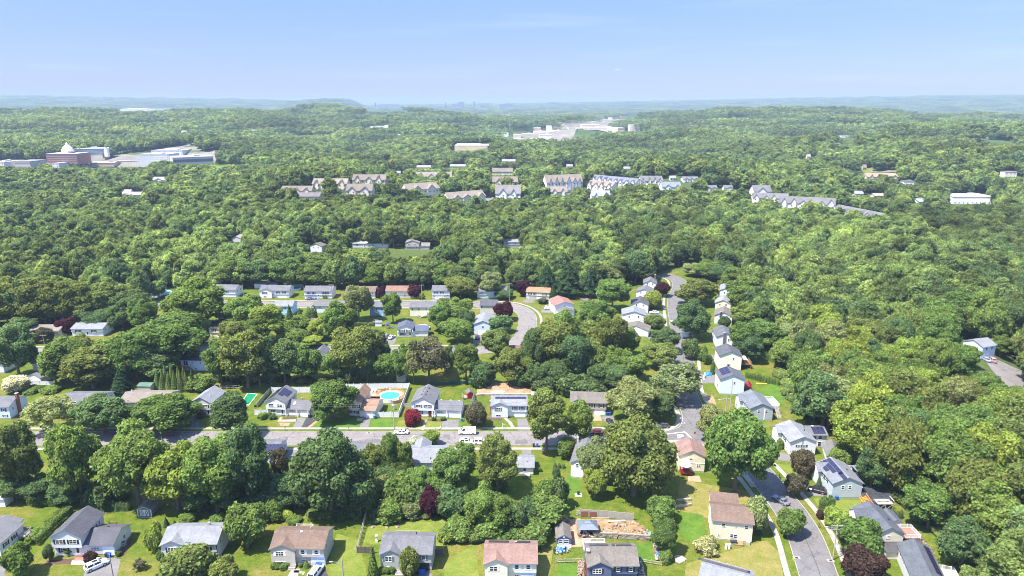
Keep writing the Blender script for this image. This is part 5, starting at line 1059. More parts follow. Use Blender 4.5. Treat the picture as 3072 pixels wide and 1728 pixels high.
for (u, v, w) in [(1566, 409, 40), (1600, 402, 48), (1618, 414, 34), (1640, 424, 50), (1655, 398, 30), (1668, 409, 42), (1690, 416, 55), (1705, 424, 34), (1712, 404, 52), (1730, 394, 62), (1752, 412, 46), (1770, 402, 50), (1778, 391, 36), (1800, 396, 40), (1745, 384, 30), (1770, 380, 44), (1760, 372, 26), (1790, 374, 40), (1812, 368, 34), (1830, 374, 26), (1826, 360, 40), (1850, 366, 30), (1860, 356, 40), (1890, 352, 34), (1600, 390, 30), (1640, 388, 26), (1690, 386, 28), (1540, 414, 30), (1530, 428, 46), (1580, 424, 36), (1506, 410, 24)]:
    c = rn.choice([(.72, .70, .66), (.64, .54, .46), (.56, .42, .34), (.7, .66, .6)])
    far('low pale shop among many along the valley road', u, u + w * .8, v - rn.uniform(6, 10), v + 2, c, rn.choice([(.74, .72, .70), (.66, .60, .56), (.52, .46, .44)]), 'flat', depth=rn.uniform(30, 60), name='shop', cat='shop', group=SG, wins=False)
VG = 'pale sheds in the far valley'
for (u, v, w) in [(30, 337, 30), (100, 335, 14), (200, 330, 12), (355, 330, 12), (413, 335, 10), (487, 329, 48), (540, 329, 22), (575, 337, 40), (640, 336, 22), (655, 332, 12), (350, 345, 26), (420, 344, 40), (500, 342, 26), (1095, 346, 14), (1175, 345, 10), (1215, 346, 16), (1365, 345, 30), (1110, 392, 40), (1180, 409, 16), (1050, 440, 30), (1120, 362, 14), (2095, 325, 20), (2060, 334, 22), (2770, 355, 12), (2860, 358, 14), (1980, 335, 24)]:
    far('pale shed among many in the far valley', u, u + w, v - 3, v + 1.5, (.72, .70, .68), (.74, .72, .70), 'flat', depth=60, name='shed', cat='shed', group=VG, clear=True, wins=False)
# skyline at the horizon
for u0, u1, vt, l in [(1129, 1136, 308, 'narrow tower at the left end of the hazy skyline'), (1136, 1152, 313, 'broad low block beside the left skyline tower'), (1338, 1356, 307, 'stepped block at the middle of the hazy skyline'), (1356, 1374, 311, 'lower block in the middle of the hazy skyline'), (1374, 1386, 306, 'tall slab right of the stepped skyline block'), (1420, 1430, 305, 'lone square tower at the right of the hazy skyline'), (1440, 1460, 314, 'low block right of the lone skyline tower'), (1500, 1540, 313.5, 'long low skyline block under the pale sky')]:
    far(l, u0, u1, vt, 330, (.16, .17, .19), (.3, .3, .32), 'flat', depth=60, name='tower_block', clear=False, wins=False)

# the pale day moon, a thin lit arc
m = MB(); a = ray(1852, 217); a = a * (59000 / a.y) + Vector((0, 0, CAMH)); n = 14
for k in range(n):
    t0, t1 = math.pi * k / n, math.pi * (k + 1) / n; w0, w1 = 1 - .34 * math.sin(t0), 1 - .34 * math.sin(t1)
    m.poly([(290 * math.cos(t0), 0, 290 * math.sin(t0)), (290 * math.cos(t1), 0, 290 * math.sin(t1)), (290 * math.cos(t1), 0, 290 * w1 * math.sin(t1)), (290 * math.cos(t0), 0, 290 * w0 * math.sin(t0))])
mm, t, b, o = nodes('moonlight'); b.inputs['Base Color'].default_value = (0, 0, 0, 1); b.inputs['Emission Color'].default_value = (.62, .76, 1, 1); b.inputs['Emission Strength'].default_value = .27
tag(m.build('moon', mm, None, a), kind='structure')
# ------------------------------------------------------------------ cars
def paint_mat():
    m, t, b, o = nodes('car_paint'); oi = N(t, 'ObjectInfo'); t.links.new(oi.outputs['Color'], b.inputs['Base Color']); b.inputs['Roughness'].default_value = .25; b.inputs['Coat Weight'].default_value = .5; b.inputs['Coat Roughness'].default_value = .08; return m
CARP = paint_mat(); TYRE = plain('tyre_rubber', (.02, .02, .02), .85); RIM = plain('wheel_rim', (.4, .41, .42), .35, .7); LAMP = plain('headlight_glass', (.7, .72, .75), .15); TAIL = plain('taillight_red', (.35, .015, .015), .25)
CK = {  # length, width, belt, roof, windscreen foot, roof front, roof back, rear window foot, bonnet height
    'sedan': (4.7, 1.84, .92, 1.44, 1.05, .35, -1.0, -1.75, .82), 'suv': (4.7, 1.9, 1.08, 1.72, 1.15, .55, -1.75, -2.2, 1.0), 'van': (5.7, 2.0, 1.25, 2.15, 2.05, 1.35, -2.7, -2.8, 1.1), 'jeep': (4.2, 1.86, 1.12, 1.84, .75, .5, -1.9, -2.0, 1.1), 'hatch': (4.2, 1.78, .95, 1.5, 1.0, .35, -1.5, -1.95, .88), 'minivan': (5.0, 1.96, 1.05, 1.76, 1.6, .75, -2.0, -2.4, 1.0)}
def car_parts(kind):
    L, W, hb, hr, wf, rf, rb, rw, bh = CK[kind]; h = L / 2; P = {}
    m = MB(); st = [(h, .55, .70, .40), (h - .12, .70, .90, .30), (h - .5, bh - .05, .97, .26), (wf + .05, bh + .02, 1, .24), (wf - .1, hb, 1, .24), (rw + .1, hb, 1, .24), (-h + .25, hb - .04, .97, .26), (-h + .06, hb - .12, .92, .34), (-h, .6, .82, .42)]
    rings = []
    for x, zt, wq, zb in st:
        w = W / 2 * wq; b = len(m.v); m.v += [(x, -w * .92, zb), (x, -w, zb + .2), (x, -w * .985, max(zb + .25, zt - .12)), (x, -w * .84, zt), (x, w * .84, zt), (x, w * .985, max(zb + .25, zt - .12)), (x, w, zb + .2), (x, w * .92, zb)]; rings.append(b)
    for i in range(len(rings) - 1):
        for k in range(8): m.f.append((rings[i] + k, rings[i] + (k + 1) % 8, rings[i + 1] + (k + 1) % 8, rings[i + 1] + k)); m.m.append(0)
    for b in (rings[0], rings[-1]): m.f.append(tuple(b + k for k in range(8))); m.m.append(0)
    B = [(wf, W * .43, hb - .02), (rw, W * .43, hb - .02)]; T = [(rf, W * .36, hr - .03), (rb, W * .36, hr - .03)]; mid = ((rf + rb) / 2, W * .30, hr + .02)
    v = [(wf, -W * .43, hb - .03), (rw, -W * .43, hb - .03), (rw, W * .43, hb - .03), (wf, W * .43, hb - .03), (rf, -W * .37, hr - .05), (rb, -W * .37, hr - .05), (rb, W * .37, hr - .05), (rf, W * .37, hr - .05), (rf - .1, -W * .3, hr), (rb + .1, -W * .3, hr), (rb + .1, W * .3, hr), (rf - .1, W * .3, hr)]
    b = len(m.v); m.v += v
    for f in ((0, 1, 5, 4), (2, 3, 7, 6), (1, 2, 6, 5), (3, 0, 4, 7), (4, 5, 9, 8), (5, 6, 10, 9), (6, 7, 11, 10), (7, 4, 8, 11), (8, 9, 10, 11)): m.f.append(tuple(b + i for i in f)); m.m.append(0)
    P['body'] = m.mesh('car_body', CARP)
    def quad(a, c, d, e, s0=.09, out=.012, l0=0.0, l1=1.0):
        a, c, d, e = map(Vector, (a, c, d, e)); n = (c - a).cross(e - a).normalized(); ctr = (a + c + d + e) / 4
        if n.dot(ctr - Vector((0, 0, .9))) < 0: n = -n
        p = lambda u, w: (a * (1 - u) + c * u) * (1 - w) + (e * (1 - u) + d * u) * w
        q = [p(l0 + s0 * .5, s0), p(l1 - s0 * .5, s0), p(l1 - s0 * .5, 1 - s0), p(l0 + s0 * .5, 1 - s0)]
        mm = MB(); mm.poly([x + n * out for x in q]); mm.poly([x + n * .001 for x in q])
        for i in range(4): mm.poly([q[i] + n * .001, q[(i + 1) % 4] + n * .001, q[(i + 1) % 4] + n * out, q[i] + n * out])
        return mm.mesh('car_glass', GLASS)
    P['windscreen'] = quad(v[3], v[0], v[4], v[7]); P['rear_window'] = quad(v[1], v[2], v[6], v[5], .14)
    cut = [(0, .5), (.5, 1)] if kind != 'van' else [(0, .30)]
    P['side_window'] = [quad(v[0], v[1], v[5], v[4], .12, .012, *c) for c in cut] + [quad(v[3], v[2], v[6], v[7], .12, .012, *c) for c in cut]
    r = .34 if kind in ('sedan', 'hatch') else .38
    wm = MB(); wm.prism([(r * math.cos(t * math.pi / 8), r * math.sin(t * math.pi / 8)) for t in range(16)], -.11, .11, 'y'); P['wheel'] = wm.mesh('wheel', TYRE); rm = MB(); rm.prism([(r * .62 * math.cos(t * math.pi / 6), r * .62 * math.sin(t * math.pi / 6)) for t in range(12)], -.125, .125, 'y'); P['rim'] = rm.mesh('rim', RIM)
    P['r'] = r; P['headlight'] = MB().box(-.05, .05, -.2, .2, -.08, .08).mesh('headlight', LAMP); P['taillight'] = MB().box(-.04, .04, -.12, .12, -.16, .16).mesh('taillight', TAIL); P['mirror'] = MB().box(-.08, .08, -.1, .1, -.07, .07).mesh('mirror', CARP); P['plate'] = MB().box(-.01, .01, -.25, .25, -.06, .06).mesh('number_plate', WHITE)
    P['rack'] = MB().box(rb + .3, rf - .15, -.02, .02, 0, .06).mesh('roof_rail', DARK); P['roof_glass'] = MB().box((rf + rb) / 2 - .1, rf - .22, -W * .22, W * .22, hr - .02, hr + .012).mesh('roof_glass', GLASS); P['spare'] = P['wheel']; P['grille'] = MB().box(-.02, .02, -.5, .5, -.1, .1).mesh('grille', DARK)
    return P
CARS = {}
def car(kind, col, u, v, yaw, label, group=None, z=None):
    if kind not in CARS: CARS[kind] = car_parts(kind)
    P = CARS[kind]; L, W, hb, hr, wf, rf, rb, rw, bh = CK[kind]; g = G(u, v); e = empty('parked_car', (g.x, g.y, g.z + .02 if z is None else z), R(yaw)); tag(e, label, {'van': 'van'}.get(kind, 'car'), group)
    def c(n, me, p=None, par=None):
        o = obj(n, me, par or e, p); o.color = (*col, 1); return o
    bd = c('body', P['body']); c('windscreen', P['windscreen']); c('rear_window', P['rear_window']) if kind != 'van' else None
    for q in P['side_window']: c('side_window', q)
    for sx in (1, -1):
        for sy in (1, -1):
            w = c('wheel', P['wheel'], (sx * L * .31, sy * (W / 2 - .1), P['r'])); c('rim', P['rim'], None, w)
    for sy in (1, -1): c('headlight', P['headlight'], (L / 2 - .1, sy * W * .33, bh - .22)); c('taillight', P['taillight'], (-L / 2 + .03, sy * W * .40, hb - .22)); c('mirror', P['mirror'], (wf - .25, sy * (W / 2 + .05), hb + .05))
    c('number_plate', P['plate'], (-L / 2 - .005, 0, .62)); c('grille', P['grille'], (L / 2, 0, .52))
    if kind in ('suv', 'minivan', 'jeep'):
        for sy in (1, -1): c('roof_rail', P['rack'], (0, sy * W * .31, hr - .005))
    if kind in ('suv', 'sedan') and sum(col) > 1.5: c('sunroof', P['roof_glass'])
    if kind == 'jeep': s = c('spare_wheel', P['spare'], (-L / 2 - .12, 0, .95)); s.rotation_euler = (0, 0, R(90))
    return e
cW2 = (.74, .75, .76); cK = (.012, .012, .015); cS = (.42, .44, .46); cD = (.06, .065, .08)
car('suv', cW2, 290, 1702, 48, 'white suv with dark roof glass in the drive of the white two-storey house')
car('minivan', cW2, 947, 1724, 78, 'white minivan on the black drive of the tan house, cut by the bottom edge')
car('sedan', cW2, 1204, 1301, 180, 'white sedan parked on the main road by the utility pole')
car('van', cW2, 1402, 1301, 180, 'white delivery van parked along the far kerb of the main road')
car('suv', cW2, 1400, 1331, 0, 'white suv parked across the road from the delivery van')
car('jeep', cW2, 1442, 1332, 0, 'boxy white off-road car with black spare wheel and black windows')
car('suv', (.10, .008, .014), 1788, 1303, 180, 'dark red suv parked by the kerb near the junction')
car('sedan', cK, 1830, 1270, 100, 'black car in the drive of the taupe raised ranch')
car('hatch', cD, 1988, 1282, 178, 'dark grey car half hidden under a tree at the junction corner')
car('sedan', (.13, .135, .15), 2342, 1506, 118, 'silver-grey sedan with black roof driving on the right-hand street')
car('suv', cK, 2450, 1476, 152, 'black suv parked beside the grey-green solar house')
car('hatch', (.25, .06, .09), 776, 1327, 0, 'pinkish red car mostly hidden by the tree at the near kerb')
car('sedan', (.03, .035, .06), 930, 900, 0, 'dark blue car before the blue-grey garage door')
car('suv', (.16, .16, .17), 1161, 1013, 72, 'dark grey suv left in the drive of the small white house'); car('sedan', cS, 1175, 1015, 72, 'silver sedan right in the drive of the small white house')
car('sedan', cK, 1432, 1015, 92, 'black car in front of the pale blue gable house'); car('suv', cW2, 1646, 928, 0, 'white suv on the drive left of the pink roof'); car('sedan', cW2, 1962, 940, 170, 'white car in a drive off the far right-hand street')
car('sedan', cW2, 2020, 970, 92, 'white car by the concrete path under tall trees'); car('van', cW2, 2060, 1012, 12, 'white box trailer half hidden under the dark street tree'); car('sedan', cD, 2034, 1060, 92, 'dark car at the kerb below the small round tree')
car('sedan', (.22, .27, .36), 2957, 1082, 82, 'blue-grey car before the lone pale blue house'); car('suv', (.34, .22, .22), 2974, 1084, 82, 'pinkish car before the lone pale blue house')
car('sedan', (.5, .12, .1), 908, 758, 20, 'red and white car left of the small far white house'); car('suv', cW2, 924, 760, 20, 'white car beside the small far white house')
car('hatch', (.05, .06, .10), 1131, 968, 0, 'blue-black car behind the blue house with the stair')
# ------------------------------------------------------------------ bins
def bin_(u, v, col, label, yaw=0, group=None):
    g = G(u, v); e = empty('wheelie_bin', (g.x, g.y, g.z + .015), R(yaw)); tag(e, label, 'bin', group); pm = paint('bin_%.2f_%.2f_%.2f' % col, col, .5)
    def body():
        m = MB(); a, b = .26, .33; m.v = [(-a, -a, .06), (a, -a, .06), (a, a, .06), (-a, a, .06), (-b, -b, 1.0), (b, -b, 1.0), (b, b, 1.0), (-b, b, 1.0)]; m.f = [(0, 3, 2, 1), (4, 5, 6, 7), (0, 1, 5, 4), (1, 2, 6, 5), (2, 3, 7, 6), (3, 0, 4, 7)]; m.m = [0] * 6; return m.mesh('bin_body', pm)
    obj('bin_body', cached(('bb', col), body), e); obj('lid', cached(('bl', col), lambda: MB().prism([(-.37, 1.0), (.38, 1.0), (.38, 1.06), (0, 1.11), (-.37, 1.06)], -.36, .36, 'x').mesh('lid', pm)), e)
    for k in (-1, 1): w = obj('wheel', cached('bw', lambda: MB().prism([(.11 * math.cos(t * .785), .11 * math.sin(t * .785)) for t in range(8)], -.03, .03, 'x').mesh('wheel', TYRE)), e, (k * .25, .25, .12))
    return e
bB = (.012, .085, .42); bK = (.02, .025, .045); bN = (.02, .06, .16); bG = (.015, .09, .045)
for a in [(953, 1702, bN, 'dark blue bin left of two before the pale blue garage door'), (962, 1702, bB, 'bright blue bin right of two before the pale blue garage door'), (321, 1672, bK, 'black bin beside the wing of the white two-storey house'), (329, 1672, bB, 'bright blue bin beside the wing of the white two-storey house'),
          (1262, 1722, bB, 'blue bin in front of the open black garage'), (1270, 1724, bB, 'second blue bin farther right in front of the open black garage'), (1256, 1719, bK, 'black bin left of the blue bins at the open black garage'), (928, 1253, bN, 'blue bin at the right corner of the solar-roofed white house'), (1124, 1256, (.02, .16, .28), 'teal-blue bin right of the tan-roofed garage'),
          (1387, 1264, (.03, .12, .2), 'blue-lidded bin right of the wide garage wing'), (1822, 1246, bB, 'left blue bin by the garage of the taupe ranch'), (1829, 1246, bB, 'right blue bin by the garage of the taupe ranch'), (1601, 1341, bK, 'black bin standing on the near edge of the main road'), (1612, 1341, bB, 'bright blue bin standing on the near edge of the main road'),
          (2510, 1500, bB, 'blue bin against the grey-green gable wall'), (2491, 1497, bG, 'green bin at the corner of the grey-green gable wall'), (16, 1672, bB, 'blue bin beside the house cut off at the left'), (1588, 1748, bN, 'blue bin before the garage of the cream pink-roofed house'), (1597, 1748, bB, 'second blue bin before the garage of the cream pink-roofed house'),
          (1578, 893, bB, 'blue bin left of the orange-tan roofed house'), (948, 899, bB, 'blue bin right of the blue-grey garage door'), (1104, 1258, (.02, .2, .12), 'small green utility box on the shaded lawn')][:-1]: bin_(*a)
# ------------------------------------------------------------------ poles, wires, mailboxes, signs
def pole(u, v, top, label, arms=1, lamp=0, trafo=False, yaw=0):
    g = G(u, v); d = ray(u, top); H = max(6, CAMH + d.z * (g.y / d.y)); e = empty('utility_pole', g, R(yaw)); tag(e, label, 'utility pole')
    MB().tube([(0, 0, -.3), (0, 0, H)], .15, 8, .10).build('pole', WOODG, e)
    for k in range(arms):
        a = MB().box(-1.3, 1.3, -.06, .06, H - .55 - k * .9, H - .41 - k * .9).build('crossarm', WOODG, e)
        for x in (-1.2, -.7, .7, 1.2): obj('insulator', cached('ins', lambda: MB().tube([(0, 0, 0), (0, 0, .2)], .05, 6).mesh('insulator', FOUND)), a, (x, 0, H - .41 - k * .9))
    if trafo: MB().tube([(.3, 0, H - 2.2), (.3, 0, H - 1.3)], .25, 10).build('transformer', METAL, e)
    if lamp:
        l = MB().tube([(0, 0, H - 1.6), (lamp * .9, 0, H - .9), (lamp * 2.2, 0, H - .75)], .05, 6).build('lamp_arm', METAL, e); MB().prism([(-.12, 0), (.12, 0), (.16, .12), (0, .2), (-.16, .12)], -.35, .35, 'x').build('lamp_head', FOUND, l, (lamp * 2.4, 0, H - .85))
    return Vector((g.x, g.y, H)), e
p1, _ = pole(1183, 1294, 1209, 'brown utility pole with crossarm by the white sedan', 1, 0, True); p2, _ = pole(1031, 1748, 1682, 'pale pole with a street lamp right of the tan house', 0, -1); p3, _ = pole(343, 1750, 1664, 'tall pole beside the car of the white two-storey house', 0, -1)
p4, _ = pole(2176, 1243, 1192, 'utility pole with crossarm left of the grey ranch', 1, -1); p5, _ = pole(2498, 1680, 1572, 'utility pole with double crossarm on the right-hand pavement', 2, -1); pole(997, 905, 852, 'pole right of the white ranch with the blue-grey garage door', 1); pole(1266, 905, 853, 'pole right of the tan-roofed house between plums', 1)
pole(137, 1052, 1004, 'leaning pole by the third street at the left', 1); pole(463, 902, 855, 'pole in front of the long pale blue ranch', 0); pole(732, 902, 852, 'pole by the small bare grey tree', 0); pole(1528, 905, 848, 'pole left of the crimson tree by the bend', 1); pole(1605, 940, 900, 'short pole inside the road bend', 0); pole(1796, 900, 848, 'thin pole by the dark green street tree', 0)
pole(2402, 1356, 1318, 'thin grey pole before the white ranch with silver roof', 0); pole(2190, 1230, 1136, 'thin pole before the tall pale blue house', 0)
WIRE = plain('wire', (.05, .05, .05), .6)
def wire(a, b, sag, label):
    pts = [a.lerp(b, t / 10) - Vector((0, 0, sag * 4 * (t / 10) * (1 - t / 10))) for t in range(11)]; tag(MB().tube(pts, .028, 4).build('power_line', WIRE), label, 'power line')
pl = Vector((p1.x - 48, p1.y, 11)); pr = Vector((p1.x + 46, p1.y - .5, 10.5))
for k, l in ((-1.2, 'power line running left from the utility pole over the far verge'), (1.0, 'second power line running left from the utility pole')): wire(p1 + Vector((0, k * .3, -.35)), pl + Vector((0, k, 0)), 1.2, l)
for k, l in ((-1.2, 'power line running right from the utility pole past the delivery van'), (1.0, 'second power line running right from the utility pole')): wire(p1 + Vector((0, k * .3, -.35)), pr + Vector((0, k, 0)), 1.2, l)
wire(p3 + Vector((0, 0, -.6)), p2 + Vector((0, 0, -.6)), 1.5, 'power line across the front lawns'); wire(p4, p5, 3, 'long power line along the right-hand street')
def mailbox(u, v, label):
    g = G(u, v); e = empty('mailbox', g); tag(e, label, 'mailbox', 'kerbside mailboxes'); MB().box(-.05, .05, -.05, .05, 0, 1.05).build('post', DARK, e); MB().prism([(-.1, 0), (.1, 0), (.1, .16), (0, .24), (-.1, .16)], -.25, .25, 'y').build('box', DARK, e, (0, 0, 1.05))
for u, v, l in [(856, 1293, 'mailbox in front of the solar-roofed white house'), (1047, 1293, 'mailbox on the verge by the shaded lawn'), (1308, 1295, 'mailbox left of the wide garage drive'), (1310, 1339, 'mailbox beside the small yellow-green street tree'), (834, 1339, 'mailbox on the near verge by the dead spruce'), (2456, 1583, 'black mailbox by the drive on the right-hand pavement'), (2338, 1434, 'black mailbox by the big street maple'), (1984, 970, 'mailbox by the concrete path under the tall trees')]: mailbox(u, v, l)
g = G(2083, 1322); e = tag(empty('stop_sign', g, R(200)), 'red stop sign on a thin post at the junction', 'stop sign'); MB().tube([(0, 0, 0), (0, 0, 2.9)], .04, 6).build('post', METAL, e); MB().prism([(.38 * math.cos(R(22.5 + 45 * k)), .38 * math.sin(R(22.5 + 45 * k)) + 2.6) for k in range(8)], -.07, -.045, 'y').build('sign_plate', paint('sign_red', (.5, .02, .03)), e)
tcu = bpy.data.curves.new('sign_text', 'FONT'); tcu.body = 'STOP'; tcu.size = .24; tcu.align_x = 'CENTER'; tcu.extrude = .004; tcu.materials.append(WHITE); tob = bpy.data.objects.new('sign_text', tcu); COL.objects.link(tob); bpy.context.view_layer.update(); tme = bpy.data.meshes.new_from_object(tob.evaluated_get(bpy.context.evaluated_depsgraph_get())); bpy.data.objects.remove(tob); to = obj('lettering', tme, e, (0, -.078, 2.52)); to.rotation_euler = (R(90), 0, 0)
g = G(1508, 1288); e = tag(empty('sign_post', g), 'white wooden sign post on the lawn of the pinless raised ranch'.replace('pinless ', ''), 'sign post'); MB().box(-.07, .07, -.07, .07, 0, 2.0).build('post', WHITE, e); MB().box(.07, .9, -.03, .03, 1.75, 1.85).build('arm', WHITE, e)
g = G(2380, 1680); e = tag(empty('fire_hydrant', g), 'yellow fire hydrant on the left kerb of the right-hand street', 'hydrant'); MB().tube([(0, 0, 0), (0, 0, .55), (0, 0, .75)], .14, 8, .1).tube([(-.22, 0, .45), (.22, 0, .45)], .07, 6).build('hydrant_body', paint('hydrant_yellow', (.6, .42, .05)), e)
for u, v, l in [(2390, 1674, 'dark drain grate by the yellow hydrant'), (2492, 1682, 'square kerb drain at the foot of the double-arm pole'), (1107, 1299, 'kerb drain on the far side of the main road'), (2048, 1269, 'kerb drain on the junction corner')]:
    g = G(u, v); e = tag(empty('drain', g), l, 'drain'); MB().box(-.8, .8, -.5, .5, .02, .06).build('drain_slab', CONC, e); MB().box(-.35, .35, -.3, .3, .061, .075).build('grate', DARK, e)
# ------------------------------------------------------------------ fences and walls
def fence(name, label, px, h, mat, pw=2.4, style='solid', top=True, slatn=0, world=False, postmat=None, gaps=()):
    P = [Vector(p) for p in px] if world else [G(u, v) for u, v in px]; e = empty(name, P[0]); tag(e, label, 'fence'); pm = postmat or mat; seg = 0
    for a, b in zip(P[:-1], P[1:]):
        D = (b - a); D.z = 0; L = D.length; n = max(1, round(L / pw)); w = L / n; rz = math.atan2(D.y, D.x)
        def panel():
            m = MB()
            if style == 'solid': m.box(.06, w - .06, -.02, .02, .08, h - .1); m.box(.06, w - .06, -.04, .04, h - .1, h); m.box(.06, w - .06, -.04, .04, .04, .12)
            elif style == 'mesh':
                for z in (.1, h * .5, h - .05): m.box(0, w, -.03, .03, z, z + .06)
                for k in range(8): m.box(w * k / 8 - .012, w * k / 8 + .012, -.012, .012, .1, h)
            elif style == 'rail':
                for z in (h * .35, h * .9): m.box(0, w, -.04, .04, z, z + .1)
            return m.mesh('fence_panel', mat)
        pme = None if style in ('slats', 'boards') else cached(('fp', name, round(w, 2), h, mat.name), panel); pome = cached(('fpost', h, pm.name), lambda: MB().box(-.07, .07, -.07, .07, 0, h + .12).box(-.09, .09, -.09, .09, h + .121, h + .18).mesh('fence_post', pm))
        for k in range(n):
            q = a + D * (k / n) - P[0]
            if pme: o = obj('fence_panel', pme, e, q); o.rotation_euler = (0, 0, rz)
            elif style == 'slats':
                sm = cached(('fs', round(w, 2), h, slatn, mat.name), lambda: MB().box(.05, w - .05, -.025, .025, 0, h / slatn - .05).mesh('slat', mat))
                for j in range(slatn): o = obj('slat', sm, e, q + Vector((0, 0, .1 + h * j / slatn))); o.rotation_euler = (0, 0, rz)
            else:
                nb = max(2, int(w / .3)); sm = cached(('fb', round(w / nb, 3), h, mat.name), lambda: MB().prism([(.01, 0), (w / nb - .01, 0), (w / nb - .01, h - .08), (w / nb / 2, h), (.01, h - .08)], -.02, .02, 'y').mesh('board', mat))
                for j in range(nb): o = obj('board', sm, e, q + D * (j / nb / n)); o.rotation_euler = (0, 0, rz)
            obj('fence_post', pome, e, q)
        obj('fence_post', pome, e, b - P[0])
    return e
fence('vinyl_fence', 'tall white fence behind the solar-roofed house and its tan neighbour', [(816, 1178), (1000, 1177), (1000, 1168), (1228, 1165)], 2.0, PVC); fence('vinyl_fence', 'white fence running down beside the round pool to the front lawn', [(1229, 1165), (1196, 1252), (1128, 1252)], 1.9, PVC)
fence('vinyl_fence', 'short white fence left of the solar-roofed white house', [(764, 1245), (800, 1245)], 1.8, PVC); fence('vinyl_fence', 'white fence beside the pale blue house with the brick chimney', [(76, 1230), (135, 1228)], 1.8, PVC); fence('vinyl_fence', 'white fence below the small grey garage', [(78, 1154), (160, 1155)], 1.5, PVC)
fence('wood_fence', 'grey wooden fence along the left side of the solar-roofed house', [(772, 1222), (815, 1172)], 1.7, WOODG, style='boards'); fence('vinyl_fence', 'white fence round the small blue pool on the second street', [(862, 872), (868, 862), (912, 861), (912, 872)], 1.7, PVC)
fence('wood_fence', 'dark picket fence left of the grey raised ranch', [(1071, 1659), (1122, 1660)], 1.7, plain('dark_fence_wood', (.10, .085, .07), .9, var=.3), style='boards'); fence('wood_fence', 'dark picket fence right of the grey raised ranch', [(1298, 1664), (1332, 1664)], 1.5, plain('dark_fence_wood', (.10, .085, .07), .9, var=.3), style='boards')
fence('wire_fence', 'weathered wire and post fence climbing left of the grey raised ranch', [(1071, 1659), (1085, 1602), (1102, 1535)], 1.5, WOODG, 2.0, 'mesh'); fence('wire_fence', 'wire fence climbing right behind the grey raised ranch', [(1332, 1664), (1330, 1620)], 1.4, WOODG, 2.0, 'mesh')
fence('slat_fence', 'patchy board fence behind the rubble yard', [(1741, 1549), (1820, 1554), (1900, 1562)], 2.0, WOODG, 2.3, 'slats', slatn=6); fence('wire_fence', 'low wire fence with gate beside the blue raised ranch', [(1668, 1690), (1748, 1688)], 1.1, WOODG, 2.2, 'rail'); fence('rail_fence', 'low rail fence behind the blue raised ranch on the right', [(1922, 1688), (1985, 1698)], 1.0, WOODG, 2.4, 'rail')
fence('green_fence', 'dark green windscreen fence at the back of the lawn by the white birches', [(1290, 1157), (1408, 1152)], 1.2, plain('green_screen', (.025, .06, .05), .8)); fence('wood_fence', 'brown gate fence between pool yard and grey-roofed house', [(1208, 1222), (1232, 1222)], 1.5, WOODG, style='boards'); fence('wood_fence', 'dark board fence right of the wide garage wing', [(1388, 1228), (1418, 1224)], 1.6, WOODB, style='boards')
fence('rail_fence', 'dark rail fence in the yard behind the pink roof', [(1728, 900), (1785, 905)], 1.3, WOODB, 2.4, 'rail'); fence('rail_fence', 'low grey fence at the back yard of the long blue-roofed house', [(660, 1168), (720, 1166)], 1.3, WOODG, 2.4, 'rail')
rbd = plain('rust_board', (.20, .085, .05), .9, var=.2)
for u0, u1, v in ((1743, 1764, 1549), (1768, 1789, 1551)):
    a, b = G(u0, v + 1), G(u1, v + 1); e = tag(empty('board_sheet', (a.x, a.y - .12, .1)), 'rust-brown board leaning on the %s bay of the patchy fence' % ('first' if u0 < 1750 else 'second'), 'board'); MB().box(0, (b - a).x, -.03, .03, 0, 1.5).build('sheet', rbd, e)
g = G(1726, 1547); e = tag(empty('lattice_gate', g), 'pale wooden gate with cross braces left of the patchy fence', 'gate'); m = MB(); [m.box(0, 1.3, -.04, .04, z, z + .1) for z in (.1, .75, 1.4)]; [m.box(x, x + .1, -.04, .04, .1, 1.5) for x in (0, .6, 1.2)]; m.tube([(.05, 0, .15), (1.25, 0, .75)], .05, 4); m.tube([(.05, 0, .85), (1.25, 0, 1.45)], .05, 4); m.build('gate_frame', WOODG, e); MB().box(-.12, .0, -.06, .06, 0, 2.6).build('gate_post', WOODG, e)
def wall_of_stones(label, px, h, rows, cw, mat, name='retaining_wall', seed=1, thick=.5):
    rn = random.Random(seed); P = [G(u, v) for u, v in px]; e = empty(name, P[0]); tag(e, label, 'wall'); shapes = []
    for k in range(8):
        bm = bmesh.new(); bmesh.ops.create_cube(bm, size=1)
        bmesh.ops.bevel(bm, geom=bm.edges[:], offset=.12, segments=1, affect='EDGES')
        for v in bm.verts: v.co += Vector((rn.uniform(-.06, .06), rn.uniform(-.06, .06), rn.uniform(-.06, .06)))
        me = bpy.data.meshes.new('stone'); bm.to_mesh(me); bm.free(); me.materials.append(mat); shapes.append(me)
    for a, b in zip(P[:-1], P[1:]):
        D = b - a; n = max(1, int(D.length / cw)); rz = math.atan2(D.y, D.x)
        for j in range(rows):
            for k in range(n):
                q = a + D * ((k + .5 + (j % 2) * .4) / (n + .5)) - P[0]; o = obj('stone', rn.choice(shapes), e, q + Vector((rn.uniform(-.03, .03), rn.uniform(-.08, .08), h * (j + .5) / rows))); o.rotation_euler = (0, 0, rz + rn.uniform(-.05, .05)); o.scale = (D.length / n * 1.02, thick, h / rows * 1.04)
    return e
wall_of_stones('rough stone retaining wall holding up the rubble yard', [(1778, 1613), (1855, 1615), (1954, 1622)], 1.5, 3, .75, plain('wall_stone', (.24, .20, .155), .95, var=.35, scale=2.5, bump=.5)); wall_of_stones('upper stone terrace wall on the dry slope', [(2032, 1504), (2078, 1500)], .6, 1, .9, STONE, seed=4); wall_of_stones('lower stone terrace wall curving down the dry slope', [(2008, 1545), (2030, 1522), (2078, 1515)], .6, 1, .9, STONE, seed=5)
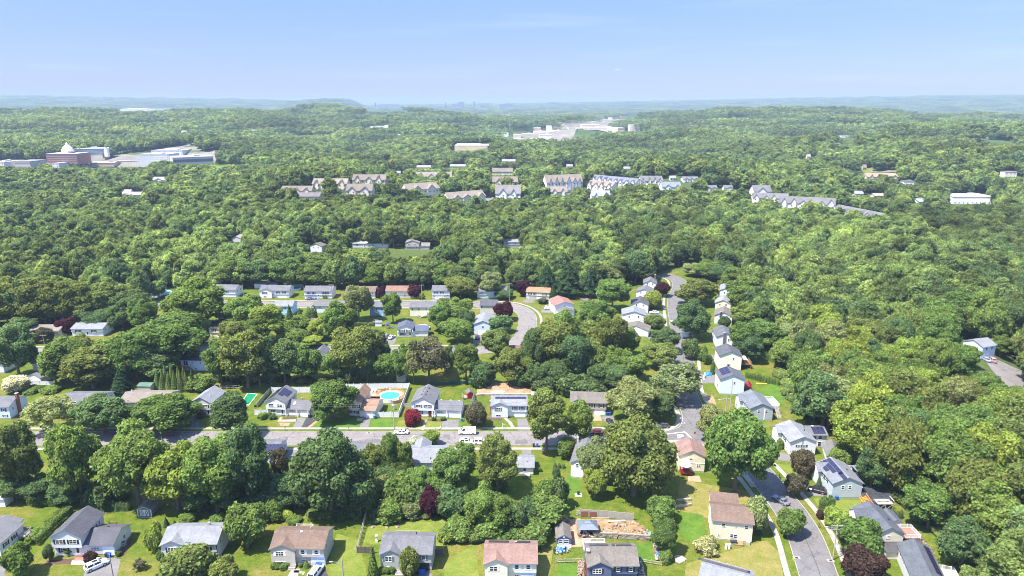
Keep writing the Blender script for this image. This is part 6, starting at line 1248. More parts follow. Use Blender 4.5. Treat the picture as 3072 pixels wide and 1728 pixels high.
wall_of_stones('low stone edge under the sandy bank behind the solar-striped ranch', [(1428, 1186), (1600, 1186)], .7, 2, .8, STONE, seed=6); wall_of_stones('small stone ring round a bed on the front lawn', [(1310, 1285), (1316, 1289), (1323, 1286), (1322, 1279)], .3, 1, .5, STONE, seed=7, thick=.3)
# ------------------------------------------------------------------ rubble yard
def mound(name, label, px, h, mat, seed=0, kind='stuff', nx=22):
    P = [tuple(G(u, v)[:2]) for u, v in px]; xs = [p[0] for p in P]; ys = [p[1] for p in P]; rng = np.random.default_rng(seed); bm = bmesh.new(); grid = {}
    for i in range(nx + 1):
        for j in range(nx + 1):
            x = min(xs) + (max(xs) - min(xs)) * i / nx; y = min(ys) + (max(ys) - min(ys)) * j / nx
            e = min(1, max(0, 1 - max(abs(2 * i / nx - 1), abs(2 * j / nx - 1)))) * 3
            if inpoly(x, y, P): grid[i, j] = bm.verts.new((x, y, .01 + h * min(1, e) * (.6 + .4 * math.sin(i * .7 + seed) * math.cos(j * .6)) * (.8 + .4 * rng.random())))
    for i in range(nx):
        for j in range(nx):
            q = [(i, j), (i + 1, j), (i + 1, j + 1), (i, j + 1)]
            if all(k in grid for k in q): bm.faces.new([grid[k] for k in q])
    me = bpy.data.meshes.new(name); bm.to_mesh(me); bm.free(); me.materials.append(mat); return tag(obj(name, me), label, kind=kind)
drape('cul_de_sac', [(2955, 1082), (2990, 1078), (3030, 1098), (3100, 1125), (3200, 1180), (3200, 1290), (3100, 1220), (3050, 1185), (3000, 1140), (2970, 1105)], ASPH, .15, 3)
YARD = surf('yard_soil', (.20, .135, .060), (.25, .155, .095), 2.2, 1, 3)
mound('soil_bank', None, [(1740, 1556), (1910, 1566), (1958, 1600), (1958, 1618), (1780, 1608), (1725, 1600), (1715, 1570)], 1.0, YARD, 2, 'structure'); mound('sandy_bank', None, [(1425, 1160), (1470, 1148), (1560, 1150), (1602, 1162), (1604, 1184), (1428, 1184)], 1.2, SOIL, 3, 'structure')
spx('bare_soil', [(1700, 1560), (1740, 1555), (1780, 1610), (1760, 1640), (1715, 1640), (1705, 1600)], REDSOIL, .01)
def rubble(name, n, px, s0, s1, cols, seed, base=.2):
    rn = random.Random(seed); P = [tuple(G(u, v)[:2]) for u, v in px]; xs = [p[0] for p in P]; ys = [p[1] for p in P]; m = MB(); k = 0
    while k < n:
        x, y = rn.uniform(min(xs), max(xs)), rn.uniform(min(ys), max(ys))
        if not inpoly(x, y, P): continue
        k += 1; m.mi = rn.randrange(len(cols)); s = rn.uniform(s0, s1); z = base + rn.uniform(0, .7)
        b = len(m.v); m.v += [(x + a * s * rn.uniform(.6, 1.3), y + c * s * rn.uniform(.6, 1.3), z + d * s * rn.uniform(.4, .9)) for a, c, d in ((-1, -1, -1), (1, -1, -1), (1, 1, -1), (-1, 1, -1), (-.7, -.7, 1), (.7, -.7, 1), (.7, .7, 1), (-.7, .7, 1))]
        for f in ((0, 3, 2, 1), (4, 5, 6, 7), (0, 1, 5, 4), (1, 2, 6, 5), (2, 3, 7, 6), (3, 0, 4, 7)): m.f.append(tuple(b + i for i in f)); m.m.append(m.mi)
    return tag(m.build(name, cols), kind='stuff')
rc = [plain('rubble_pale', (.22, .17, .13), .95), plain('rubble_pink', (.20, .12, .08), .95), plain('rubble_grey', (.13, .11, .09), .95), plain('rubble_white', (.34, .31, .28), .8)]
rubble('rubble', 170, [(1785, 1585), (1900, 1575), (1955, 1600), (1955, 1614), (1790, 1606)], .07, .24, rc, 3, .3); rubble('rubble', 120, [(1675, 1550), (1700, 1545), (1706, 1568), (1680, 1568)], .15, .5, rc, 5); rubble('rubble', 130, [(1735, 1690), (1754, 1688), (1750, 1745), (1730, 1745)], .1, .3, rc[:2], 6); rubble('rubble', 110, [(1958, 1622), (1968, 1622), (1982, 1680), (1970, 1682)], .12, .35, rc, 7); rubble('rubble', 90, [(1913, 1690), (1926, 1690), (1935, 1745), (1915, 1745)], .1, .3, rc, 8); rubble('stony_slope', 260, [(2740, 1590), (2800, 1650), (2815, 1700), (2770, 1690)], .1, .35, rc[:3], 9, .2)
rubble('yard_clutter', 60, [(1735, 1600), (1778, 1600), (1778, 1617), (1736, 1617)], .12, .35, [DARK, METAL, WHITE, WOODB], 4, .2); rubble('yard_clutter', 40, [(1662, 1648), (1712, 1648), (1706, 1662), (1662, 1664)], .1, .3, [DARK, METAL, WOODG], 14, .1)
def heap(label, u, v, w, h, mat, seed, name='tarp_heap', cat='tarp', d=1.0):
    g = G(u, v); bm = bmesh.new(); bmesh.ops.create_icosphere(bm, subdivisions=3, radius=1); rn = random.Random(seed)
    for q in bm.verts: s = 1 + .22 * math.sin(q.co.x * 5 + seed) * math.cos(q.co.y * 6) + rn.uniform(-.06, .06); q.co = Vector((q.co.x * w * s, q.co.y * w * d * s, max(-.02, q.co.z) * h * s))
    me = bpy.data.meshes.new(name); bm.to_mesh(me); bm.free(); me.materials.append(mat); return tag(obj(name, me, None, g), label, cat)
TARP = paint('blue_tarp', (.02, .16, .62), .45); heap('crumpled blue tarp in front of the little house-shaped shed', 1680, 1652, .9, .9, TARP, 1); heap('smaller blue tarp right of the little shed door', 1700, 1646, .5, .5, TARP, 2); heap('bright blue tarp beside the green shrub at the yard edge', 1976, 1672, .7, 1.3, TARP, 3); heap('green and blue tarp at the end of the rubble yard', 1947, 1604, .7, .6, paint('green_tarp', (.08, .33, .28)), 4); heap('blue tarp over clutter on the gravel drive', 2124, 1124, 1.6, .9, TARP, 5)
heap('white tarp on the sand beside the blue raised ranch', 1925, 1740, 1.0, .5, WHITE, 8); heap('grey stone heap at the foot of the shrub row', 2040, 1678, 1.3, .5, STONE, 9, 'stone_heap', 'stone heap')
heap('dark shrubbery cover near the white fence end', 1096, 1155, .8, .4, plain('brown_heap', (.10, .07, .05), .9), 10, 'wood_heap', 'wood heap')
# ------------------------------------------------------------------ sheds, pavilions
def shed(label, A, B, depth, h, rise, wall, roof, axis='y', name='shed', porch=False, barn=False, zoff=0):
    H = House(name, label, A, B, 'shed', zoff=zoff); b = H.block(0, H.W, 0, depth, h, rise, axis, wall, roof, .18, 0, .1); return H, b
H, b = shed('grey barn-roofed shed with white crossed double doors under the big tree', (415, 1549), (455, 1549), 3.6, 1.9, .75, (.20, .20, .18), rBe)
for k in (-1, 1):
    m = MB(); x0 = H.W / 2 + (k - 1) * .55 + .03; x1 = x0 + 1.04
    m.box(x0, x1, -.07, -.02, .15, 1.85); d = H.part('door', m, plain('barn_door_grey', (.16, .16, .15))); t = MB()
    for a in (x0, x1 - .12): t.box(a, a + .12, -.10, -.071, .15, 1.85)
    for z in (.15, 1.73): t.box(x0 + .12, x1 - .12, -.10, -.071, z, z + .12)
    for p, q in (((x0 + .1, .25), (x1 - .1, 1.75)), ((x0 + .1, 1.75), (x1 - .1, .25))): t.tube([(p[0], -.09, p[1]), (q[0], -.09, q[1])], .06, 4)
    H.part('door_brace', t, WHITE, d)
for x in (0, H.W): H.part('corner_board', MB().box(x - .09, x + .09, -.05, .1, 0, 1.9), WHITE)
spx('shed_slab', [(413, 1550), (457, 1550), (456, 1554), (412, 1553)], CONC, .02)
H, b = shed('little house-shaped shed with curved grey roof, blue front and a porch rail', (1670, 1638), (1712, 1638), 5.0, 2.0, .95, (.12, .13, .2), rTp); H.win(b, 'f', .28, .7, 1.0, 1.0); H.win(b, 'f', .68, .7, 1.3, 1.0); H.part('round_vent', MB().tube([(H.W * .5, -.06, 2.5), (H.W * .5, .02, 2.5)], .28, 12), WHITE); H.deck(.1, H.W + .1, -1.3, -.05, .3, WOODG, PVC, 'f')
H, b = shed('red shed with a grey lean-to roof and wooden porch', (1403, 1198), (1420, 1196), 2.6, 2.1, .7, (.40, .025, .03), rG); H.deck(-1.6, -.02, 0, 2.4, .6, WOODG, WOODG, 'lf')
H, b = shed('beige garden shed with green roof left of the conifer clump', (414, 1176), (453, 1177), 3.4, 2.2, .5, (.46, .42, .34), (.09, .15, .11), 'x')
H, b = shed('white garden shed right of the solar-striped raised ranch', (1595, 1203), (1624, 1203), 2.4, 2.2, .6, (.72, .73, .74), (.4, .42, .45), 'x'); H, b = shed('white shed behind the white ranch with the pool', (764, 866), (798, 866), 5, 2.6, 1.0, Wh, rLg, 'x'); H, b = shed('small grey shed between white ranch and pool fence', (806, 864), (830, 864), 3, 2.2, .8, (.5, .52, .55), rLg, 'x'); H, b = shed('tiny white shed at the end of the dark hedge', (1126, 980), (1145, 980), 2.2, 2.0, .5, Wh, rLg, 'x')
H, b = shed('small shed corner at the left picture edge', (-14, 1522), (17, 1522), 3, 2.2, .6, (.7, .72, .74), (.7, .7, .7), 'x'); H, b = shed('little open shed behind the long white house', (243, 978), (272, 978), 3, 2.2, .7, (.45, .43, .42), rBe, 'x'); H, b = shed('stone-coloured lean-to in the wooded back yard', (1190, 1146), (1217, 1146), 3.4, 2.6, .4, (.40, .38, .34), (.40, .37, .33), 'y')
H, b = shed('small white shed hidden right of the tall maple', (2210, 1350), (2240, 1352), 4, 2.3, .8, Wh, Wh, 'y')
def pavilion(label, g, w, d, h, z0=0, yaw=0, parent=None, legs=True):
    e = empty('garden_pavilion', (g.x, g.y, g.z + z0), yaw); tag(e, label, 'pavilion'); rm = plain('slate_metal_roof', (.13, .15, .18), .5, .3)
    for x in (.12, w - .12):
        for y in (.12, d - .12): MB().box(x - .08, x + .08, y - .08, y + .08, 0, h).build('post', WOODB, e)
    def hip(x0, x1, y0, y1, z, r, t, q): 
        m = MB(); m.v = [(x0, y0, z), (x1, y0, z), (x1, y1, z), (x0, y1, z), (x0 + q, y0 + q, z + r), (x1 - q, y0 + q, z + r), (x1 - q, y1 - q, z + r), (x0 + q, y1 - q, z + r)]; m.f = [(0, 3, 2, 1), (4, 5, 6, 7), (0, 1, 5, 4), (1, 2, 6, 5), (2, 3, 7, 6), (3, 0, 4, 7)]; m.m = [0] * 6; return m
    hip(-.2, w + .2, -.2, d + .2, h, .75, 0, min(w, d) * .36).build('roof', rm, e); hip(w * .27, w * .73, d * .3, d * .7, h + .86, .35, 0, min(w, d) * .12).build('roof_vent', rm, e); return e
pavilion('grey hip-roofed pavilion full of clutter in the rubble yard', G(1735, 1616), 4.6, 3.6, 2.5)
g = G(2566, 1466); pavilion('grey pavilion standing on the white deck of the grey-green house', Vector((g.x, g.y, 0)), 3.6, 3.2, 2.3, 2.8)
# ------------------------------------------------------------------ pools
WATER = plain('pool_water', (.05, .36, .47), .06, var=.06, scale=.8, spec=.5)
def round_pool(label, u, v, r, h, wallm, water=WATER, ring=None, rx=1.0):
    g = G(u, v); e = tag(empty('swimming_pool', g), label, 'pool'); n = 28; m = MB(); c = [(math.cos(2 * math.pi * k / n) * rx, math.sin(2 * math.pi * k / n)) for k in range(n)]
    for k in range(n):
        a, b = c[k], c[(k + 1) % n]; m.poly([(a[0] * r, a[1] * r, 0), (b[0] * r, b[1] * r, 0), (b[0] * r, b[1] * r, h), (a[0] * r, a[1] * r, h)]); m.poly([(a[0] * r, a[1] * r, h), (b[0] * r, b[1] * r, h), (b[0] * (r - .22), b[1] * (r - .22), h), (a[0] * (r - .22), a[1] * (r - .22), h)]); m.poly([(a[0] * (r - .22), a[1] * (r - .22), h), (b[0] * (r - .22), b[1] * (r - .22), h), (b[0] * (r - .22), b[1] * (r - .22), h - .4), (a[0] * (r - .22), a[1] * (r - .22), h - .4)])
    m.build('pool_wall', wallm, e); MB().poly([(x * (r - .2), y * (r - .2), h - .15) for x, y in c]).build('water', water, e); return e, g
e, g = round_pool('round blue above-ground pool inside a curved wooden deck', 1171, 1196, 3.6, 1.25, PVC)
dk = tag(empty('pool_deck', g), 'curved cedar deck with slatted rail around the round pool', 'deck'); m = MB(); n = 26
for k in range(n):
    a0, a1 = R(-70 + 250 * k / n), R(-70 + 250 * (k + .95) / n)
    m.poly([(3.7 * math.cos(a0), 3.7 * math.sin(a0), 1.18), (5.0 * math.cos(a0), 5.0 * math.sin(a0), 1.18), (5.0 * math.cos(a1), 5.0 * math.sin(a1), 1.18), (3.7 * math.cos(a1), 3.7 * math.sin(a1), 1.18)]); m.poly([(5 * math.cos(a0), 5 * math.sin(a0), .1), (5 * math.cos(a1), 5 * math.sin(a1), .1), (5 * math.cos(a1), 5 * math.sin(a1), 1.18), (5 * math.cos(a0), 5 * math.sin(a0), 1.18)])
m.box(-8.8, -3.9, -.5, 4.9, 1.0, 1.15); m.build('decking', plain('cedar_deck', (.34, .20, .14), .8, var=.2), dk)
for k in range(34):
    a = R(-40 + 215 * k / 34); o = obj('rail_board', cached('rb', lambda: MB().box(-.13, .13, -.02, .02, 1.19, 2.15).mesh('rail_board', CEDAR)), dk, (5 * math.cos(a), 5 * math.sin(a), 0)); o.rotation_euler = (0, 0, a + R(90))
l = tag(empty('pool_ladder', g + Vector((-.6, 3.7, 0))), 'white ladder at the back of the round pool', 'ladder'); m = MB(); [m.tube([(x, 0, .8), (x, -.1, 2.3)], .05, 5) for x in (-.3, .3)]; [m.box(-.3, .3, -.08, .08, z, z + .06) for z in (1.2, 1.5, 1.8, 2.1)]; m.build('ladder_frame', PVC, l)
def table_set(label, g, mat):
    e = tag(empty('patio_table', g), label, 'table'); MB().box(-.9, .9, -.55, .55, .70, .75).build('table_top', mat, e); [MB().box(x - .04, x + .04, y - .04, y + .04, 0, .70).build('leg', mat, e) for x in (-.8, .8) for y in (-.45, .45)]
    for k, (x, y, r_) in enumerate(((-.5, 1, 180), (.5, 1, 180), (-.5, -1, 0), (.5, -1, 0))):
        c = tag(empty('patio_chair', g + Vector((x, y, 0)), R(r_)), ('chair at the ' + ' '.join(label.split()[:8])), 'chair', 'chairs round the ' + label); MB().box(-.25, .25, -.25, .25, .40, .45).build('seat', mat, c); MB().box(-.25, .25, -.27, -.22, .451, .95).build('backrest', mat, c); [MB().box(p - .02, p + .02, q - .02, q + .02, 0, .40).build('leg', mat, c) for p in (-.22, .22) for q in (-.22, .22)]
    return e
table_set('white patio table on the cedar deck left of the pool', g + Vector((-6.3, 3.2, 1.15)), WHITE)
def umbrella(label, g, r, h, mat, name='patio_umbrella'):
    e = tag(empty(name, g), label, 'parasol'); MB().tube([(0, 0, 0), (0, 0, h)], .04, 6).build('pole', METAL, e); m = MB(); n = 8
    for k in range(n): a, b = 2 * math.pi * k / n, 2 * math.pi * (k + 1) / n; m.poly([(0, 0, h), (r * math.cos(a), r * math.sin(a), h - .55), (r * math.cos(b), r * math.sin(b), h - .55)])
    m.build('canopy', mat, e)
umbrella('white parasol over the red deck of the cream gable house', G(2054, 1424) + Vector((0, 0, 1.2)), 1.7, 2.5, WHITE); umbrella('closed pale umbrella standing in the pool yard', G(1180, 1230), .5, 2.4, WHITE)
g = G(492, 880); round_pool('bright blue pool right of the long pale blue ranch', 492, 880, 4.0, .6, PVC); round_pool('small blue pool behind white fence on the second street', 886, 868, 3.4, 1.0, PVC); round_pool('white-rimmed above-ground pool behind the small white house', 1266, 988, 3.6, 1.2, PVC)
P = [G(722, 1213), G(746, 1215), G(770, 1184), G(744, 1181)]; ctr_ = sum(P, Vector()) / 4; e = tag(empty('swimming_pool', ctr_), 'rectangular pool with a green cover and pale stone rim', 'pool'); m = MB(); q = [p - ctr_ for p in P]; m.prism([(p.x * 1.18, p.y * 1.1) for p in q], 0, .12, 'z'); m.build('stone_rim', plain('pale_coping', (.48, .45, .36), .9), e); MB().prism([(p.x, p.y) for p in q], .121, .16, 'z').build('cover', plain('green_pool_cover', (.005, .17, .07), .4), e)
e, g = round_pool('above-ground pool under a black net cover by the orange stairs', 2627, 1500, 3.7, 1.7, plain('pool_liner_dark', (.06, .065, .075)), plain('black_net', (.035, .04, .045), .6, var=.6, scale=1.2))
m = MB()
for k in range(9): a = -1 + k / 4; m.tube([(-3.5 * math.sqrt(max(0, 1 - a * a)) , 3.5 * a, 1.72), (0, 3.5 * a * .8, 2.0 - abs(a) * .2), (3.5 * math.sqrt(max(0, 1 - a * a)), 3.5 * a, 1.72)], .022, 4)
m.build('net_rib', DARK, e)
ORG = plain('orange_stain', (.62, .22, .03), .7, var=.15); g2 = G(2612, 1528); e = tag(empty('pool_stairs', g2, R(18)), 'bright orange wooden stairs leading up to the net-covered pool', 'stairs'); m = MB()
for k in range(9): MB().box(-.9, .9, k * .33, k * .33 + .3, .2 * k + .12, .2 * k + .2).build('tread', ORG, e)
for x in (-.95, .95): MB().tube([(x, -.1, .1), (x, 3.0, 1.9)], .08, 4).build('stringer', ORG, e); MB().tube([(x, -.1, 1.0), (x, 3.0, 2.8)], .06, 4).build('handrail', ORG, e)
for k in range(10):
    for x in (-.95, .95): MB().box(x - .03, x + .03, k * .32 - .05, k * .32 + .01, .2 * k + .1, .2 * k + 1.05).build('baluster', ORG, e)
g3 = G(2632, 1530); e = tag(empty('pool_platform', g3), 'raised wooden platform on braced posts beside the net-covered pool', 'platform'); m = MB(); MB().box(0, 4.0, 0, 2.4, 1.55, 1.7).build('decking', WOODG, e)
for x in (.1, 2.0, 3.9):
    for y in (.1, 2.3): MB().box(x - .06, x + .06, y - .06, y + .06, 0, 1.55).build('post', WOODG, e)
MB().tube([(.1, .05, .1), (1.9, .05, 1.5)], .05, 4).build('brace', WOODG, e); MB().tube([(2.1, .05, .1), (3.8, .05, 1.5)], .05, 4).build('brace', WOODG, e); MB().box(0, 4, -.02, .04, 2.5, 2.58).build('railing', WOODG, e); MB().box(3.96, 4.04, 0, 2.4, 2.5, 2.58).build('railing', PVC, e)
# ------------------------------------------------------------------ garden things
g = G(1163, 985); e = tag(empty('play_set', g), 'blue climbing frame with a blue slide on the back lawn', 'play set'); BLU = paint('play_blue', (.03, .12, .45)); m = MB(); [m.box(x - .06, x + .06, y - .06, y + .06, 0, 2.0) for x in (-.6, .6) for y in (-.6, .6)]; m.build('tower_post', WOODB, e); MB().box(-.7, .7, -.7, .7, 1.2, 1.3).build('platform', WOODB, e); MB().prism([(-.8, 2.0), (.8, 2.0), (0, 2.7)], -.7, .7, 'y').build('roof', BLU, e); MB().prism([(.6, 1.2), (2.8, .1), (2.8, .2), (.6, 1.35)], -.3, .3, 'y').build('slide', BLU, e)
g = G(2219, 1033); e = tag(empty('playhouse', g), 'bright red play tower with a blue top by the hedge row', 'play set'); MB().box(-.8, .8, -.8, .8, 0, 1.4).build('wall', paint('play_red', (.55, .02, .04)), e); MB().prism([(-1, 1.4), (1, 1.4), (0, 2.3)], -.9, .9, 'y').build('roof', BLU, e); MB().prism([(.8, 1.2), (2.4, .1), (2.4, .2), (.8, 1.35)], -.3, .3, 'y').build('slide', paint('play_red', (.55, .02, .04)), e)
g = G(2284, 1152); e = tag(empty('kayak', g, R(-8)), 'yellow kayak lying on the lawn by the hedge row', 'kayak'); m = MB(); prv = None
for i in range(9): x = -1.9 + i * .475; w = .36 * math.sqrt(max(.02, 1 - (x / 2) ** 2)); m.v += [(x, -w, .15), (x, 0, .02), (x, w, .15), (x, 0, .38)]
for i in range(8):
    for k in range(4): m.f.append((i * 4 + k, i * 4 + (k + 1) % 4, i * 4 + 4 + (k + 1) % 4, i * 4 + 4 + k)); m.m.append(0)
m.f += [(0, 1, 2, 3), (32, 33, 34, 35)]; m.m += [0, 0]; m.build('hull', paint('kayak_yellow', (.65, .42, .03)), e)
g = G(1493, 1183); e = tag(empty('upturned_boat', g + Vector((0, 0, .8)), R(4)), 'long white upturned boat on the sandy bank', 'boat'); m = MB()
for i in range(11):
    x = -2.4 + i * .48; w = .8 * math.sqrt(max(.03, 1 - (x / 2.5) ** 2)); m.v += [(x, -w, .0), (x, -w * .8, .35 * w + .1), (x, 0, .55 * w + .15), (x, w * .8, .35 * w + .1), (x, w, .0)]
for i in range(10):
    for k in range(4): m.f.append((i * 5 + k, i * 5 + k + 1, i * 5 + 6 + k, i * 5 + 5 + k)); m.m.append(0)
m.build('hull', plain('boat_white', (.78, .78, .77), .4), e)
g = G(2112, 1140); e = tag(empty('play_slide', g, R(60)), 'white curved slide edge by the gravel drive', 'slide'); MB().tube([(0, 0, .1), (1.5, .6, .5), (2.6, .4, 1.1), (3.4, .8, 1.6)], .22, 8).build('chute', WHITE, e)
g = G(1735, 1486); e = tag(empty('garden_grill', g), 'black grill on a white slab by the shrub', 'grill'); MB().box(-.9, .9, -.6, .6, 0, .12).build('slab', WHITE, e); MB().box(-.3, .3, -.25, .25, .12, .9).prism([(-.25, .9), (.25, .9), (.18, 1.2), (-.18, 1.2)], -.35, .35, 'x').build('grill_body', DARK, e)
g = G(2200, 1634); e = tag(empty('barbecue', g), 'black barbecue on the deck behind the cream two-storey house', 'grill'); m = MB(); m.prism([(-.35, .7), (.35, .7), (.35, 1.05), (.15, 1.3), (-.15, 1.3), (-.35, 1.05)], -.7, .7, 'x'); m.build('hood', DARK, e); MB().box(-.6, .6, -.3, .3, .0, .69).build('cabinet', METAL, e)
for k, u in enumerate((2178, 2187)):
    g = G(u, 1646); e = tag(empty('propane_tank', g), '%s of the two white upright gas tanks behind the cream two-storey house' % ('left' if k == 0 else 'right'), 'gas tank'); MB().tube([(0, 0, 0), (0, 0, 1.2), (0, 0, 1.3)], .28, 10, .26).build('tank', WHITE, e); MB().tube([(0, 0, 1.3), (0, 0, 1.45)], .08, 6).build('valve', METAL, e)
g = G(371, 1637); e = tag(empty('air_conditioner', g), 'grey air conditioner beside the low wing of the white house', 'air conditioner'); MB().box(-.5, .5, -.5, .5, 0, 1.0).build('casing', METAL, e); MB().tube([(0, 0, 1.0), (0, 0, 1.05)], .38, 12).build('fan_grille', DARK, e)
for i, (u, v, l) in enumerate([(1128, 1612, 'round pale bush of dead grass left behind the grey ranch'), (1160, 1584, 'pale rock at the upper left of the yellow back lawn'), (1192, 1582, 'pale rock at the right of the yellow back lawn'), (1118, 1582, 'pale flat rock near the wire fence'), (1420, 1172, 'orange clay pot shape on the shaded lawn')][1:4]): heap(l, u, v, .45, .4, rc[0], 20 + i, 'rock', 'rock')
g = G(1130, 1625); e = tag(empty('stone_lantern', g), 'pale stone column in the yard left of the grey raised ranch', 'garden ornament'); MB().box(-.3, .3, -.3, .3, 0, .5).box(-.16, .16, -.16, .16, .501, 1.5).box(-.28, .28, -.28, .28, 1.501, 1.8).build('stone_column', plain('pale_stone', (.6, .56, .5)), e)
g = G(1335, 1616); e = tag(empty('trampoline', g), 'round metal-framed trampoline at the back corner of the grey ranch', 'trampoline'); m = MB(); n = 16; m.tube([(1.5 * math.cos(2 * math.pi * k / n), 1.5 * math.sin(2 * math.pi * k / n), .8) for k in range(n + 1)], .05, 5, cap=False); m.build('frame', METAL, e); MB().poly([(1.4 * math.cos(2 * math.pi * k / n), 1.4 * math.sin(2 * math.pi * k / n), .78) for k in range(n)]).build('mat', DARK, e); [MB().tube([(1.5 * math.cos(a), 1.5 * math.sin(a), 0), (1.5 * math.cos(a), 1.5 * math.sin(a), .8)], .04, 5).build('leg', METAL, e) for a in (0, 1.57, 3.14, 4.71)]
for k, (u, v, l) in enumerate([(1760, 1567, 'long pale plank in the grass below the patchy fence'), (1850, 1576, 'stack of pale planks below the right end of the patchy fence'), (1800, 1560, 'plank lying left of the stacked planks')]):
    g = G(u, v); e = tag(empty('plank_stack', g + Vector((0, 0, 1.0 if k == 1 else .5)), R(rn.uniform(-6, 6))), l, 'planks'); [MB().box(-2.2, 2.2, j * .25, j * .25 + .2, 0, .08).build('plank', WOODG, e) for j in range(3 if k == 1 else 1)]
# picnic corner and benches
g = G(1580, 1431); table_set('garden table behind the low white outbuilding', g, WOODG)
g = G(2690, 1630); 
for k, (u, v, l) in enumerate([(2728, 1626, 'dark raised garden bed, upper of two on the slope'), (2765, 1645, 'red-brown raised garden bed, lower of two on the slope')]):
    g = G(u, v); e = tag(empty('raised_bed', g, R(-35)), l, 'garden bed'); MB().box(-1.6, 1.6, -.7, -.6, 0, .4).box(-1.6, 1.6, .6, .7, 0, .4).box(-1.6, -1.5, -.6, .6, 0, .4).box(1.5, 1.6, -.6, .6, 0, .4).build('timber_edge', WOODB, e); MB().box(-1.5, 1.5, -.6, .6, 0, .3).build('soil', MULCH if k == 0 else REDSOIL, e)
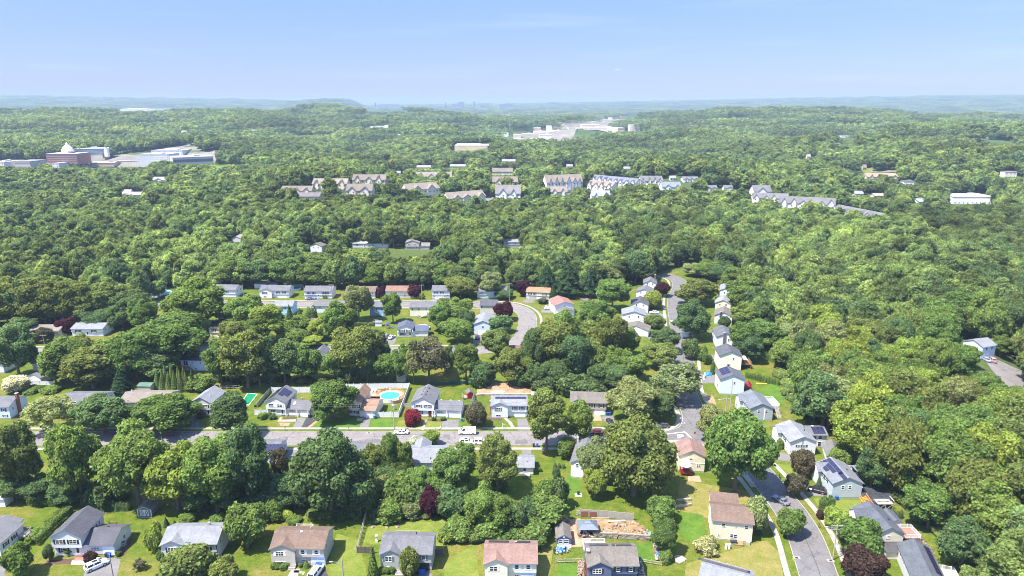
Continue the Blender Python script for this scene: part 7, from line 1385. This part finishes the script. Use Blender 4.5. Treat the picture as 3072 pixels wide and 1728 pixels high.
# ------------------------------------------------------------------ trees and shrubs one can tell apart: u, top, foot, width (pixels), colour, kind
KN = {'R': 'round', 'W': 'wide', 'T': 'tall', 'L': 'lacy', 'B': 'bush', 'S': 'spruce', 'P': 'pine', 'C': 'column', 'v': 'low'}
TL = """
45 1258 1500 150 o R;144 1182 1312 150 l L;232 1263 1525 150 m R;298 1188 1312 165 d W;487 1190 1308 195 g W;400 1278 1536 205 m R;522 1335 1545 180 y R;
640 1300 1555 205 g R;686 1175 1325 125 d T;738 1265 1545 160 d R;463 1577 1660 58 y B;50 1640 1740 92 g v;735 1523 1655 128 m v;560 1652 1765 165 o v;668 1680 1760 95 o v;
1000 1140 1268 140 g R;985 1302 1567 240 d W;842 1335 1480 62 b L;835 1415 1522 112 d B;800 1470 1543 120 d B;1171 1288 1440 66 g T;1125 1332 1442 88 o R;1155 1380 1452 90 d B;1205 1325 1440 80 m R;
1140 1437 1502 78 l B;1205 1425 1522 135 m B;1168 1500 1562 100 m B;1225 1510 1556 74 l B;1362 1332 1492 155 m R;1492 1305 1492 132 o R;1293 1472 1554 76 p B;1293 1294 1340 58 y v;1243 1312 1345 40 w v;
1240 1228 1277 54 c B;1428 1215 1284 73 k v;1423 1180 1226 38 e S;1120 1637 1724 42 g S;1226 1652 1738 66 o v;1360 1470 1562 112 d B;1445 1455 1602 112 m R;1505 1480 1612 112 g R;1378 1560 1622 100 m B;
1342 1590 1627 60 y B;1462 1565 1622 110 m B;1535 1500 1612 100 d R;1640 1445 1532 90 g v;1675 1440 1532 72 d B;1640 1498 1582 130 m v;1580 1505 1582 85 d B;1600 1575 1640 140 m B;1530 1570 1622 90 g B;
1640 1150 1368 132 o T;1738 1200 1342 95 m R;1700 1315 1377 62 m v;1907 1262 1510 244 o W;1785 1320 1452 112 l R;1786 1403 1502 76 y R;1900 1140 1276 150 l R;1985 1180 1272 92 d R;2035 1088 1216 175 l L;
2215 1222 1490 205 g W;2145 1218 1335 105 l R;1985 1495 1572 92 m v;1995 1555 1672 82 m R;2268 1500 1602 86 l v;2124 1618 1662 76 q B;2000 1655 1692 42 m B;
2376 1533 1614 86 m v;2480 1492 1537 46 m B;2512 1527 1587 76 y B;2580 1565 1692 150 g v;2412 1353 1432 73 b v;2392 1428 1492 70 b v;2592 1655 1750 122 r v;2520 1345 1402 66 m v;
2585 1200 1402 180 y R;2700 1230 1422 125 o R;2840 1215 1362 130 y R;2480 1120 1300 170 d R;2620 1340 1480 110 d R;2720 1350 1500 130 m R;2800 1450 1600 150 g R;2940 1400 1600 170 m R;2900 1560 1720 150 d R;
45 965 1142 130 d R;45 1130 1182 72 w v;30 830 987 130 o R;125 826 987 150 o R;225 838 977 112 o T;320 828 967 130 o T;393 872 977 135 d W;585 843 1002 200 g W;201 957 1004 58 p v;98 993 1032 32 p B;130 985 1030 50 k v;
480 955 1122 230 g W;530 925 1062 140 m R;262 1040 1177 190 o R;190 1005 1152 142 m R;455 1040 1142 160 d R;368 1105 1187 80 s S;330 1040 1150 110 d R;
735 985 1172 150 o R;690 1025 1152 82 y T;725 880 1002 130 m R;600 1130 1174 82 m B;
800 900 1032 112 y T;1015 910 1012 112 g R;1075 850 967 86 l R;1178 868 972 62 g T;1145 862 895 33 p B;1242 857 895 42 p B;1380 828 897 116 o R;1474 815 895 76 l R;1510 870 899 62 d v;1512 910 964 62 p v;1572 843 890 47 p v;
1360 895 987 130 m R;1372 952 1037 106 g R;1500 950 1002 80 d v;1490 980 1082 92 o R;1398 1015 1152 82 m T;1285 1005 1157 130 k L;1065 975 1147 152 o R;1130 985 1112 82 d T;1165 1055 1147 92 g R;1000 1045 1147 92 m R;
850 1015 1157 112 d R;905 1035 1152 112 m R;775 1030 1167 92 k R;900 945 1002 66 m R;890 985 1042 86 m R;925 1005 1047 76 y R;955 950 1022 72 y R;1450 1080 1162 82 d R;1540 1040 1162 112 o R;
870 912 957 26 d S;900 922 957 26 m S;926 918 955 22 m C;942 914 955 22 d C;
1705 786 890 86 s P;1640 790 882 62 s P;1660 850 902 33 s S;1825 795 872 92 l R;1840 825 937 102 g R;1770 800 892 62 s P;
2098 835 920 122 o W;2075 905 1022 112 d W;1960 877 927 63 y v;1988 850 892 48 p v;1966 945 987 63 o v;1998 980 1062 84 d R;2075 1018 1080 53 d v;
1660 945 1132 152 o R;1612 960 1132 82 d T;1790 965 1082 126 o R;1760 1025 1137 126 o W;1790 897 1002 112 g R;1885 980 1072 72 m R;1985 1025 1112 112 o R;1880 1058 1152 132 g R;1705 1120 1182 122 d B;1760 1130 1187 112 d B;1640 1135 1185 90 d B;
2173 952 992 38 d v;2235 830 940 110 g R;2240 900 1010 100 m R;2300 960 1060 120 g R;2370 1010 1120 120 m R;
2105 1040 1082 40 g v;2115 1060 1095 20 g v;2137 1078 1122 14 d C;2128 1066 1094 20 d v;
110 1620 1668 0 g B;146 1638 1686 32 d v;205 1645 1668 26 m v;268 1658 1688 40 r B;493 1655 1692 26 d S;480 1652 1682 22 m B;417 1680 1712 40 k L;355 1652 1668 20 d B;
828 1686 1706 34 g B;850 1690 1708 34 g B;920 1678 1702 24 g S;900 1695 1703 14 g B;1146 1702 1722 22 g B;1160 1702 1722 22 g B;1175 1702 1722 22 g B;
785 1240 1258 30 m B;818 1244 1258 26 d B;805 1238 1250 22 g B;1328 1250 1262 20 g B;1300 1252 1262 16 d B;
560 1542 1572 48 g B;655 1546 1572 52 g B;500 1550 1580 22 d S;525 1560 1580 22 d S;
2340 1318 1346 24 m B;2455 1422 1462 20 d S;2465 1532 1558 30 r B;
860 1534 1562 40 y B;880 1548 1572 50 g B;
1500 1430 1470 60 m B;1320 1430 1500 80 g R;1260 1470 1530 80 d B;
620 1215 1232 26 m B;600 1238 1256 26 k B;
1820 912 930 26 g B;1630 895 912 34 k B;1350 905 925 30 g B;1080 905 918 40 g B;1265 880 898 18 g B;
150 1160 1180 60 g B;90 1165 1182 50 g B;
1690 1390 1404 12 d C;1677 1388 1403 12 d C;1664 1385 1402 12 d C;1668 1405 1440 26 d B;1620 1405 1415 14 m B;
1525 1655 1720 26 g S;
660 1010 1162 86 g R;807 1010 1158 82 d R;1000 905 1040 76 g T;1240 1020 1156 62 l T;1215 1030 1150 72 g R;1320 905 1000 84 g R;1700 930 1100 112 m R;1830 940 1090 104 o R;1720 990 1150 104 d R;1830 1040 1150 104 g R;1590 1010 1150 84 d R;1662 1080 1172 92 d R;1800 1090 1172 92 d R;1852 1090 1182 84 d R;
400 1000 1150 152 g R;340 1000 1140 142 m R;230 1000 1122 112 o R;160 1040 1162 92 m R;290 930 992 100 d R;60 950 1012 82 d R;160 880 982 102 d R;360 910 992 92 d R;425 900 1000 92 g R;250 880 977 102 o R;180 840 985 112 o R;80 830 985 122 d R;
1930 780 852 92 d R;1970 770 812 82 d R;2085 788 832 72 l R;2130 780 842 92 g R;2170 790 852 92 d R;2205 800 882 92 m R;2230 960 1080 90 g R;2250 1000 1090 90 d R;1550 800 868 90 d R;1440 790 868 100 d R;1340 790 866 100 g R;1240 790 866 92 d R;1130 790 866 92 g R;1030 790 866 100 d R;940 780 866 110 m R;860 770 866 110 g R;770 775 864 110 d R;690 770 868 100 m R;
1100 1050 1150 70 d R;1060 1080 1150 70 d B;1340 1040 1120 60 g R;1440 1100 1165 70 d B;1400 930 1000 60 d R;1560 1110 1165 80 d B;1610 1090 1175 80 d R;2902 1028 1108 72 m R;2880 1040 1120 80 g R;700 960 1050 90 o R;760 950 1040 90 g R;860 960 1030 70 m R;
1170 1400 1475 90 d R;1260 1400 1490 90 g R;1100 1450 1530 80 g B;820 1500 1560 90 g B;760 1480 1548 110 d B;300 1440 1528 100 d B;200 1440 1520 110 d R;120 1430 1512 110 d R;40 1430 1510 110 d R;590 1440 1545 110 d R;690 1430 1545 120 d R;880 1420 1540 110 d R;1080 1440 1560 90 d R
"""
def treelist():
    L = []
    for row in TL.replace('\n', '').split(';'):
        p = row.split()
        if len(p) != 6: continue
        u, vt, vb, w = map(float, p[:4])
        if w < 5: continue
        L.append((u, vt, vb, w, p[4], KN[p[5]]))
    return L
# ------------------------------------------------------------------ hedges
def hedge(label, px, w, h, col, seed=0, name='hedge', n_per=1300, group=None):
    rng = np.random.default_rng(seed); P = [G(u, v) for u, v in px]; Ps, Ns = [], []
    for a, b in zip(P[:-1], P[1:]):
        D = b - a; L = D.length; d = np.array([D.x / L, D.y / L, 0]); nrm = np.array([-d[1], d[0], 0]); n = int(L * n_per / 2)
        t = rng.random(n) * L; ang = rng.random(n) * math.pi
        q = 1 + .12 * np.sin(t * 1.7 + seed) + .1 * np.sin(t * .6) + rng.uniform(-.09, .07, n)
        c = np.sign(np.cos(ang)) * np.abs(np.cos(ang)) ** .5; s = np.abs(np.sin(ang)) ** .45
        pos = np.array([a.x, a.y, a.z]) + d * t[:, None] + nrm * (c * w / 2 * q)[:, None] + np.array([0, 0, 1]) * (s * h * q)[:, None]
        pos[:, 2] *= rng.uniform(.25, 1, n) ** .15
        Ps.append(pos); Ns.append(unit(nrm * np.cos(ang)[:, None] + np.array([0, 0, 1]) * np.sin(ang)[:, None] + rng.normal(size=(n, 3)) * .5))
    Ps = np.vstack(Ps) - np.array([P[0].x, P[0].y, P[0].z]); me = leaf_mesh('hedge', Ps, np.vstack(Ns), rng.uniform(.10, .22, len(Ps)), rng, LEAF); e = empty(name, P[0]); tag(e, label, 'hedge', group); o = obj('foliage', me, e); o.color = (*COLS[col], 1); return e
hedge('long clipped hedge between the cut-off house and the white two-storey house', [(94, 1640), (150, 1585), (206, 1535)], 2.7, 1.9, 'm', 1); hedge('dark low hedge under the trees at the left', [(94, 1513), (182, 1513)], 2.6, 2.2, 'g', 2); hedge('thin dark hedge below the leaning white blossom tree', [(80, 1166), (168, 1168)], 1.6, 1.3, 'd', 3); hedge('dark hedge behind the round trees near the tiny white shed', [(1060, 978), (1124, 978)], 1.4, 1.6, 'd', 4); hedge('narrow pale hedge along the grey wooden fence', [(766, 1222), (796, 1190)], .9, 1.0, 'y', 5); hedge('low hedge beside the curved corner path', [(1105, 888), (1000 + 130, 888)], 1.2, 1.3, 'g', 6)
# ------------------------------------------------------------------ trees with their labels
CW = {'o': 'olive-green', 'm': 'mid-green', 'y': 'bright yellow-green', 'd': 'dark green', 'l': 'pale green', 'p': 'deep purple', 'c': 'crimson', 's': 'dark bluish', 'e': 'silvery blue', 'b': 'grey-brown', 'k': 'dull bronze-green', 'r': 'dark maroon', 'w': 'white-blossomed', 'q': 'cream-flowered', 'g': 'fresh green'}
KW = {'round': 'round tree', 'wide': 'spreading tree', 'tall': 'tall narrow tree', 'lacy': 'loose airy tree', 'spruce': 'pointed conifer', 'pine': 'ragged pine', 'column': 'columnar conifer', 'bush': 'shrub', 'low': 'small tree'}
def relation(x, y, H):
    dx, dy = x - H[0], y - H[1]
    if abs(dx) > abs(dy) * 1.1: return 'right of' if dx > 0 else 'left of'
    return 'behind' if dy > 0 else 'in front of'
LM = []
for h, lab in HOUSES:
    b = h.bl[0] if h.bl else (0, h.W, 0, 8); c = h.e.matrix_basis @ Vector(((b[0] + b[1]) / 2, (b[2] + b[3]) / 2, 0)); LM.append((c.x, c.y, lab))
def clip(l, n):
    w = l.replace(',', ' ,').split()
    if ',' in w: w = w[:w.index(',')]
    if len(w) <= n: return ' '.join(w)
    w = w[:n]
    while w[-1] in ('a', 'the', 'and', 'of', 'with', 'by', 'at', 'to', 'its', 'in', 'on', 'behind', 'beside', 'left', 'right', 'under', 'up', 'through', 'between', 'from', 'off', 'for', 'two', 'long', 'black', 'white', 'grey', 'pale', 'dark', 'round', 'tall', 'low', 'deep', 'small', 'wide', 'end', 'its', 'brown', 'purple', 'mostly', 'almost', 'half', 'hidden', 'glimpsed', 'tucked', 'cut', 'crossed', 'blue', 'red', 'huge', 'leafy', 'charcoal', 'silver', 'great', 'one', 'far', 'farthest', 'curved', 'and', 'light', 'picture', 'brick', 'tan', 'pinkish', 'reddish', 'covered', 'green', 'faded', 'wooden', 'back', 'dull', 'tiny', 'spreading', 'row', 'bright', 'solar', 'mottled', 'second', 'glazed', 'hip-roofed', 'full', 'small', 'little', 'plain', 'beige', 'behind', 'bare', 'maroon', 'open', 'pool', 'roofs', 'fence', 'side', 'round', 'raised', 'young', 'crossed', 'double', 'bottom', 'wooded', 'leafy', 'deeply', 'blue-grey', 'purple-grey', 'plum', 'apart', 'house-shaped', 'concrete', 'right-hand', 'through', 'near', 'nearest', 'lower', 'street', 'swimming', 'outside', 'stair-side', 'hidden', 'main', 'curved', 'brick', 'tucked', 'lacy', 'garage-wing', 'light', 'dense', 'solar', 'sagging', 'parked', 'distant', 'over', 'red', 'orange-tan', 'inside', 'facing', 'and', 'standing', 'roofed', 'big', 'alone', 'backing', 'onto', 'above', 'glass', 'charcoal-grey', 'dormer'): w.pop()
    return ' '.join(w)
VAGUE = {'cream house', 'grey and white house', 'grey roofed house', 'pale house', 'pale green house', 'white house', 'white raised ranch', 'white cottage', 'teal and white house', 'small shed corner', 'little open shed', 'pale blue house', 'small white shed', 'house with reddish roof almost hidden among', 'small grey shed between white ranch', 'white garden shed right of the solar-striped', 'stone-coloured lean-to in the wooded back yard', 'pale house roof at the picture edge', 'white house glimpsed through the dark oaks', 'grey house glimpsed behind leafy trees', 'brown-roofed cottage glimpsed on the third street', 'white shed behind the white ranch', 'pale blue back of a house', 'cream house tucked between two grey-roofed houses'}
LMX = [q for q in LM if clip(q[2], 7) not in VAGUE]
def ordn(k): return ('', 'second ', 'third ', 'fourth ', 'fifth ', 'sixth ', 'seventh ', 'eighth ', 'ninth ', 'tenth ')[k]
def first_words(c, k, H):
    size = 'great' if H > 19 else 'tall' if H > 15 else '' if H > 7 else 'low' if H > 3 else 'little'
    return ' '.join(w for w in (size, CW[c], KW[k].replace('tall ', '') if size == 'tall' else KW[k]) if w)
LIST = [(tree_px(u, vt, vb, w, k, c), c, k) for (u, vt, vb, w, c, k) in treelist()]
def tree_label(i):
    """the kind of tree, and how near it stands to a house on one side of it among all of its kind"""
    (x, y, z, rad, H), c, k = LIST[i]; f = first_words(c, k, H); best = None
    near = sorted(((x - a) ** 2 + (y - b) ** 2, a, b, l) for a, b, l in LMX)[:5]
    for d2, a, b, l in near:
        r = relation(x, y, (a, b)); n = 0
        for j, ((x2, y2, _, _, H2), c2, k2) in enumerate(LIST):
            if j != i and first_words(c2, k2, H2) == f and relation(x2, y2, (a, b)) == r and (x2 - a) ** 2 + (y2 - b) ** 2 < d2: n += 1
        if best is None or n < best[0]: best = (n, r, l)
    n, r, l = best
    t = '%s %sclosest %s the %%s' % (f, ordn(min(n, 9)), r); q = 7
    while len((t % clip(l, q)).split()) > 16 and q > 3: q -= 1
    return t % clip(l, q)
INDIV = [0]
for i_, ((x, y, z, rad, H), c, k) in enumerate(LIST):
    shr = H < 4.2 or k == 'bush'
    make_tree(x, y, z, rad, H, k, c, tree_label(i_), None, 'shrub' if shr else 'tree', name='shrub' if shr and k in ('bush', 'low', 'lacy') else 'purple_plum_tree' if c == 'p' else 'blossom_tree' if c == 'w' else None); INDIV[0] += not shr
def row(px, n, w, H, col, kind, label, group, cat, jx=.12, seed=0):
    rn = random.Random(seed); P = [G(u, v) for u, v in px]; L = [(b - a).length for a, b in zip(P[:-1], P[1:])]; T = sum(L)
    for i in range(n):
        s = T * (i + .5) / n; k = 0
        while k < len(L) - 1 and s > L[k]: s -= L[k]; k += 1
        p = P[k].lerp(P[k + 1], s / L[k]); make_tree(p.x + rn.uniform(-jx, jx), p.y + rn.uniform(-jx, jx), p.z, w / 2, H * rn.uniform(.88, 1.1), kind, col, label, group, cat)
row([(282, 1530), (392, 1530)], 10, 1.5, 2.6, 'd', 'column', 'clipped dark conifer in the row left of the grey barn-roofed shed', 'conifer row left of the barn-roofed shed', 'conifer', seed=1)
row([(2214, 1036), (2262, 1060), (2332, 1094)], 16, 1.5, 3.8, 'g', 'column', 'slim conifer in the hedge row behind the red playhouse', 'slim conifers behind the red playhouse', 'conifer', seed=2)
row([(2236, 1132), (2290, 1146), (2336, 1156)], 12, 1.3, 2.8, 'g', 'column', 'slim conifer in the shorter row below the lawn of the tall houses', 'slim conifers below the lawn of the tall houses', 'conifer', seed=3)
row([(2652, 1545), (2705, 1556)], 6, 1.1, 2.4, 'd', 'column', 'tiny conifer in the row behind the cream charcoal-roofed house', 'tiny conifers behind the charcoal-roofed house', 'conifer', seed=4)
for i, (u, v, h) in enumerate([(475, 1165, 7), (492, 1170, 8), (510, 1172, 7.5), (528, 1174, 8.5), (545, 1174, 8), (562, 1172, 7.5), (580, 1172, 8), (595, 1170, 6), (500, 1160, 8.5), (520, 1160, 9), (540, 1160, 8.5), (556, 1160, 8)]):
    g = G(u, v); make_tree(g.x, g.y, 0, 1.9, h, 'spruce', 'o' if i % 3 else 'g', 'feathery conifer in the dense clump below the dark blue roof', 'feathery conifer clump', 'conifer')
# ------------------------------------------------------------------ woods: the largest crowns are things, all the rest one object of instances
def scatter():
    rn = random.Random(3); cand = []
    for (x, y, rad, H, r, _) in wood_points():
        if not near_wood(x, y): continue
        z = float(hgt(x, y)); u0, v0, f = proj(x, y, z + H); u1, v1, _ = proj(x, y, z)
        if f < 10 or u0 < -700 or u0 > 3800 or v0 > 2050: continue
        w = rad * FPX / f * .8; bad = False; stray = rn.random() < .15
        for a, b, c, d, yy in CLEAR:      # lower trees where something farther off stays in view
            if u0 + w > a and u0 - w < c and v0 < d and v1 > b and y < yy and not (stray and (a, b, c, d, yy) in ROWS):
                rr = ray(u0, d); H2 = CAMH + rr.z * (y / rr.y) - z
                if H2 < 6.5: bad = True; break
                H = min(H, H2); rad = min(rad, H * .46); v0 = d; w = rad * FPX / f * .8
        if bad: continue
        if any(a - rad < x < b + rad and c - rad < y < d + rad for a, b, c, d in NOTREE): continue
        if y < 430 and any((x - a) ** 2 + (y - b) ** 2 < (rad + 6) ** 2 for a, b, _ in LM): continue
        if y > 900 and any(inpoly(u1, v1, q) for q in PAVED): continue
        cand.append((f, x, y, z, rad, H, u0, v0))
    cand.sort(); room = 296 - INDIV[0]; pts, sc, ro, ix = [], [], [], []; k = 0
    for f, x, y, z, rad, H, u0, v0 in cand:
        kd = rn.choices(['round', 'wide', 'tall'], [4, 4, 1])[0]
        if k < room and -40 < u0 < 3110 and v0 < 1700:
            k += 1; col = rn.choices('omygdl', [4, 4, 3, 3, 2, 1])[0]; make_tree(x, y, z, rad, H, kd, col, CW[col] + ' broadleaf tree in the dense wood on the right-hand ridge', 'trees of the right-hand ridge wood, ' + CW[col], 'tree', name='forest_oak'); continue
        pts.append((x, y, z)); sc.append((rad, rad, H)); ro.append(rn.uniform(0, 6.28)); ix.append(rn.randrange(NV_HI) if y < 620 else rn.randrange(NV_HI, NV_LO))
    r = 1500.0
    while r < 12500:
        step = 62 if r < 4500 else 78 if r < 8000 else 100
        for th in np.arange(-R(44), R(44), step / r):
            x = r * math.sin(th) + rn.uniform(-20, 20); y = r * math.cos(th) + rn.uniform(-20, 20); z = float(hgt(x, y)); u0, v0, f = proj(x, y, z + 12); u1, v1, _ = proj(x, y, z - 5); w = 36 * FPX / f
            if any(u0 + w > a and u0 - w < c and v0 < d and v1 > b and y < yy + 30 for a, b, c, d, yy in CLEAR): continue
            if any(a - 30 < x < b + 30 and c - 30 < y < d + 30 for a, b, c, d in NOTREE): continue
            if any(inpoly(u1, v1, q) for q in PAVED) and rn.random() < .8: continue
            s = step / 62; pts.append((x, y, z - 2)); sc.append((s, s, 1.0 + .25 * rn.random())); ro.append(rn.uniform(0, 6.28)); ix.append(rn.randrange(NV_LO, NV_PATCH))
        r += step * .92
    instancer('forest', pts, sc, ro, ix); print('forest', len(pts), 'single', k)
scatter()
# low growth along the wood's edge and between the gardens
def undergrowth():
    rn = random.Random(8); pts, sc, ro, ix = [], [], [], []
    Z = [([(2560, 1400), (2640, 1440), (2720, 1540), (2790, 1600), (2850, 1680), (2900, 1760), (2960, 1760), (2900, 1620), (2800, 1520), (2700, 1420), (2600, 1370)], 1.9, 2.2), ([(2330, 1130), (2380, 1230), (2450, 1290), (2480, 1280), (2400, 1180), (2345, 1100)], 1.9, 2.2), ([(1340, 1570), (1420, 1540), (1560, 1560), (1650, 1570), (1660, 1630), (1560, 1640), (1420, 1640), (1345, 1620)], 2.0, 2.4),
         ([(1110, 1500), (1260, 1500), (1280, 1560), (1120, 1565)], 2.2, 2.2), ([(1600, 1150), (1900, 1140), (1960, 1180), (1900, 1200), (1620, 1195)], 2.2, 2.6), ([(2230, 880), (2260, 900), (2270, 1000), (2330, 1080), (2300, 1060), (2240, 1000)], 2.0, 2.6), ([(820, 1480), (930, 1560), (1060, 1575), (1080, 1530), (900, 1500)], 1.7, 1.6), ([(600, 1140), (700, 1150), (900, 1150), (1060, 1150), (1060, 1142), (700, 1135)], 2, 2), ([(0, 1480), (90, 1480), (200, 1500), (420, 1520), (600, 1535), (860, 1540), (860, 1515), (400, 1490), (0, 1440)], 2.2, 2.6)]
    for px, rad, hh in Z:
        P = [tuple(G(u, v)[:2]) for u, v in px]; xs = [p[0] for p in P]; ys = [p[1] for p in P]; x = min(xs)
        while x < max(xs):
            y = min(ys)
            while y < max(ys):
                a, b = x + rn.uniform(-.9, .9), y + rn.uniform(-.9, .9)
                if inpoly(a, b, P) and not any((a - p) ** 2 + (b - q) ** 2 < 81 for p, q, _ in LM): s = rn.uniform(.7, 1.3); pts.append((a, b, float(hgt(a, b)))); sc.append((rad * s, rad * s, hh * s * rn.uniform(.7, 1.2))); ro.append(rn.uniform(0, 6)); ix.append(UNDER + rn.randrange(3))
                y += 2.6
            x += 2.6
    instancer('undergrowth', pts, sc, ro, ix)
undergrowth()
